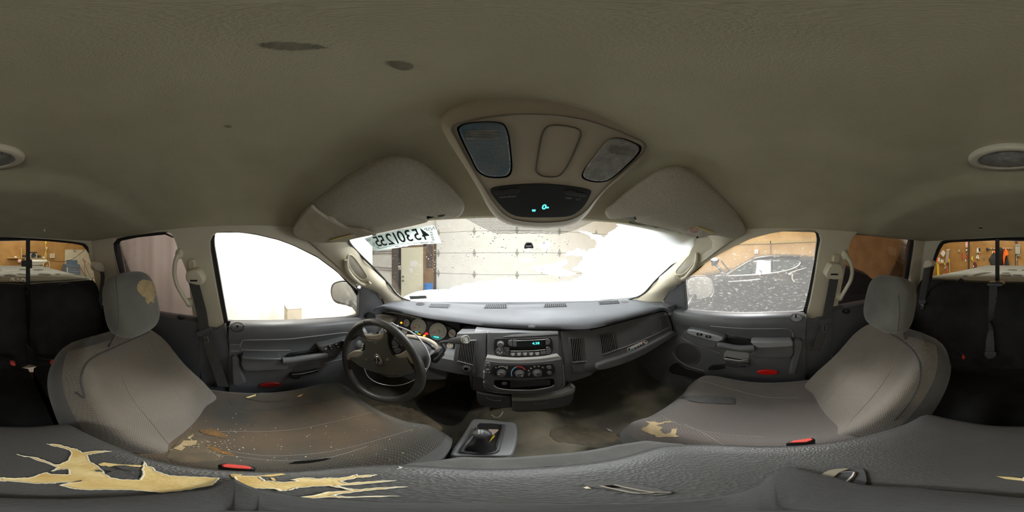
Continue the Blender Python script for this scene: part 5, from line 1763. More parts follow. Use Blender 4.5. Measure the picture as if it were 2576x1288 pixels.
def rbuckle(lab, P, y):
    A = [on(*p, y=y) for p in P]
    t = thing('seat_buckle', lab, 'buckle', A[0])
    MB().slab(A, V((0, -.02, 0))).build('release_button', REDB, t, bevel=.002)
    c = sum(A, V())/len(A)
    MB().tube([c+V((0, -.02, 0)), c+V((.07, -.08, -.01))], .010, 8, flat=1.4).build('stalk', BLACK, t)
rbuckle('red seat buckle on the rear bench, nearest the split on its passenger side', Z5((62, 922), (90, 922), (98, 935), (95, 945), (68, 938)), -.72)
rbuckle('red seat buckle on the rear bench, driver side of the split', Z5((312, 930), (325, 915), (340, 913), (338, 927), (322, 936)), -.72)
rbuckle('red seat buckle on the rear bench behind the passenger seat', Z6((912, 888), (920, 880), (930, 900), (925, 908)), -.70)

# ------------------------------------------------------------------ belts
def belt(name, lab, pl, guide, web, wpx, tongue, adj, off=.03):
    t = thing(name, lab, 'seat belt', pl.at(*web[-1]))
    class Q_:
        def at(s, a, b, h=0):
            u, v = pl.off(off+h).at(a, b), PX(math.copysign(.69 if pl.p.x < 0 else .77, pl.p.x)-math.copysign(h, pl.p.x)).at(a, b)
            return u if u.length < v.length else v
    q = Q_()
    pts = [q.at(*p) for p in cr(web, 4, False)]
    w = wpx
    MB().ribbon(pts, (0, 1, 0), w, .0012).build('webbing', BELT, t)
    if guide:
        g = [pl.off(off+.02).at(*p) for p in cr(guide, 2)]
        MB().slab(g, pl.n*-(off+.02)).build('guide_cover', BEIGE, t, bevel=.008, seg=3)
        sl = [pl.off(off+.0215).at(web[0][0]-9+18*i, web[0][1]-7+4*j) for i, j in ((0, 0), (1, 0), (1, 1), (0, 1))]
        MB().slab(sl, pl.n*-.004).build('belt_slot', BLACK, t)
        a = [pl.off(off+.004).at(web[0][0]-13+i*6.5, web[0][1]-1) for i in range(5)]
        MB().tube(a, .0045, 8).build('guide_ring', STEEL, t)
    if adj:
        MB().slab([pl.off(.014).at(*p) for p in cr(adj, 2)], pl.n*-.02).build('height_button', TAUPE if False else BEIGE2, t, bevel=.004)
    if tongue:
        T = [q.at(*p, .006) for p in tongue]
        MB().slab(T[:4], pl.n*-.005).build('latch_plate', STEEL if False else DARK2, t, bevel=.001)
        if len(tongue) > 4:
            for a, b in ((0, 1), (1, 2), (2, 3), (3, 0)):
                MB().tube([T[4+a], T[4+b]], .0022, 6).build('tongue', STEEL, t)
    return t
ZBL = crop(420, 580, 200, 678)
belt('seat_belt', 'charcoal seat belt hanging on the pillar behind the driver door', PLL, ZBL((158, 360), (200, 340), (262, 345), (300, 400), (312, 430), (290, 470), (200, 455), (160, 430)), ZBL((228, 445), (260, 560), (295, 700), (318, 850), (350, 960), (400, 1100), (450, 1240), (480, 1330)), .048,
     ZBL((245, 870), (370, 820), (385, 850), (265, 912), (312, 910), (345, 905), (355, 948), (325, 955)), ZBL((178, 265), (200, 250), (230, 255), (240, 320), (215, 332), (180, 325)))
belt('seat_belt', 'charcoal seat belt hanging on the pillar behind the passenger door', PLR, Z6((82, 345), (105, 312), (165, 315), (178, 360), (175, 395), (150, 405), (85, 400), (70, 380)), Z6((122, 385), (105, 480), (85, 580), (65, 690), (35, 770), (5, 850)), .048,
     Z6((28, 660), (105, 650), (110, 668), (35, 692), (50, 690), (75, 690), (72, 728), (52, 725)), Z6((118, 258), (135, 250), (158, 258), (158, 302), (135, 308), (115, 300)))
CPL = yz
def rbelt(lab, pl, guide, web, tongue, y0):
    t = thing('seat_belt', lab, 'seat belt', on(*web[-1], y=y0))
    MB().ribbon([on(*p, y=y0) for p in cr(web, 3, False)], (1, .3, 0), .046, .0012).build('webbing', BELT, t)
    MB().slab([on(*p, y=y0+.02) for p in cr(guide, 2)], V((0, -.05, 0))).build('guide_cover', BEIGE, t, bevel=.006)
    if tongue:
        T = [on(*p, y=y0+.008) for p in tongue]
        MB().slab(T, V((0, -.005, 0))).build('latch_plate', DARK2, t, bevel=.001)
        c = (T[2]+T[3])/2
        MB().box(c+V((0, 0, -.022)), (.024, .003, .04)).build('tongue', STEEL, t, bevel=.002)
rbelt('rear seat belt on the corner pillar behind the driver seat', PLL, Z5((588, 310), (605, 292), (640, 300), (655, 330), (650, 358), (595, 345)), Z5((632, 345), (640, 380), (635, 450), (628, 520), (620, 600)), None, -.93)
rbelt('rear seat belt on the corner pillar behind the passenger seat', PLR, Z6((675, 310), (690, 282), (725, 290), (730, 318), (700, 330), (675, 335)), Z6((702, 325), (690, 400), (675, 480), (665, 545)), Z6((645, 535), (690, 535), (688, 555), (648, 560)), -.90)
t = thing('seat_belt', 'twisted centre seat belt hanging down the rear bench backrest', 'seat belt', on(2490, 890, y=-.80))
MB().slab([on(*p, y=-.93) for p in Z6((1062, 440), (1080, 422), (1165, 422), (1182, 440), (1165, 452), (1080, 452))], V((0, -.08, 0))).build('retractor_cover', BLACK, t, bevel=.006)
C_ = Z6((1112, 445), (1110, 520), (1103, 620), (1098, 660), (1095, 720), (1092, 790), (1090, 865))
YY = [-.925, -.91, -.885, -.875, -.86, -.835, -.80]
pts = [on(*p, y=y) for p, y in zip(C_, YY)]
wd = [V((math.cos(a), math.sin(a), 0)) for a in (0, .1, .7, 1.3, 2.4, 3.0, 3.14)]
MB().ribbon(pts, wd, .046, .0012).build('webbing', BELT, t)
MB().slab([on(*p, y=-.79) for p in Z6((1060, 855), (1130, 855), (1132, 875), (1110, 893), (1075, 893), (1058, 875))], V((0, .006, 0))).build('latch_plate', DARK2, t, bevel=.002)
MB().slab([on(*p, y=-.785) for p in Z6((1078, 890), (1102, 890), (1100, 915), (1080, 915))], V((0, .003, 0))).build('tongue', STEEL, t, bevel=.001)

# ------------------------------------------------------------------ roof furniture
def three(a, b, c): return P3(a, b, c)
Ac, Bc, Cc = on(1250, 296, y=.215), on(1500, 312, y=.215), on(1365, 565, y=.475)
PCN = three(Ac, Bc, Cc)
OC = thing('overhead_console', 'taupe overhead console with two map lamps and a lit display', 'console', (CX, .3, .2))
ZO = crop(1100, 220, 560, 1949)
OUT = [(35, 330), (40, 270), (80, 215), (150, 160), (400, 60), (700, 25), (1000, 30), (1300, 75), (1600, 180), (1790, 280), (1865, 345), (1890, 420), (1880, 480), (1830, 570), (1700, 700), (1500, 850), (1400, 960), (1320, 1080), (1240, 1160), (1140, 1205), (1000, 1222), (850, 1222), (650, 1198), (540, 1150), (470, 1080), (420, 1000), (370, 900), (250, 700), (100, 470)]
INN = [(128, 385), (135, 345), (165, 325), (220, 310), (400, 268), (700, 240), (1000, 245), (1300, 288), (1560, 375), (1720, 440), (1790, 475), (1818, 510), (1810, 560), (1770, 610), (1670, 700), (1490, 860), (1390, 970), (1310, 1070), (1230, 1130), (1130, 1165), (1000, 1180), (850, 1180), (670, 1155), (570, 1100), (500, 1020), (440, 930), (385, 840), (300, 700), (180, 480)]
O3 = [PCN.off(-.022).at(*q) for q in cr(ZO(*OUT), 3)]
I3 = [PCN.at(*q) for q in cr(ZO(*INN), 3)]
rows = [[p+V((0, 0, .10)) for p in O3], O3]
for k in (1, 2, 3):
    a = k/4*PI/2
    rows.append([o.lerp(i, 1-math.cos(a))*1.0+PCN.n*(.018*math.sin(a)*0) + (PCN.n*(.022*(math.sin(a)-(1-math.cos(a))))) for o, i in zip(O3, I3)])
rows += [I3, [p-PCN.n*.004 for p in I3]]
CS = MB().loft(rows, True).build('shell', BEIGE2, OC, smooth=60)
lipc = [PCN.off(.001).at(*q) for q in cr(ZO(*INN), 2)]
MB().tube(lipc, .0022, 6, True).build('shell_crease', TAUPE, OC)
FC = MB().slab(I3, PCN.n*-.01).build('face', BEIGE2, OC, smooth=30)
def oc(nm, P, h, m, parent=OC, bev=.002, k=2, base=.004, lab=None):
    return MB().slab([PCN.off(h).at(*q) for q in (cr(ZO(*P), k) if k > 1 else ZO(*P))], PCN.n*-(h+base)).build(nm, m, parent, bevel=bev, label=lab)
LAMP1 = [(190, 380), (205, 345), (260, 322), (380, 308), (500, 308), (570, 325), (600, 365), (622, 440), (635, 560), (645, 680), (632, 750), (590, 780), (500, 785), (420, 772), (350, 720), (300, 620), (240, 500)]
LAMP2 = [(1450, 520), (1500, 470), (1560, 448), (1640, 458), (1740, 500), (1772, 530), (1750, 590), (1650, 690), (1560, 770), (1490, 815), (1400, 825), (1310, 805), (1280, 770), (1310, 700), (1380, 610)]
for nm, P, m in (('blue tinted clear map lamp lens', LAMP1, LENSB), ('frosted clear map lamp lens', LAMP2, LENS)):
    c0 = (sum(p[0] for p in P)/len(P), sum(p[1] for p in P)/len(P))
    big = [(c0[0]+(x-c0[0])*1.07, c0[1]+(y-c0[1])*1.04) for x, y in P]
    b = oc('map_lamp', big, .001, MATTE, OC, 0)
    l = oc('lens', P, .007, m, b, .004, 2, base=-.001, lab=nm)
    for i in range(6):
        if m is LENSB:
            a, q = (245+2*i, 385+13*i), (520+4*i, 378+14*i)
        else:
            a, q = (1520-4*i, 505+13*i), (1735-7*i, 560+8*i)
        MB().tube([PCN.off(.0075).at(*s) for s in ZO(a, q)], .0011, 6).build('switch_rib', LENS, b)
    r = 1
g = [PCN.off(.0012).at(*q) for q in cr(ZO((935, 380), (985, 335), (1100, 335), (1220, 360), (1258, 405), (1235, 480), (1160, 650), (1090, 755), (1030, 783), (930, 778), (872, 745), (868, 690), (905, 470)), 3)]
MB().tube(g, .0016, 6, True).build('blank_groove', mat('groove', (.14, .12, .09), .7), OC)
dsp = oc('display_panel', [(462, 905), (500, 877), (650, 857), (850, 846), (1000, 850), (1200, 872), (1330, 898), (1350, 930), (1290, 1040), (1200, 1115), (1100, 1138), (900, 1142), (740, 1138), (640, 1110), (560, 1045), (490, 960)], .003, mat('smoked_panel', (.035, .037, .036), .3), OC, .002)
for P in ([(500, 918), (520, 900), (592, 895), (596, 935), (520, 940)], [(612, 890), (690, 882), (718, 900), (705, 925), (614, 932)], [(1115, 918), (1140, 900), (1215, 908), (1212, 948), (1140, 940)], [(1226, 918), (1290, 930), (1305, 948), (1285, 960), (1220, 950)]):
    oc('display_button', P, .005, mat('button_dark', (.028, .029, .028), .45), dsp, .0012, 2, base=-.001)
for s, p, q, h in (('US/M', (545, 962), (602, 960), 4.6), ('RESET', (620, 957), (688, 955), 4.6), ('STEP', (1124, 968), (1174, 973), 4.2), ('C/T', (1216, 979), (1250, 983), 4.2)):
    text_px('button_letters', s, ZO(p)[0], ZO(q)[0], PCN.off(.0032), h, GREYT, dsp, .0003)
text_px('display_digit', '0', ZO((920, 1048))[0], ZO((952, 1048))[0], PCN.off(.0032), 12, CYAN, dsp, .0004, bold=.03)
oc('display_mark', [(955, 1046), (976, 1046), (976, 1058), (955, 1058)], .0036, CYAN, dsp, 0, 1)
oc('display_mark', [(830, 1070), (862, 1070), (858, 1086), (832, 1086)], .0036, CYAN, dsp, 0, 1)

def visor(name, lab, PLV, P, h, flap=None, crease=None):
    t = thing(name, lab, 'sun visor', PLV.at(*P[0]))
    a = [PLV.at(*q) for q in cr(P, 4)]
    c = sum(a, V())/len(a)
    rows = [[c+(p-c)*.97-PLV.n*h for p in a], [c+(p-c)*1.0-PLV.n*h*.6 for p in a], [p-PLV.n*h*.25 for p in a], [c+(p-c)*.975 for p in a], [c+(p-c)*.93+PLV.n*.004 for p in a], [c+(p-c)*.5+PLV.n*.007 for p in a], [c+(p-c)*.05+PLV.n*.008 for p in a]]
    o = MB().loft(rows, True, True, True).build('board', VISOR, t, smooth=60)
    return t, o
ZV = crop(720, 380, 460, 2279)
VA, VB, VC = on(1000, 400, y=.235), on(737, 580, x=-.60), on(1150, 548, y=.485)
PVL = three(VA, VB, VC)
VL = ZV((78, 1000), (110, 920), (180, 810), (300, 680), (500, 530), (700, 370), (900, 250), (1100, 145), (1250, 98), (1400, 90), (1550, 112), (1720, 195), (1900, 330), (2050, 470), (2190, 630), (2226, 700), (2210, 770), (2170, 820), (2090, 843), (2040, 822), (1985, 785), (1900, 772), (1820, 785), (1765, 825), (1755, 855), (1765, 890), (1600, 932), (1350, 985), (1120, 1035), (900, 1085), (750, 1122), (600, 1145), (400, 1150), (240, 1120), (120, 1065))
T1, VO1 = visor('sun_visor', 'sun visor over the driver with a torn loose cover flap', PVL, VL, .022)
fl = ZV((80, 1000), (120, 915), (200, 800), (302, 690), (380, 750), (480, 822), (560, 870), (640, 915), (760, 968), (880, 985), (950, 990), (1020, 1020), (1108, 1042), (900, 1088), (750, 1122), (600, 1145), (400, 1150), (240, 1120), (120, 1065))
FLP = mat('visor_flap', (.47, .42, .32), .9, (.42, .37, .28), 30, .3, 300, spec=.1)
a = [PVL.off(.020).at(*q) for q in cr(fl, 2)]
MB().slab(a, PVL.n*-.012).build('loose_flap', FLP, T1, bevel=.004, seg=3)
MB().tube([PVL.off(.012).at(*q) for q in cr(ZV((300, 700), (480, 815), (560, 840), (640, 900), (760, 960), (900, 985), (960, 985), (1110, 1040)), 4, False)], .006, 8).build('flap_fold', VISOR, T1)
YL = mat('yellow_print', (.62, .50, .15), .7)
TANP = mat('tan_label', (.52, .46, .34), .6)
MB().slab([PVL.off(.0225).at(*q) for q in ZV((540, 1115), (640, 1085), (830, 1045), (880, 1060), (740, 1135), (600, 1135))], PVL.n*-.002).build('warning_label', TANP, T1)
MB().slab([PVL.off(.0235).at(*q) for q in ZV((540, 1112), (640, 1082), (815, 1042), (810, 1056), (650, 1097), (560, 1120))], PVL.n*-.001).build('label_band', YL, T1)
MB().slab([PVL.off(.004).at(*q) for q in cr(ZV((1755, 850), (1770, 815), (1830, 780), (1910, 773), (1990, 790), (1950, 830), (1880, 820), (1780, 840)), 2)], PVL.n*-.01).build('clip_notch_fill', MATTE, T1)  # black slab painting the shade inside the clip notch
MB().slab([PVL.off(.008).at(*q) for q in ZV((1880, 815), (1960, 800), (1985, 800), (1950, 830), (1900, 828))], PVL.n*-.01).build('visor_clip', DARK2, T1, bevel=.002)
for a, b in (((2,), (3,)),):
    pass
ZY = crop(720, 220, 1180, 2576)
VA, VB, VC = on(1705, 423, y=.205), on(1875, 577, x=.67), on(1530, 545, y=.46)
PVR = three(VA, VB, VC)
VRP = ZY((1752, 680), (1800, 640), (1900, 560), (2000, 492), (2080, 452), (2150, 443), (2230, 470), (2330, 545), (2440, 655), (2505, 740), (2527, 785), (2512, 815), (2450, 832), (2360, 815), (2230, 820), (2160, 795), (2080, 775), (1925, 742), (1915, 715), (1890, 695), (1840, 698), (1800, 715), (1770, 722), (1755, 705))
T2, VO2 = visor('sun_visor', 'smooth sun visor over the passenger with a warning label', PVR, VRP, .022)
MB().slab([PVR.off(.0095).at(*q) for q in Z4((205, 68), (290, 25), (418, 72), (330, 108))], PVR.n*-.002).build('warning_label', mat('grey_label', (.62, .58, .50), .6), T2)
MB().slab([PVR.off(.0100).at(*q) for q in Z4((290, 25), (418, 72), (408, 80), (280, 33))], PVR.n*-.001).build('label_band', YL, T2)
q = [PVR.off(.0102).at(270+0, 0)]*0
cen = Z4((268, 55))[0]
ringp = [PVR.off(.0104).at(cen[0]+10*math.cos(2*PI*i/18), cen[1]+5.5*math.sin(2*PI*i/18)) for i in range(18)]
MB().tube(ringp, .0007, 5, True).build('label_symbol', REDB, T2)
MB().tube([PVR.off(.0104).at(cen[0]-7, cen[1]-4), PVR.off(.0104).at(cen[0]+7, cen[1]+4)], .0007, 5).build('label_symbol', REDB, T2)
for i in range(4):
    a, b = Z4((320+8-6*i, 62+10*i), (385-6*i, 85+8*i))
    MB().tube([PVR.off(.0103).at(*a), PVR.off(.0103).at(*b)], .0006, 4).build('label_line', GREYT, T2)
MB().slab([PVR.off(.004).at(*q) for q in cr(ZY((1800, 715), (1840, 700), (1890, 700), (1920, 730), (1870, 720), (1830, 712)), 2)], PVR.n*-.01).build('clip_notch_fill', LIGHTPL, T2)  # plain light grey slab in the clip notch

# dome lamp and coat hooks
h = hit(2536, 395, [HL])
dc, dn = h[0], V((0, .12, -1)).normalized()
DL = thing('dome_lamp', 'oval dome lamp with a ribbed clear lens in the headliner', 'lamp', dc)
prof = [(.001, .012), (.5, .0115), (.82, .010), (.93, .006), (1.0, -.006)]
Rx, Ry = .098, .060
def oval(k, hgt): return [dc+V((Rx*k*math.cos(2*PI*i/40), Ry*k*math.sin(2*PI*i/40), 0))+dn*hgt for i in range(40)]
MB().loft([oval(1.0, -.012), oval(1.0, .002), oval(.97, .010), oval(.90, .014), oval(.76, .013), oval(.74, .006)], True).build('bezel', BEIGE, DL, smooth=60)
MB().loft([oval(.75, .006), oval(.6, .011), oval(.3, .014), oval(.02, .015)], True, False, True).build('lens', LENS, DL, smooth=60)
rb = MB()
for i in range(30):
    x = -.068+.136*i/29
    yy = Ry*.72*math.sqrt(max(0, 1-(x/(Rx*.74))**2))
    if yy > .006:
        rb.tube([dc+V((x, -yy*.95, 0))+dn*.0105, dc+V((x, 0, 0))+dn*.0150, dc+V((x, yy*.95, 0))+dn*.0105], .0009, 5)
rb.build('lens_ribs', LENS, DL)
for c, lab, kind in (((113, 575), 'small beige coat hook on the headliner above the driver side of the rear window', 1), ((2467, 573), 'small square coat hook socket on the headliner above the passenger side of the rear window', 0)):
    hh = hit(c[0], c[1], [HL])
    t = thing('coat_hook', lab, 'hook', hh[0])
    n = hh[1]
    MB().lathe(hh[0], n, [(.022, -.006), (.020, .002), (.013, .004), (.012, .0)], 20).build('rosette', HEAD, t)
    if kind:
        MB().ell(hh[0]+n*.010+V((.002, 0, -.001)), (.006, .009, .011)).build('hook', BEIGE, t)
    else:
        MB().box(hh[0]+n*.003, (.011, .006, .011)).build('socket', MATTE, t)
        MB().box(hh[0]+n*.005+V((0, 0, -.004)), (.011, .006, .003)).build('socket_lip', BEIGE, t)

# ------------------------------------------------------------------ on the windshield
def snowmat(name='snow', c=(.92, .95, .96), c2=(.93, .97, .98), f=.6):
    m = bpy.data.materials.new(name)
    m.use_nodes = True
    nt = m.node_tree
    nt.nodes.clear()
    out = nt.nodes.new('ShaderNodeOutputMaterial')
    d = nt.nodes.new('ShaderNodeBsdfDiffuse')
    d.inputs[0].default_value = (*c, 1)
    t = nt.nodes.new('ShaderNodeBsdfTranslucent')
    t.inputs[0].default_value = (*c2, 1)
    mx = nt.nodes.new('ShaderNodeMixShader')
    mx.inputs[0].default_value = f
    nt.links.new(d.outputs[0], mx.inputs[1])
    nt.links.new(t.outputs[0], mx.inputs[2])
    nt.links.new(mx.outputs[0], out.inputs[0])
    return m
ZN = crop(880, 550, 320, 1963)
STK = snowmat('pale_sticker', (.66, .74, .72), (.42, .50, .48), .45)
ST = drape('auction_sticker', ZN((225, 300), (420, 240), (720, 175), (1050, 130), (1275, 92), (1312, 105), (1350, 205), (1415, 370), (1200, 385), (1000, 402), (800, 435), (600, 462), (415, 495)), [WS], STK, None, .003, 8)
tag(ST, 'pale green numbered sticker on the windshield read from behind', 'sticker')
DG = mat('dark_green_print', (.045, .075, .07), .6)
GRN = mat('green_print', (.10, .42, .33), .6)
for s, x, y, hp, a in (('4', 1165, 240, 29, -.13), ('5', 1035, 247, 29, -.16), ('3', 912, 265, 29, -.18), ('0', 800, 280, 29, -.2), ('1', 715, 300, 28, -.2), ('2', 620, 318, 28, -.2), ('5', 510, 340, 26, -.2), ('5', 430, 352, 25, -.2)):
    p, q = ZN((x-50, y+50*.17), (x+50, y-50*.17))
    text_px('sticker_digit', s, p, q, [WS], hp, DG, ST, .0042, .66, True, .012)
p, q = ZN((1170, 165), (1300, 140))
text_px('sticker_letters', 'NSP', p, q, [WS], 9, DG, ST, .0042, .9, True)
for s, x, y, hp in (('W', 290, 325, 6), ('E', 372, 375, 6), ('F', 372, 408, 6), ('V', 440, 435, 7)):
    p, q = ZN((x-20, y+4), (x+20, y-4))
    text_px('sticker_letters', s, p, q, [WS], hp, GRN, ST, .0042, 1, True)
for i in range(11):
    x, y = 1232+4.0*i*.9, 195+13*i
    drape('barcode_bar', ZN((x, y), (x+42, y-5), (x+44, y-5+(5 if i % 3 else 9)), (x+2, y+(5 if i % 3 else 9))), [WS], DG, ST, .0042, 4)
for (x, y, L) in ((700, 415, 60), (800, 425, 50), (900, 408, 110), (1090, 362, 130), (1240, 352, 60), (1130, 382, 60)):
    drape('fine_print', ZN((x, y), (x+L, y-L*.12), (x+L, y-L*.12+9), (x, y+9)), [WS], GREYT, ST, .0042, 6)
drape('print_line', ZN((450, 452), (750, 380), (1200, 352), (1200, 356), (750, 386), (450, 458)), [WS], GRN, ST, .0042, 8)
o = drape('inspection_sticker', ZN((915, 1190), (1175, 1180), (1195, 1225), (935, 1240)), [WS], mat('dark_sticker', (.10, .11, .105), .5, (.16, .17, .16), 60), None, .003, 5)
tag(o, 'small dark sticker at the lower driver corner of the windshield', 'sticker')
Z8 = crop(860, 540, 900, 2576)
MM = thing('mirror_mount', 'small dark mirror mounting button on the windshield glass', 'mount', hit(*Z8((1345, 215))[0], [WS])[0])
A = [hit(q[0], q[1], [WS], .001)[0] for q in cr(Z8((1313, 234), (1318, 208), (1335, 192), (1360, 193), (1374, 210), (1378, 232), (1345, 230)), 2)]
n0 = hit(*Z8((1345, 215))[0], [WS])[1]
MB().slab(A, n0*.009).build('button', BLACK, MM, bevel=.002)
A = [hit(q[0], q[1], [WS], .011)[0] for q in Z8((1326, 206), (1362, 204), (1366, 214), (1324, 216))]
MB().slab(A, n0*.002).build('mount_face', STEEL, MM)

# dotted shade band behind the console
def dotmat():
    m = bpy.data.materials.new('dotted_shade')
    m.use_nodes = True
    nt = m.node_tree
    nt.nodes.clear()
    out = nt.nodes.new('ShaderNodeOutputMaterial')
    tc = nt.nodes.new('ShaderNodeTexCoord')
    v = nt.nodes.new('ShaderNodeTexVoronoi')
    v.inputs['Scale'].default_value = 400
    v.inputs['Randomness'].default_value = .0
    nt.links.new(tc.outputs['Object'], v.inputs['Vector'])
    r = nt.nodes.new('ShaderNodeMapRange')
    r.inputs['From Min'].default_value = .44
    r.inputs['From Max'].default_value = .50
    nt.links.new(v.outputs['Distance'], r.inputs['Value'])
    w = nt.nodes.new('ShaderNodeTexWave')
    w.inputs['Scale'].default_value = 9
    w.inputs['Distortion'].default_value = 2
    nt.links.new(tc.outputs['Object'], w.inputs['Vector'])
    rp = nt.nodes.new('ShaderNodeValToRGB')  # green to pink ramp paints the tint reflected off the dots
    rp.color_ramp.elements[0].color = (.11, .18, .14, 1)
    rp.color_ramp.elements[1].color = (.24, .17, .17, 1)
    nt.links.new(w.outputs['Fac'], rp.inputs[0])
    d = nt.nodes.new('ShaderNodeBsdfDiffuse')
    nt.links.new(rp.outputs[0], d.inputs[0])
    t = nt.nodes.new('ShaderNodeBsdfTransparent')
    mx = nt.nodes.new('ShaderNodeMixShader')
    nt.links.new(r.outputs[0], mx.inputs[0])
    nt.links.new(d.outputs[0], mx.inputs[1])
    nt.links.new(t.outputs[0], mx.inputs[2])
    nt.links.new(mx.outputs[0], out.inputs[0])
    return m
drape('shade_band', Z8((880, 20), (1000, 85), (1090, 128), (1140, 138), (1560, 138), (1600, 133), (1690, 105), (1830, 38), (1840, 20)), [WS], dotmat(), WS, .002, 10)

# snow lying on the glass and along the cowl
SNOW = snowmat()
def snow(name, lab, P, off, jag=3.0, seed=1, group=None):
    rnd = random.Random(seed)
    Q = []
    C_ = cr(P, 6)
    for i, p in enumerate(C_):
        a, b = C_[i-1], C_[(i+1) % len(C_)]
        nx, ny = b[1]-a[1], a[0]-b[0]
        L = math.hypot(nx, ny) or 1
        k = rnd.uniform(-jag, jag)
        Q.append((p[0]+nx/L*k, p[1]+ny/L*k))
    o = drape(name, Q, [WS], SNOW, None, off, 9)
    tag(o, lab, 'snow')
    return o
snow('snow_patch', 'large melting snow sheet over the passenger half of the windshield', Z8((2560, 170), (2300, 105), (2100, 70), (1990, 62), (1985, 100), (1940, 120), (1880, 165), (1780, 135), (1700, 128), (1790, 170), (1835, 225), (1770, 265), (1690, 255), (1600, 300), (1740, 315), (1690, 380), (1650, 400), (1730, 425), (1680, 470), (1560, 492), (1430, 500), (1300, 478), (1180, 462), (1080, 478), (900, 502), (760, 545), (640, 580), (560, 600), (520, 625), (900, 640), (1500, 640), (2140, 625), (2250, 560)), -.006, 3, 3)
snow('snow_patch', 'ragged snow patch in the middle of the windshield', Z8((1370, 390), (1430, 375), (1500, 365), (1560, 345), (1615, 328), (1622, 355), (1570, 395), (1640, 410), (1690, 430), (1600, 452), (1500, 440), (1440, 425)), -.006, 2, 5)
snow('snow_patch', 'small snow lump below the mirror button on the windshield', Z8((1425, 225), (1460, 200), (1500, 210), (1505, 240), (1480, 262), (1440, 258)), -.006, 2, 6)
snow('snow_patch', 'thin ice smear near the centre of the windshield', Z8((1285, 335), (1330, 320), (1375, 325), (1360, 342), (1310, 350)), -.006, 1.5, 8)
rows = []
for j in range(9):
    t = j/8
    r = []
    for i in range(41):
        u = -1+2*i/40
        b = wsurf(u, 0)
        hh = (-.06 if j == 0 else .02)+(.05+.035*math.sin(u*5+1)+.02*math.sin(u*13))*math.sin(PI*min(1, t*.9+.1))*(1 if u > -.75 else .3)
        r.append(b+V((0, .03+.42*t, hh-.02)))
    rows.append(r)
tag(MB().loft(rows).build('cowl_snow', SNOW, None, smooth=60), 'ridge of snow lying along the base of the windshield', 'snow')
# water drops on the glass
drp = MB()
rnd = random.Random(4)
n = 0
while n < 260:
    if rnd.random() < .5:
        c = rnd.choice([(955, 150), (1090, 200), (850, 330), (1130, 160), (1470, 170), (1200, 240), (780, 380), (1250, 100), (650, 330), (1430, 240), (900, 250)])
        x, y = rnd.gauss(c[0], 45), rnd.gauss(c[1], 30)
    else:
        x, y = rnd.uniform(480, 1700), rnd.uniform(60, 460)
    n += 1
    h = hit(*Z8((x, y))[0], [WS], -.001)
    if h:
        s = rnd.uniform(.0010, .0030)
        drp.ell(h[0], (s, s*.6, s*rnd.uniform(.8, 1.6)), None, 6, 4)
o = drp.build('water_drops', mat('water_drop', (.20, .20, .19), .15), WS, kind='stuff')
# ------------------------------------------------------------------ the workshop round the truck
CONC = mat('wet_concrete', (.22, .21, .19), .5, (.14, .135, .125), 1.2, .2, 40)
WWALL = mat('white_wall', (.82, .80, .75), .8, (.76, .74, .68), 2)
PLYB = mat('plywood', (.42, .235, .075), .75, (.33, .175, .05), 3.2, .15, 30, detail=8)
PLYR = mat('plywood_pale', (.58, .38, .17), .75, (.47, .29, .12), 2.6, .15, 30, detail=8)
DOORW = mat('garage_door_white', (.75, .748, .715), .6, (.70, .695, .66), 4)
CREAM = mat('cream_door', (.74, .72, .56), .55)
WOODB = mat('brown_wood', (.26, .155, .08), .7, (.20, .115, .055), 14)
DKW = mat('dark_board', (.075, .05, .035), .8)
WOODY = mat('pine_wood', (.52, .38, .16), .7, (.45, .31, .12), 20)
YELP = mat('yellow_paint', (.80, .62, .05), .5)
ORNG = mat('orange_cloth', (.90, .17, .02), .8)
DKCL = mat('dark_cloth', (.035, .036, .04), .9, (.055, .055, .06), 20)
BLUEM = mat('blue_tool_chest', (.12, .17, .24), .45)
BLUEB = mat('blue_drum', (.03, .17, .50), .4)
GREYP = mat('grey_paint', (.33, .34, .30), .5)
SHEETM = mat('white_plastic_sheet', (.80, .78, .71), .5, (.74, .71, .62), 2.2)
CARB = mat('car_black', (.014, .016, .017), .16, spec=.6)
CARG = mat('car_dark_glass', (.018, .026, .024), .04, spec=.7)
COVER = mat('snowy_cover', (.135, .142, .13), .85, (.18, .187, .172), 6, .4, 60, detail=8)
BAREP = mat('bare_cover', (.018, .017, .013), .8, (.075, .075, .066), 26, .4, 90, contrast=(.42, .58), detail=8)
PINK = mat('pink_paper', (.80, .48, .42), .7)
REDT = mat('red_tool', (.60, .06, .04), .5)
CARDB = mat('cardboard', (.56, .48, .35), .85)


def wallbox(name, c, s, m, label=None):
    o = MB().box(c, s).build(name, m)
    struct(o)
    if label: o['label'] = label
    return o
wallbox('garage_floor', (-.9, -1.2, -1.80), (11.6, 12.2, .1), CONC, 'wet concrete workshop floor')
wallbox('garage_ceiling', (-.9, -1.2, 3.05), (11.6, 12.2, .1), WWALL, 'white workshop ceiling')
wallbox('garage_wall_back', (-.9, -7.1, .6), (11.6, .1, 4.8), PLYB, 'brown chipboard back wall of the workshop')
wallbox('garage_wall_right', (4.75, -1.2, .6), (.1, 12.2, 4.8), PLYR, 'pale plywood wall beside the parked car')
wallbox('garage_wall_left', (-6.6, -1.2, .6), (.1, 12.2, 4.8), WWALL, 'white far wall of the workshop')
wallbox('garage_wall_front', (-.9, 4.85, .6), (11.6, .1, 4.8), WWALL, 'white front wall of the workshop')

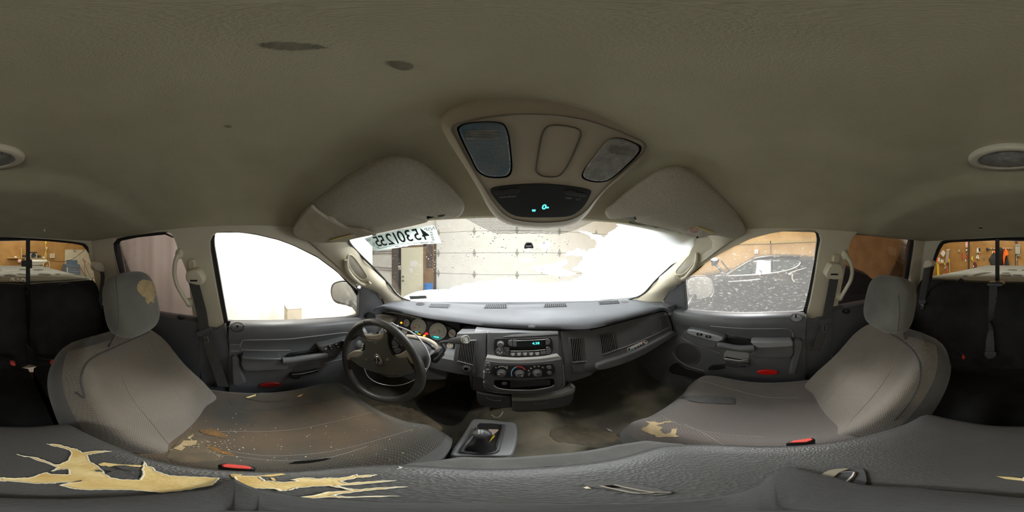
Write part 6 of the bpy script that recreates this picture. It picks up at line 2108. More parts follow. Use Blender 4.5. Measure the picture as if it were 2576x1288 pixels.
# white plastic sheeting hung along the driver side
rows = []
for j in range(90):
    y = -3.1+5.0*j/89
    r = []
    for k in range(8):
        z = -1.74+3.4*k/7
        am = .25+.75*sstep(-.2, .5, y)
        r.append(V((-2.15+am*(.04*math.sin(j*.55+math.sin(j*.21)*2)*(.5+.5*k/7)+.02*math.sin(j*1.9)), y, z)))
    rows.append(r)
tag(MB().loft(rows).build('plastic_sheet', SHEETM, None, smooth=70), 'white plastic sheeting hung beside the driver windows', 'sheet')
A = on(723, 806, x=-1.7)
B = on(760, 776, x=-1.7)
t = thing('cardboard_box', 'tall pale brown box standing beyond the driver window', 'box', (-1.78, (A.y+B.y)/2, -1.74))
MB().box((-1.80, (A.y+B.y)/2, (B.z-1.74)/2), (.2, abs(B.y-A.y), B.z+1.74)).build('carton', CARDB, t, bevel=.006)
MB().box((-1.80, (A.y+B.y)/2, B.z+.004), (.205, abs(B.y-A.y)*1.02, .008)).build('lid', WWALL, t, bevel=.002)

# overhead doors
YF = 4.55
PF = PY(YF)
def odoor(name, lab, x0, x1, hinges, zs, struts=False, y=YF):
    t = bpy.data.objects.new(name, None)
    _link(t, None, ((x0+x1)/2, y, -1.74))
    t['kind'] = 'structure'
    t['label'] = lab
    for i, (a, b) in enumerate(zip(zs, zs[1:])):
        MB().box(((x0+x1)/2, y+.02, (a+b)/2), (x1-x0, .05, b-a-.008)).build('section', DOORW, t, bevel=.006)
        if struts and i:
            for dz in (-.05, .05):
                MB().tube([(x0, y-.03, a+dz), (x1, y-.03, a+dz)], .014, 8).build('strut', STEEL, t)
    for z in zs[1:-1]:
        for x in hinges:
            h = MB().slab([V((x-.05, y-.008, z)), V((x, y-.008, z+.13)), V((x+.05, y-.008, z)), V((x, y-.008, z-.13))], V((0, -.006, 0))).build('hinge', GREYP, t)
            MB().tube([(x-.05, y-.02, z), (x+.05, y-.02, z)], .014, 8).build('hinge_pin', GREYP, h)
    return t
odoor('door_5', 'white sectional overhead door seen through the windshield', -2.28, 4.0, [-2.2, -1.07, .14, 1.36, 2.58, 3.8], [-1.74, -1.14, -.53, .09, .72, 1.35, 1.98])
odoor('door_6', 'white sectional overhead door left of the cream door', -6.4, -3.86, [-3.95, -5.2], [-1.74, -1.14, -.50, .15, .80, 1.45], True)
# cream entry door and its frame of brown boards
ED = bpy.data.objects.new('door_7', None)
a, b = PF.at(1011, 640), PF.at(1066.5, 640)
_link(ED, None, ((a.x+b.x)/2, YF, -1.74))
ED['kind'] = 'structure'
ED['label'] = 'cream entry door with taped papers'
x0, x1 = a.x, b.x
zt = PF.at(1040, 622).z
MB().box(((x0+x1)/2, YF-.02, (zt-1.74)/2), (x1-x0, .05, zt+1.74)).build('door_leaf', CREAM, ED, bevel=.004)
for nm, xx, w, z1, m in (('frame_post', x0-.22, .44, zt+.1, DKW), ('frame_post', x0-.06, .12, zt+.08, WOODB), ('frame_post', x1+.05, .10, zt+.12, WOODB), ('frame_board', x1+.24, .30, zt+.05, WOODB), ('edge_post', x1+.42, .06, zt+.6, DKW)):
    MB().box((xx, YF-.01, (z1-1.74)/2), (w, .09, z1+1.74)).build(nm, m, ED, bevel=.004)
MB().box(((x0+x1)/2, YF-.01, zt+.06), (x1-x0+.2, .09, .11)).build('frame_head', WOODB, ED, bevel=.004)
MB().box((x1+.24, YF-.06, .0), (.22, .03, .75)).build('dark_panel', DKW, ED)
ZNF = ZN
for P, m in (([(935, 655), (1040, 655), (1040, 745), (935, 745)], WHITE), ([(915, 775), (965, 760), (975, 830), (935, 848)], WHITE), ([(990, 760), (1010, 745), (1040, 780), (1025, 790)], WHITE)):
    MB().slab([PY(YF-.05).at(*q) for q in ZN(*P)], V((0, -.003, 0))).build('taped_paper', m, ED)
for y in (890, 955):
    c = PY(YF-.05).at(*ZN((830, y))[0])
    MB().lathe(c, (0, -1, 0), [(.03, 0), (.028, .02), (.035, .05), (0, .06)], 14).build('door_knob', STEEL, ED)
c = PY(YF-.1).at(*ZN((768, 755))[0])
t = thing('switch_box', 'small grey switch box on the dark post left of the cream door', 'switch', c)
MB().box(c, (.10, .05, .16)).build('box', GREYP, t, bevel=.004)
MB().box(c+V((0, -.03, .03)), (.04, .02, .04)).build('button', WHITE, t, bevel=.003)
c0, c1 = on(1068, 731, y=4.2), on(1088, 716, y=4.2)
t = thing('drum', 'blue plastic drum standing right of the cream door', 'drum', ((c0.x+c1.x)/2, 4.2, -1.74))
r0 = (c1.x-c0.x)/2
MB().lathe(((c0.x+c1.x)/2, 4.2, -1.74), (0, 0, 1), [(r0*.95, 0), (r0, .03), (r0, .35), (r0*1.04, .37), (r0, .39), (r0, c1.z+1.30), (r0*1.04, c1.z+1.32), (r0, c1.z+1.34), (r0*.97, c1.z+1.74), (r0*.9, c1.z+1.73), (0, c1.z+1.72)], 28).build('body', BLUEB, t)
MB().lathe(((c0.x+c1.x)/2, 4.2, c1.z), (0, 0, 1), [(r0*1.02, -.03), (r0*1.02, .02), (r0*.94, .02)], 28).build('rim', BLUEB, t)
# hood of the truck with snow on it
rows = []
for j in range(10):
    t_ = j/9
    rows.append([V((CX+.80*u, 1.22+1.25*t_-.10*u*u*t_, -.43-.10*t_**2-.07*abs(u)**3+.02*math.exp(-((u)/.25)**2))) for u in [-1+2*i/20 for i in range(21)]])
struct(MB().loft(rows).build('truck_hood', mat('hood_paint', (.16, .10, .09), .25), None, smooth=60))['label'] = 'truck hood half under snow'
rows = [[p+V((0, 0, .07+.03*math.sin(p.x*9+p.y*7)*math.sin(p.y*5))) for p in r] for r in rows]
tag(MB().loft(rows).build('hood_snow', SNOW, None, smooth=60), 'snow lying on the truck hood', 'snow')

# truck bed cover
PB = PZ(-.185)
bc_ = [PB.at(101, 668), PB.at(2482, 667), V((.80, -1.16, -.185)), V((-.73, -1.16, -.185))]
BC = thing('bed_cover', 'flat truck bed cover dusted grey with frozen snow', 'cover', (CX, -2.2, -.3))
cov = MB().slab(bc_, V((0, 0, -.06))).build('panel', COVER, BC, bevel=.012)
MB().slab([V((-.70, -1.125, -.200)), V((.77, -1.125, -.200)), V((.77, -1.18, -.192)), V((-.70, -1.18, -.192))], V((0, 0, -.06))).build('front_rail', COVER, BC)
for P in ([(75, 945), (200, 925), (380, 945), (330, 965), (200, 968)], [(380, 915), (480, 905), (600, 925), (560, 940), (440, 930)], [(430, 808), (520, 796), (610, 808), (600, 825), (500, 822)], [(750, 820), (900, 805), (1010, 820), (880, 838)], [(870, 930), (960, 905), (1150, 920), (1170, 940), (1000, 948)], [(1270, 912), (1400, 910), (1330, 940)]):
    drape('bare_patch', cr(ZR(*P), 2), [cov], BAREP, BC, .003, 4)
for P in ([(1080, 950), (1200, 900), (1350, 880), (1510, 885), (1400, 905), (1200, 945)], [(1880, 825), (1960, 808), (2110, 818), (2060, 835)], [(1735, 895), (1860, 882), (1950, 895), (1850, 912)], [(1695, 935), (1800, 925), (1960, 930), (1950, 965), (1800, 968)], [(1990, 945), (2080, 925), (2230, 945), (2150, 965)], [(830, 970), (900, 955), (980, 965), (900, 975)], [(2200, 825), (2262, 810), (2290, 825), (2240, 838)]):
    drape('bare_patch', cr(ZR2(*P), 2), [cov], BAREP, BC, .003, 4)
for P, k in (([(222, 1085), (240, 1055), (280, 1045), (330, 1050), (352, 1075), (300, 1092)], 'outer'), ([(358, 1095), (385, 1070), (430, 1055), (465, 1080), (440, 1102), (390, 1100)], 'middle'), ([(470, 1085), (490, 1060), (550, 1062), (598, 1075), (590, 1095), (520, 1100)], 'inner')):
    o = MB()
    A = [PB.off(.0).at(*q) for q in cr(ZR(*P), 2)]
    c = sum(A, V())/len(A)
    o.loft([A, [c+(p-c)*.85+V((0, 0, .012)) for p in A], [c+(p-c)*.4+V((0, 0, .02)) for p in A]], True, True, True)
    tag(o.build('snow_clump', WHITE, None), 'white snow clump on the bed cover, %s one of three behind the slider bar' % k, 'snow')
c0 = on(214, 701, y=-1.6)
t = thing('rail_clamp', 'black clamp with a round knob on the bed rail behind the driver', 'clamp', c0)
MB().lathe(c0, (0, 1, 0), [(.030, -.01), (.032, 0), (.028, .015), (0, .018)], 18).build('knob', BLACK, t)
P = [on(q[0], q[1], y=-1.55) for q in ZR((1975, 1070), (2060, 1085), (2150, 1075), (2130, 1160), (2030, 1165), (1995, 1140))]
MB().tube(P, .010, 8, True).build('frame', BLACK, t)
MB().tube([on(q[0], q[1], y=-1.55) for q in ZR((2130, 1070), (2135, 1030), (2160, 990))], .006, 6).build('lever', BLACK, t)
MB().tube([on(q[0], q[1], y=-1.55) for q in ZR((1860, 1070), (1910, 1110))], .008, 6).build('lever', BLACK, t)
MB().tube([c0+V((0, 0, -.02)), on(214, 716, y=-1.58)], .008, 6).build('stem', BLACK, t)

# things along the back wall
YB = -7.0
def bpl(d): return PY(YB+d)
def bw(name, lab, cat, z, P, m, d=.03, th=None, part='board', group=None, k=1, bev=.004):
    pl = bpl(d)
    t = thing(name, lab, cat, pl.at(*z(P[0])[0]), group)
    A = [pl.at(*q) for q in (cr(z(*P), k) if k > 1 else z(*P))]
    MB().slab(A, V((0, -(th or d), 0))).build(part, m, t, bevel=bev)
    return t, pl
def add(t, z, P, m, d, th, part, k=1, bev=0):
    A = [bpl(d).at(*q) for q in (cr(z(*P), k) if k > 1 else z(*P))]
    return MB().slab(A, V((0, -th, 0))).build(part, m, t, bevel=bev)
def cord(name, lab, z, P, m, d=.05, r=.010):
    t = thing(name, lab, 'cord', bpl(d).at(*z(P[0])[0]))
    MB().tube([bpl(d).at(*q) for q in cr(z(*P), 4, False)], r, 7).build('strand', m, t)
    return t
# driver side half
t, _ = bw('wooden_shelf', 'long thin wooden shelf on the back wall', 'shelf', ZR, [(170, 527), (1075, 545), (1075, 562), (170, 546)], WOODY, .30, .30, 'shelf_board')
add(t, ZR, [(478, 315), (512, 315), (515, 585), (490, 585)], WOODY, .05, .05, 'upright')
add(t, ZR, [(1060, 430), (1085, 430), (1085, 550), (1060, 550)], WOODY, .05, .05, 'upright')
t, _ = bw('stereo_speaker', 'grey boxy speaker with one round cone on the wooden shelf', 'speaker', ZR, [(695, 430), (862, 430), (862, 533), (695, 530)], GREYP, .25, .22, 'cabinet')
add(t, ZR, [(690, 402), (866, 405), (862, 432), (692, 430)], BLACK, .26, .23, 'top_cover')
c = bpl(.255).at(*ZR((780, 492))[0])
MB().lathe(c, (0, 1, 0), [(.11, 0), (.105, .008), (.08, .002), (.03, -.01), (0, .004)], 24).build('cone', BLACK, t)
for nm, lab, P, m in (('shelf_box', 'small white box at the end of the wooden shelf', [(337, 500), (388, 502), (388, 537), (335, 535)], WHITE), ('shelf_box', 'black box on the wooden shelf beside the slider bar', [(525, 475), (610, 475), (612, 530), (525, 528)], BLACK),
                      ('shelf_box', 'small dark box between the speaker and the white tub', [(892, 482), (946, 482), (946, 542), (890, 540)], DKCL), ('shelf_tub', 'small white tub at the wall end of the wooden shelf', [(985, 512), (1030, 512), (1026, 545), (990, 545)], WHITE)):
    t, _ = bw(nm, lab, 'box' if nm == 'shelf_box' else 'tub', ZR, P, m, .22, .18, 'body', bev=.01)
    add(t, ZR, [P[0], P[1], (P[1][0], P[1][1]+8), (P[0][0], P[0][1]+8)], m, .225, .19, 'lid')
a, b = bpl(.2).at(*ZR((575, 608))[0]), bpl(.2).at(*ZR((1075, 610))[0])
t = thing('paper_roll', 'thick white paper roll mounted under the wooden shelf', 'roll', a)
MB().tube([a, b], .082, 24).build('paper', WHITE, t)
MB().tube([a-V((0, 0, 0))+(a-b).normalized()*.02, b+(b-a).normalized()*.05], .02, 10).build('spindle', STEEL, t)
a, b = bpl(.2).at(*ZR((415, 610))[0]), bpl(.2).at(*ZR((500, 610))[0])
t = thing('paper_roll', 'short pink paper roll under the wooden shelf', 'roll', a)
MB().tube([a, b], .085, 20).build('paper', PINK, t)
MB().tube([a+(a-b).normalized()*.03, b+(b-a).normalized()*.03], .02, 8).build('core', CARDB, t)
t, _ = bw('workbench', 'grey bench top below the white paper roll', 'bench', ZR, [(690, 660), (1050, 655), (1010, 700), (870, 705), (690, 712)], GREYP, .56, .24, 'top')
add(t, ZR, [(700, 712), (740, 712), (740, 900), (700, 900)], GREYP, .45, .1, 'leg')
add(t, ZR, [(960, 705), (1000, 705), (1000, 900), (960, 900)], GREYP, .45, .1, 'leg')
t = cord('hanging_cord', 'yellow cord hanging from the ceiling to the bench', ZR, [(1060, 120), (1052, 250), (1078, 320), (1055, 420), (1040, 520), (1022, 640), (1000, 735)], YELP, .66, .013)
add(t, ZR, [(1045, 165), (1078, 165), (1075, 208), (1048, 208)], YELP, .70, .08, 'plug')
t, _ = bw('socket_box', 'white socket box with a round face beside the yellow cord', 'socket', ZR, [(1060, 292), (1098, 292), (1098, 338), (1060, 338)], WHITE, .08, .08, 'box')
MB().lathe(bpl(.085).at(*ZR((1078, 318))[0]), (0, 1, 0), [(.03, 0), (.028, .01), (0, .012)], 14).build('face', GREYP, t)
t, _ = bw('wall_notice', 'pale ruled notice sheet pinned to the chipboard wall', 'notice', ZR, [(1150, 438), (1272, 435), (1270, 545), (1148, 547)], TANP, .012, .01, 'sheet')
for i in range(5):
    add(t, ZR, [(1170+20*i, 448), (1176+20*i, 448), (1176+20*i, 535), (1170+20*i, 535)], CARDB, .014, .003, 'ruling')
t, _ = bw('hardboard_backing', 'white hardboard panel fixed on the back wall behind the tool chest', 'panel', ZR, [(1508, 345), (2000, 355), (2060, 420), (2300, 1150), (1860, 1150), (1500, 1000)], mat('panel_white', (.62, .58, .45), .7, (.55, .50, .38), 6), .04, .04, 'sheet')
add(t, ZR, [(1700, 345), (1755, 345), (1755, 392), (1700, 392)], GREYP, .07, .04, 'clip')
for x in (1530, 1610, 1690, 1770, 1850, 1930):
    MB().lathe(bpl(.04).at(*ZR((x, 352))[0]), (0, 1, 0), [(.015, 0), (0, .008)], 8).build('screw', GREYP, t)
# tool chest
def tc(P, m, d, th, part, root, bev=.01): return add(root, ZR, P, m, d, th, part, 1, bev)
t = thing('tool_chest', 'blue tool chest with its lid raised and many drawers, in front of the white panel', 'tool chest', bpl(.6).at(*ZR((1700, 1080))[0]))
tc([(1545, 590), (1795, 592), (1790, 690), (1545, 690)], BLUEM, .3, .05, 'lid', t)
tc([(1540, 690), (1850, 690), (1850, 830), (1610, 830), (1545, 800)], BLUEM, .62, .45, 'top_box', t)
tc([(1540, 790), (1862, 815), (1860, 1090), (1620, 1050), (1540, 990)], BLUEM, .70, .55, 'base_cabinet', t)
for i, y in enumerate((735, 775, 812)):
    d = tc([(1610, y), (1845, y), (1845, y+30), (1610, y+30)], BLUEM, .635, .03, 'drawer', t, .004)
    add(d, ZR, [(1612, y), (1843, y), (1843, y+5), (1612, y+5)], mat('pale_trim', (.45, .45, .35), .4), .65, .02, 'handle')
for i, y in enumerate((860, 900, 945, 995)):
    d = tc([(1622, y), (1858, y-12), (1858, y+24), (1622, y+32)], BLUEM, .715, .03, 'drawer', t, .004)
    add(d, ZR, [(1624, y), (1856, y-12), (1856, y-6), (1624, y+6)], MATS['pale_trim'], .73, .02, 'handle')
add(t, ZR, [(1650, 805), (1780, 795), (1782, 815), (1652, 822)], REDT, .66, .03, 'tool_tray')
tc([(1545, 760), (1575, 765), (1575, 990), (1550, 975)], MATS['pale_trim'], .72, .02, 'side_handle', t, .004)
cord('air_hose', 'thin dark hose sagging across the white panel', ZR, [(1170, 600), (1300, 625), (1420, 632), (1520, 620), (1650, 585), (1760, 520), (1860, 440), (1960, 365)], BLACK, .8, .010)
for dd, lab, P, m in ((.3, 'long dark rod leaning on the white panel, crossing the red one', [(1922, 560), (1960, 680), (2040, 880), (2110, 1040)], STEEL), (.37, 'red shafted rod leaning on the white panel', [(1968, 620), (1950, 760), (1962, 900), (1960, 1130)], REDT), (.45, 'dark pole leaning behind the tool chest', [(1835, 735), (1890, 820), (1945, 910), (2080, 1060)], BLACK)):
    t = thing('leaning_rod', lab, 'rod', bpl(dd).at(*ZR(P[-1])[0]))
    MB().tube([bpl(dd).at(*q) for q in ZR(*P)], .011, 8).build('shaft', m, t)
    MB().ell(bpl(dd).at(*ZR(P[0])[0]), (.03, .03, .05)).build('grip', m, t)
cord('coiled_rope', 'tan rope coil hanging beyond the white panel edge', ZR, [(2040, 640), (2080, 720), (2120, 780), (2090, 700), (2060, 660), (2110, 760), (2150, 830)], TANP, .3, .02)
cord('bench_cord', 'white cord loop hanging off the bench end', ZR, [(1085, 600), (1140, 650), (1150, 720), (1120, 780), (1080, 740), (1100, 700)], WHITE, .3, .010)
# passenger side half
t, _ = bw('diamond_sign', 'blank white diamond plate on the back wall', 'sign', ZR2, [(325, 438), (382, 362), (402, 362), (452, 432), (402, 515), (388, 518)], WHITE, .02, .02, 'plate')
MB().lathe(bpl(.02).at(*ZR2((390, 375))[0]), (0, 1, 0), [(.014, 0), (0, .01)], 8).build('screw', GREYP, t)
t, _ = bw('gutter', 'long translucent plastic trough hung on the back wall', 'trough', ZR2, [(472, 345), (530, 335), (505, 560), (488, 700), (460, 800), (405, 795), (440, 690), (455, 520)], mat('clear_plastic_grey', (.50, .48, .40), .3), .12, .08, 'channel')
add(t, ZR2, [(490, 380), (508, 378), (480, 650), (465, 700)], GREYP, .125, .02, 'rib')
add(t, ZR2, [(470, 345), (535, 333), (534, 350), (472, 360)], WHITE, .13, .10, 'end_cap')
t = thing('side_table', 'yellow legged work table carrying bottles in the corner', 'table', bpl(.5).at(*ZR2((265, 1070))[0]))
add(t, ZR2, [(225, 650), (430, 640), (430, 662), (225, 672)], WOODY, .6, .30, 'top')
add(t, ZR2, [(246, 672), (276, 672), (292, 1080), (262, 1080)], YELP, .58, .08, 'leg')
add(t, ZR2, [(408, 660), (428, 660), (430, 700), (412, 700)], YELP, .58, .08, 'leg')
for lab, P, m, capm in (('orange and white bottle nearest the window edge on the table', [(232, 560), (262, 540), (268, 645), (232, 648)], ORNG, WHITE), ('tall white bottle with a red cap on the table', [(272, 535), (298, 535), (300, 640), (272, 642)], WHITE, REDT), ('grey spray can on the table beside the white cup', [(328, 550), (352, 550), (352, 600), (328, 600)], GREYP, BLACK)):
    t, _ = bw('bottle', lab, 'bottle', ZR2, P, m, .50, .1, 'body', bev=.02)
    add(t, ZR2, [(P[0][0]+5, P[0][1]-28), (P[1][0]-6, P[1][1]-28), (P[1][0]-4, P[1][1]), (P[0][0]+3, P[0][1])], capm, .48, .06, 'cap', 1, .01)
t, _ = bw('cup', 'white paper cup on the corner work table', 'cup', ZR2, [(328, 592), (382, 590), (374, 648), (335, 648)], WHITE, .55, .12, 'body', bev=.01)
add(t, ZR2, [(325, 588), (385, 586), (384, 597), (326, 598)], WHITE, .56, .13, 'rim')
t = thing('broom', 'yellow handled broom leaning on the back wall', 'broom', bpl(.3).at(*ZR2((550, 1010))[0]))
MB().tube([bpl(.15).at(*ZR2((535, 640))[0]), bpl(.3).at(*ZR2((553, 1000))[0])], .022, 8).build('handle', WOODY, t)
add(t, ZR2, [(535, 1000), (572, 1000), (580, 1060), (530, 1060)], YELP, .35, .08, 'brush')
add(t, ZR2, [(515, 555), (528, 550), (540, 640), (515, 640)], YELP, .2, .04, 'grip_end')
t = thing('shovel', 'red shafted shovel hanging by the yellow broom', 'shovel', bpl(.3).at(*ZR2((490, 1000))[0]))
MB().tube([bpl(.15).at(*ZR2((482, 690))[0]), bpl(.3).at(*ZR2((490, 1010))[0])], .020, 8).build('shaft', REDT, t)
add(t, ZR2, [(478, 660), (500, 660), (500, 700), (478, 700)], DKW, .2, .05, 'grip')
t = thing('push_scraper', 'orange bladed scraper with a yellow pole near the table', 'scraper', bpl(.5).at(*ZR2((385, 1060))[0]))
add(t, ZR2, [(380, 905), (485, 905), (485, 935), (380, 938)], ORNG, .5, .06, 'blade', 1, .006)
MB().tube([bpl(.48).at(*ZR2((436, 930))[0]), bpl(.6).at(*ZR2((385, 1060))[0])], .016, 8).build('pole', YELP, t)
for nm, lab, cat, P, m, P2, m2 in (
    ('tape_measure', 'small pale tag hook above the red rod on the back wall', 'hook', [(738, 375), (755, 345), (770, 345), (782, 405), (736, 405)], TANP, [(745, 385), (772, 385), (772, 395), (745, 395)], GREYP),
    ('pry_bar', 'thin red bar hung upright on the back wall', 'bar', [(815, 430), (832, 440), (848, 575), (830, 582)], REDT, [(810, 425), (838, 425), (838, 440), (812, 440)], REDT),
    ('striped_poster', 'pink and white striped strip high on the dark stud', 'poster', [(900, 150), (960, 150), (960, 300), (905, 302)], PINK, [(905, 220), (955, 220), (955, 238), (905, 238)], WHITE),
    ('clamp_tool', 'small white clamp hung on the stud below the striped strip', 'clamp', [(918, 335), (945, 335), (945, 380), (918, 380)], WHITE, [(925, 390), (940, 390), (938, 412), (928, 412)], BLACK),
    ('spray_can', 'red spray can hung on the stud', 'can', [(922, 475), (945, 475), (947, 555), (920, 555)], REDT, [(926, 462), (940, 462), (942, 475), (925, 475)], BLACK),
    ('white_tube', 'tilted short white tube hung low on the stud', 'tube', [(908, 570), (928, 575), (918, 628), (898, 622)], WHITE, [(906, 566), (930, 570), (928, 580), (906, 575)], GREYP),
    ('yellow_pliers', 'yellow handled pliers hung on the back wall', 'pliers', [(1045, 510), (1062, 520), (1080, 505), (1088, 520), (1072, 560), (1086, 605), (1070, 612), (1060, 580), (1050, 605), (1044, 560)], YELP, [(1056, 490), (1070, 490), (1070, 515), (1056, 515)], GREYP),
    ('work_gloves', 'black and white gloves hung upper on the back wall', 'gloves', [(1165, 420), (1170, 330), (1190, 305), (1240, 305), (1245, 420), (1215, 425), (1200, 390), (1190, 425)], WHITE, [(1205, 310), (1245, 310), (1245, 400), (1220, 400)], BLACK),
    ('work_gloves', 'lower pair of grey gloves hung on the back wall', 'gloves', [(1150, 520), (1180, 470), (1210, 480), (1215, 520), (1228, 565), (1205, 570), (1185, 540), (1155, 570)], WHITE, [(1180, 485), (1205, 490), (1200, 520), (1180, 520)], GREYP),
    ('scissors', 'pair of small silver shears hung left of the jackets', 'shears', [(1335, 515), (1352, 505), (1358, 550), (1350, 595), (1342, 560)], STEEL, [(1308, 515), (1318, 515), (1318, 560), (1308, 560)], STEEL),
    ('red_bag', 'dark red bag hung low on the back wall', 'bag', [(1085, 680), (1100, 640), (1130, 635), (1160, 680), (1168, 780), (1100, 785), (1078, 740)], mat('maroon', (.14, .03, .03), .8), [(1080, 715), (1100, 710), (1100, 755), (1085, 755)], WHITE),
):
    t, _ = bw(nm, lab, cat, ZR2, P, m, .05, .05, 'body', bev=.004)
    add(t, ZR2, P2, m2, .058, .03, 'detail')
o = MB().slab([bpl(.03).at(*q) for q in ZR2((968, 100), (1002, 100), (1000, 840), (962, 840))], V((0, -.03, 0))).build('wall_stud', DKW)
struct(o)['label'] = 'dark stud on the back wall'
t, _ = bw('coat_rail', 'pale coat rail with hooks on the back wall', 'rail', ZR2, [(1432, 312), (1978, 305), (1978, 328), (1432, 335)], TANP, .04, .04, 'board')
for x in (1460, 1530, 1740, 1800, 1860, 1930):
    add(t, ZR2, [(x, 315), (x+14, 315), (x+12, 338), (x+2, 338)], BLACK, .08, .05, 'hook')
t, _ = bw('ear_muffs', 'black ear muffs hung at the end of the coat rail', 'ear muffs', ZR2, [(1385, 330), (1400, 310), (1432, 312), (1442, 345), (1425, 375), (1395, 375), (1382, 355)], BLACK, .10, .08, 'cup', k=2)
MB().tube([bpl(.08).at(*q) for q in cr(ZR2((1385, 340), (1405, 305), (1440, 340)), 4, False)], .012, 7).build('band', BLACK, t)
def coat(nm, lab, P, m, d, th=.12, fold=None):
    A = [bpl(d).at(*q) for q in cr(ZR2(*P), 2)]
    t = thing(nm, lab, 'jacket', A[0])
    c = sum(A, V())/len(A)
    MB().loft([[p+V((0, -th, 0)) for p in A], A, [c+(p-c)*.8+V((0, th*.4, 0)) for p in A], [c+(p-c)*.1+V((0, th*.5, 0)) for p in A]], True, True, True).build('cloth', m, t, smooth=60)
    if fold:
        MB().tube([bpl(d+th*.42).at(*q) for q in cr(ZR2(*fold), 3, False)], .02, 7).build('fold', m, t)
    return t
t = coat('jacket', 'grey jacket with an orange collar hung left of the slider bar', [(1440, 590), (1490, 510), (1535, 435), (1570, 400), (1620, 380), (1640, 520), (1640, 720), (1510, 720), (1480, 640)], DKCL, .16, .12, [(1540, 450), (1560, 560), (1555, 700)])
add(t, ZR2, [(1558, 375), (1600, 380), (1600, 435), (1575, 425), (1556, 405)], ORNG, .26, .05, 'collar', 2)
add(t, ZR2, [(1530, 380), (1548, 380), (1540, 440), (1525, 440)], WHITE, .25, .03, 'tag')
coat('jacket', 'long black coat hung just right of the slider bar', [(1688, 330), (1715, 302), (1745, 305), (1765, 350), (1772, 520), (1770, 720), (1690, 720)], BLACK, .2, .14, [(1725, 330), (1730, 500), (1728, 700)])
coat('jacket', 'bright orange jacket hung on the coat rail', [(1772, 560), (1778, 470), (1800, 400), (1825, 328), (1850, 330), (1880, 375), (1908, 440), (1900, 478), (1850, 462), (1842, 500), (1820, 560), (1812, 640), (1790, 720), (1780, 640)], ORNG, .34, .10, [(1830, 345), (1815, 450), (1800, 560)])
coat('jacket', 'grey work trousers hung below the orange jacket', [(1840, 500), (1865, 490), (1885, 560), (1905, 640), (1915, 720), (1810, 720), (1815, 600)], DKCL, .13, .06, [(1860, 520), (1865, 620), (1870, 700)])
t, _ = bw('breaker_panel', 'grey breaker panel with a barred front on the back wall', 'panel', ZR2, [(2055, 240), (2068, 225), (2165, 228), (2178, 245), (2172, 450), (2060, 450)], GREYP, .12, .12, 'box')
for x in (2085, 2110, 2140):
    add(t, ZR2, [(x, 250), (x+8, 250), (x+8, 440), (x, 440)], mat('pale_trim2', (.50, .50, .42), .5), .135, .02, 'bar')
add(t, ZR2, [(2065, 255), (2165, 255), (2165, 275), (2065, 275)], BLACK, .13, .02, 'slot')
t, _ = bw('outlet_box', 'yellowed outlet boxes under the breaker panel', 'outlet', ZR2, [(2095, 450), (2180, 440), (2180, 500), (2098, 500)], TANP, .06, .06, 'box')
for x in (2110, 2155):
    add(t, ZR2, [(x-8, 470), (x+10, 470), (x+10, 492), (x-8, 492)], DKW, .065, .02, 'socket')
t, _ = bw('conduit', 'grey conduit running down from the breaker panel', 'pipe', ZR2, [(2085, 450), (2100, 450), (2100, 720), (2085, 720)], GREYP, .05, .04, 'pipe')
add(t, ZR2, [(2080, 572), (2108, 572), (2108, 592), (2080, 592)], YELP, .06, .05, 'clip')
o = MB().slab([bpl(.03).at(*q) for q in ZR2((2060, 100), (2112, 100), (2112, 720), (2060, 720))], V((0, -.03, 0))).build('wall_stud', DKW)
struct(o)['label'] = 'dark stud under the breaker panel'
cord('extension_cord', 'pale cord slanting down the back wall', ZR2, [(2180, 505), (2270, 560), (2340, 640), (2380, 690)], WOODY, .05, .008)

# passenger side: parked dark car, work lamp, wall details
PSD = PX(2.05)
CAR = thing('parked_car', 'black glossy car parked beyond the passenger window', 'car', (2.9, .2, -1.74))
prof = Z1((-250, 800), (100, 745), (400, 715), (640, 690), (700, 670), (800, 600), (930, 525), (1050, 460), (1200, 432), (1500, 425), (1780, 432), (2000, 445), (2300, 500), (2700, 640), (2800, 760))
up = [PSD.at(*q) for q in cr(prof, 3, False)]
rows = []
for xx, kz in ((2.02, -.05), (2.10, 0), (2.35, .035), (2.95, .05), (3.55, .035), (3.8, -.05)):
    r = []
    for p in up:
        roof = max(0, min(1, (p.z+.42)/.35))
        x = xx + (.16*roof if xx < 2.9 else -.16*roof)
        r.append(V((x, p.y, p.z+kz*(1 if roof > .3 else .4))))
    r += [V((xx, up[-1].y-.15, -1.0)), V((xx, up[-1].y, -1.45)), V((xx, up[0].y, -1.45)), V((xx, up[0].y+.2, -1.0))]
    rows.append(r)
MB().loft(rows, True, True, True).build('body', CARB, CAR, smooth=40)
def carside(nm, P, m, off, th=.03, k=1, parent=None):
    pl = PX(2.05+off)
    A = []
    for q in (cr(Z1(*P), k) if k > 1 else Z1(*P)):
        p = pl.at(*q)
        roof = max(0, min(1, (p.z+.42)/.35))
        A.append(p+V((.16*roof, 0, 0)))
    return MB().slab(A, V((th, 0, 0))).build(nm, m, parent or CAR, bevel=.004)
carside('side_window', [(740, 690), (850, 620), (990, 545), (1040, 525), (1045, 690), (900, 695)], CARG, -.045, .03)
carside('side_window', [(1075, 515), (1150, 490), (1300, 482), (1345, 482), (1345, 668), (1200, 682), (1075, 690)], CARG, -.045, .03)
carside('side_window', [(1375, 482), (1600, 482), (1780, 485), (1795, 515), (1740, 560), (1600, 615), (1375, 665)], CARG, -.045, .03)
cr_ = mat('car_trim', (.55, .54, .48), .3, metal=.8)
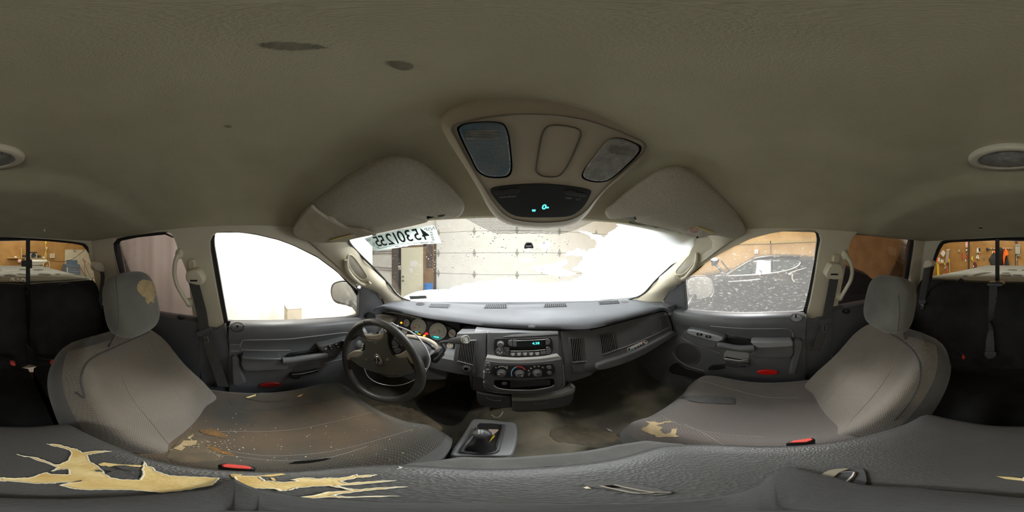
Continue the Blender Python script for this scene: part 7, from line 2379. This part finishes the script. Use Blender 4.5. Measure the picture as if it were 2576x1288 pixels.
def carline(nm, P, m, r, off=-.06):
    A = []
    for q in cr(Z1(*P), 3, False):
        p = PX(2.05+off).at(*q)
        roof = max(0, min(1, (p.z+.42)/.35))
        A.append(p+V((.16*roof, 0, 0)))
    return MB().tube(A, r, 6).build(nm, m, CAR)
carline('window_trim', [(720, 705), (900, 700), (1200, 685), (1400, 662), (1600, 625), (1740, 570), (1790, 515)], cr_, .008)
carline('window_trim', [(695, 690), (800, 620), (930, 540), (1050, 470)], cr_, .007)
carline('door_crease', [(730, 785), (1000, 770), (1200, 750)], cr_, .007)
carline('door_crease', [(1600, 680), (1700, 640), (1870, 590)], cr_, .007)
carline('roof_rail', [(1090, 462), (1250, 432), (1500, 420), (1780, 428)], BLACK, .016, .02)
carline('door_handle', [(1600, 690), (1660, 685), (1650, 740), (1680, 790)], cr_, .010)
carside('mirror', [(1150, 650), (1190, 640), (1200, 690), (1160, 700)], CARB, -.2, .15, 2)
for y in (up[0].y-.75, up[-1].y+.75):
    MB().lathe((2.0, y, -1.40), (1, 0, 0), [(.15, -.02), (.21, .0), (.34, .0), (.34, .2), (0, .2)], 28).build('wheel', RUBBER, CAR)
WL_ = thing('work_lamp', 'lit work lamp on a tilted dark stand beyond the passenger mirror', 'lamp', on(1816, 690, x=2.4))
hd = on(1797, 651, x=2.4)
MB().slab([on(*q, x=2.42) for q in Z1((490, 470), (510, 435), (590, 445), (600, 480), (560, 550), (500, 555))], V((.06, 0, 0))).build('housing', BLACK, WL_, bevel=.01)
LAMPM = mat('lit_lamp', (1, .97, .92), .5, emit=7)
MB().slab([on(*q, x=2.41) for q in cr(Z1((495, 465), (520, 438), (580, 445), (590, 468), (545, 480)), 2)], V((-.02, 0, 0))).build('lit_face', LAMPM, WL_)
MB().tube([on(*q, x=2.45) for q in Z1((545, 520), (600, 570), (680, 660), (720, 720))], .022, 8).build('arm', BLACK, WL_)
MB().tube([on(*q, x=2.45) for q in Z1((640, 480), (700, 560), (760, 620))], .012, 8).build('cord', BLACK, WL_)
PRW2 = PX(4.66)
o = MB().slab([PRW2.at(*q) for q in Z1((1328, 200), (1342, 200), (1342, 480), (1328, 480))], V((.05, 0, 0))).build('wall_batten', WOODB)
struct(o)['label'] = 'batten at a plywood joint'
o = MB().slab([PRW2.at(*q) for q in Z1((600, 225), (1330, 200), (1960, 190), (1960, 215), (1330, 240), (600, 262))], V((.05, 0, 0))).build('wall_rail', WOODY)
struct(o)['label'] = 'rail over the plywood wall'
c = PX(4.63).at(*Z1((1136, 353))[0])
t = thing('wall_socket', 'small white socket on the plywood wall above the parked car', 'socket', c)
MB().box(c, (.05, .10, .12)).build('plate', WHITE, t, bevel=.005)
MB().box(c+V((-.03, 0, 0)), (.02, .04, .05)).build('outlet', GREYP, t)
print('OBJECTS', len(bpy.data.objects), 'TRIS', sum(len(o.data.polygons) for o in bpy.data.objects if o.type == 'MESH'))
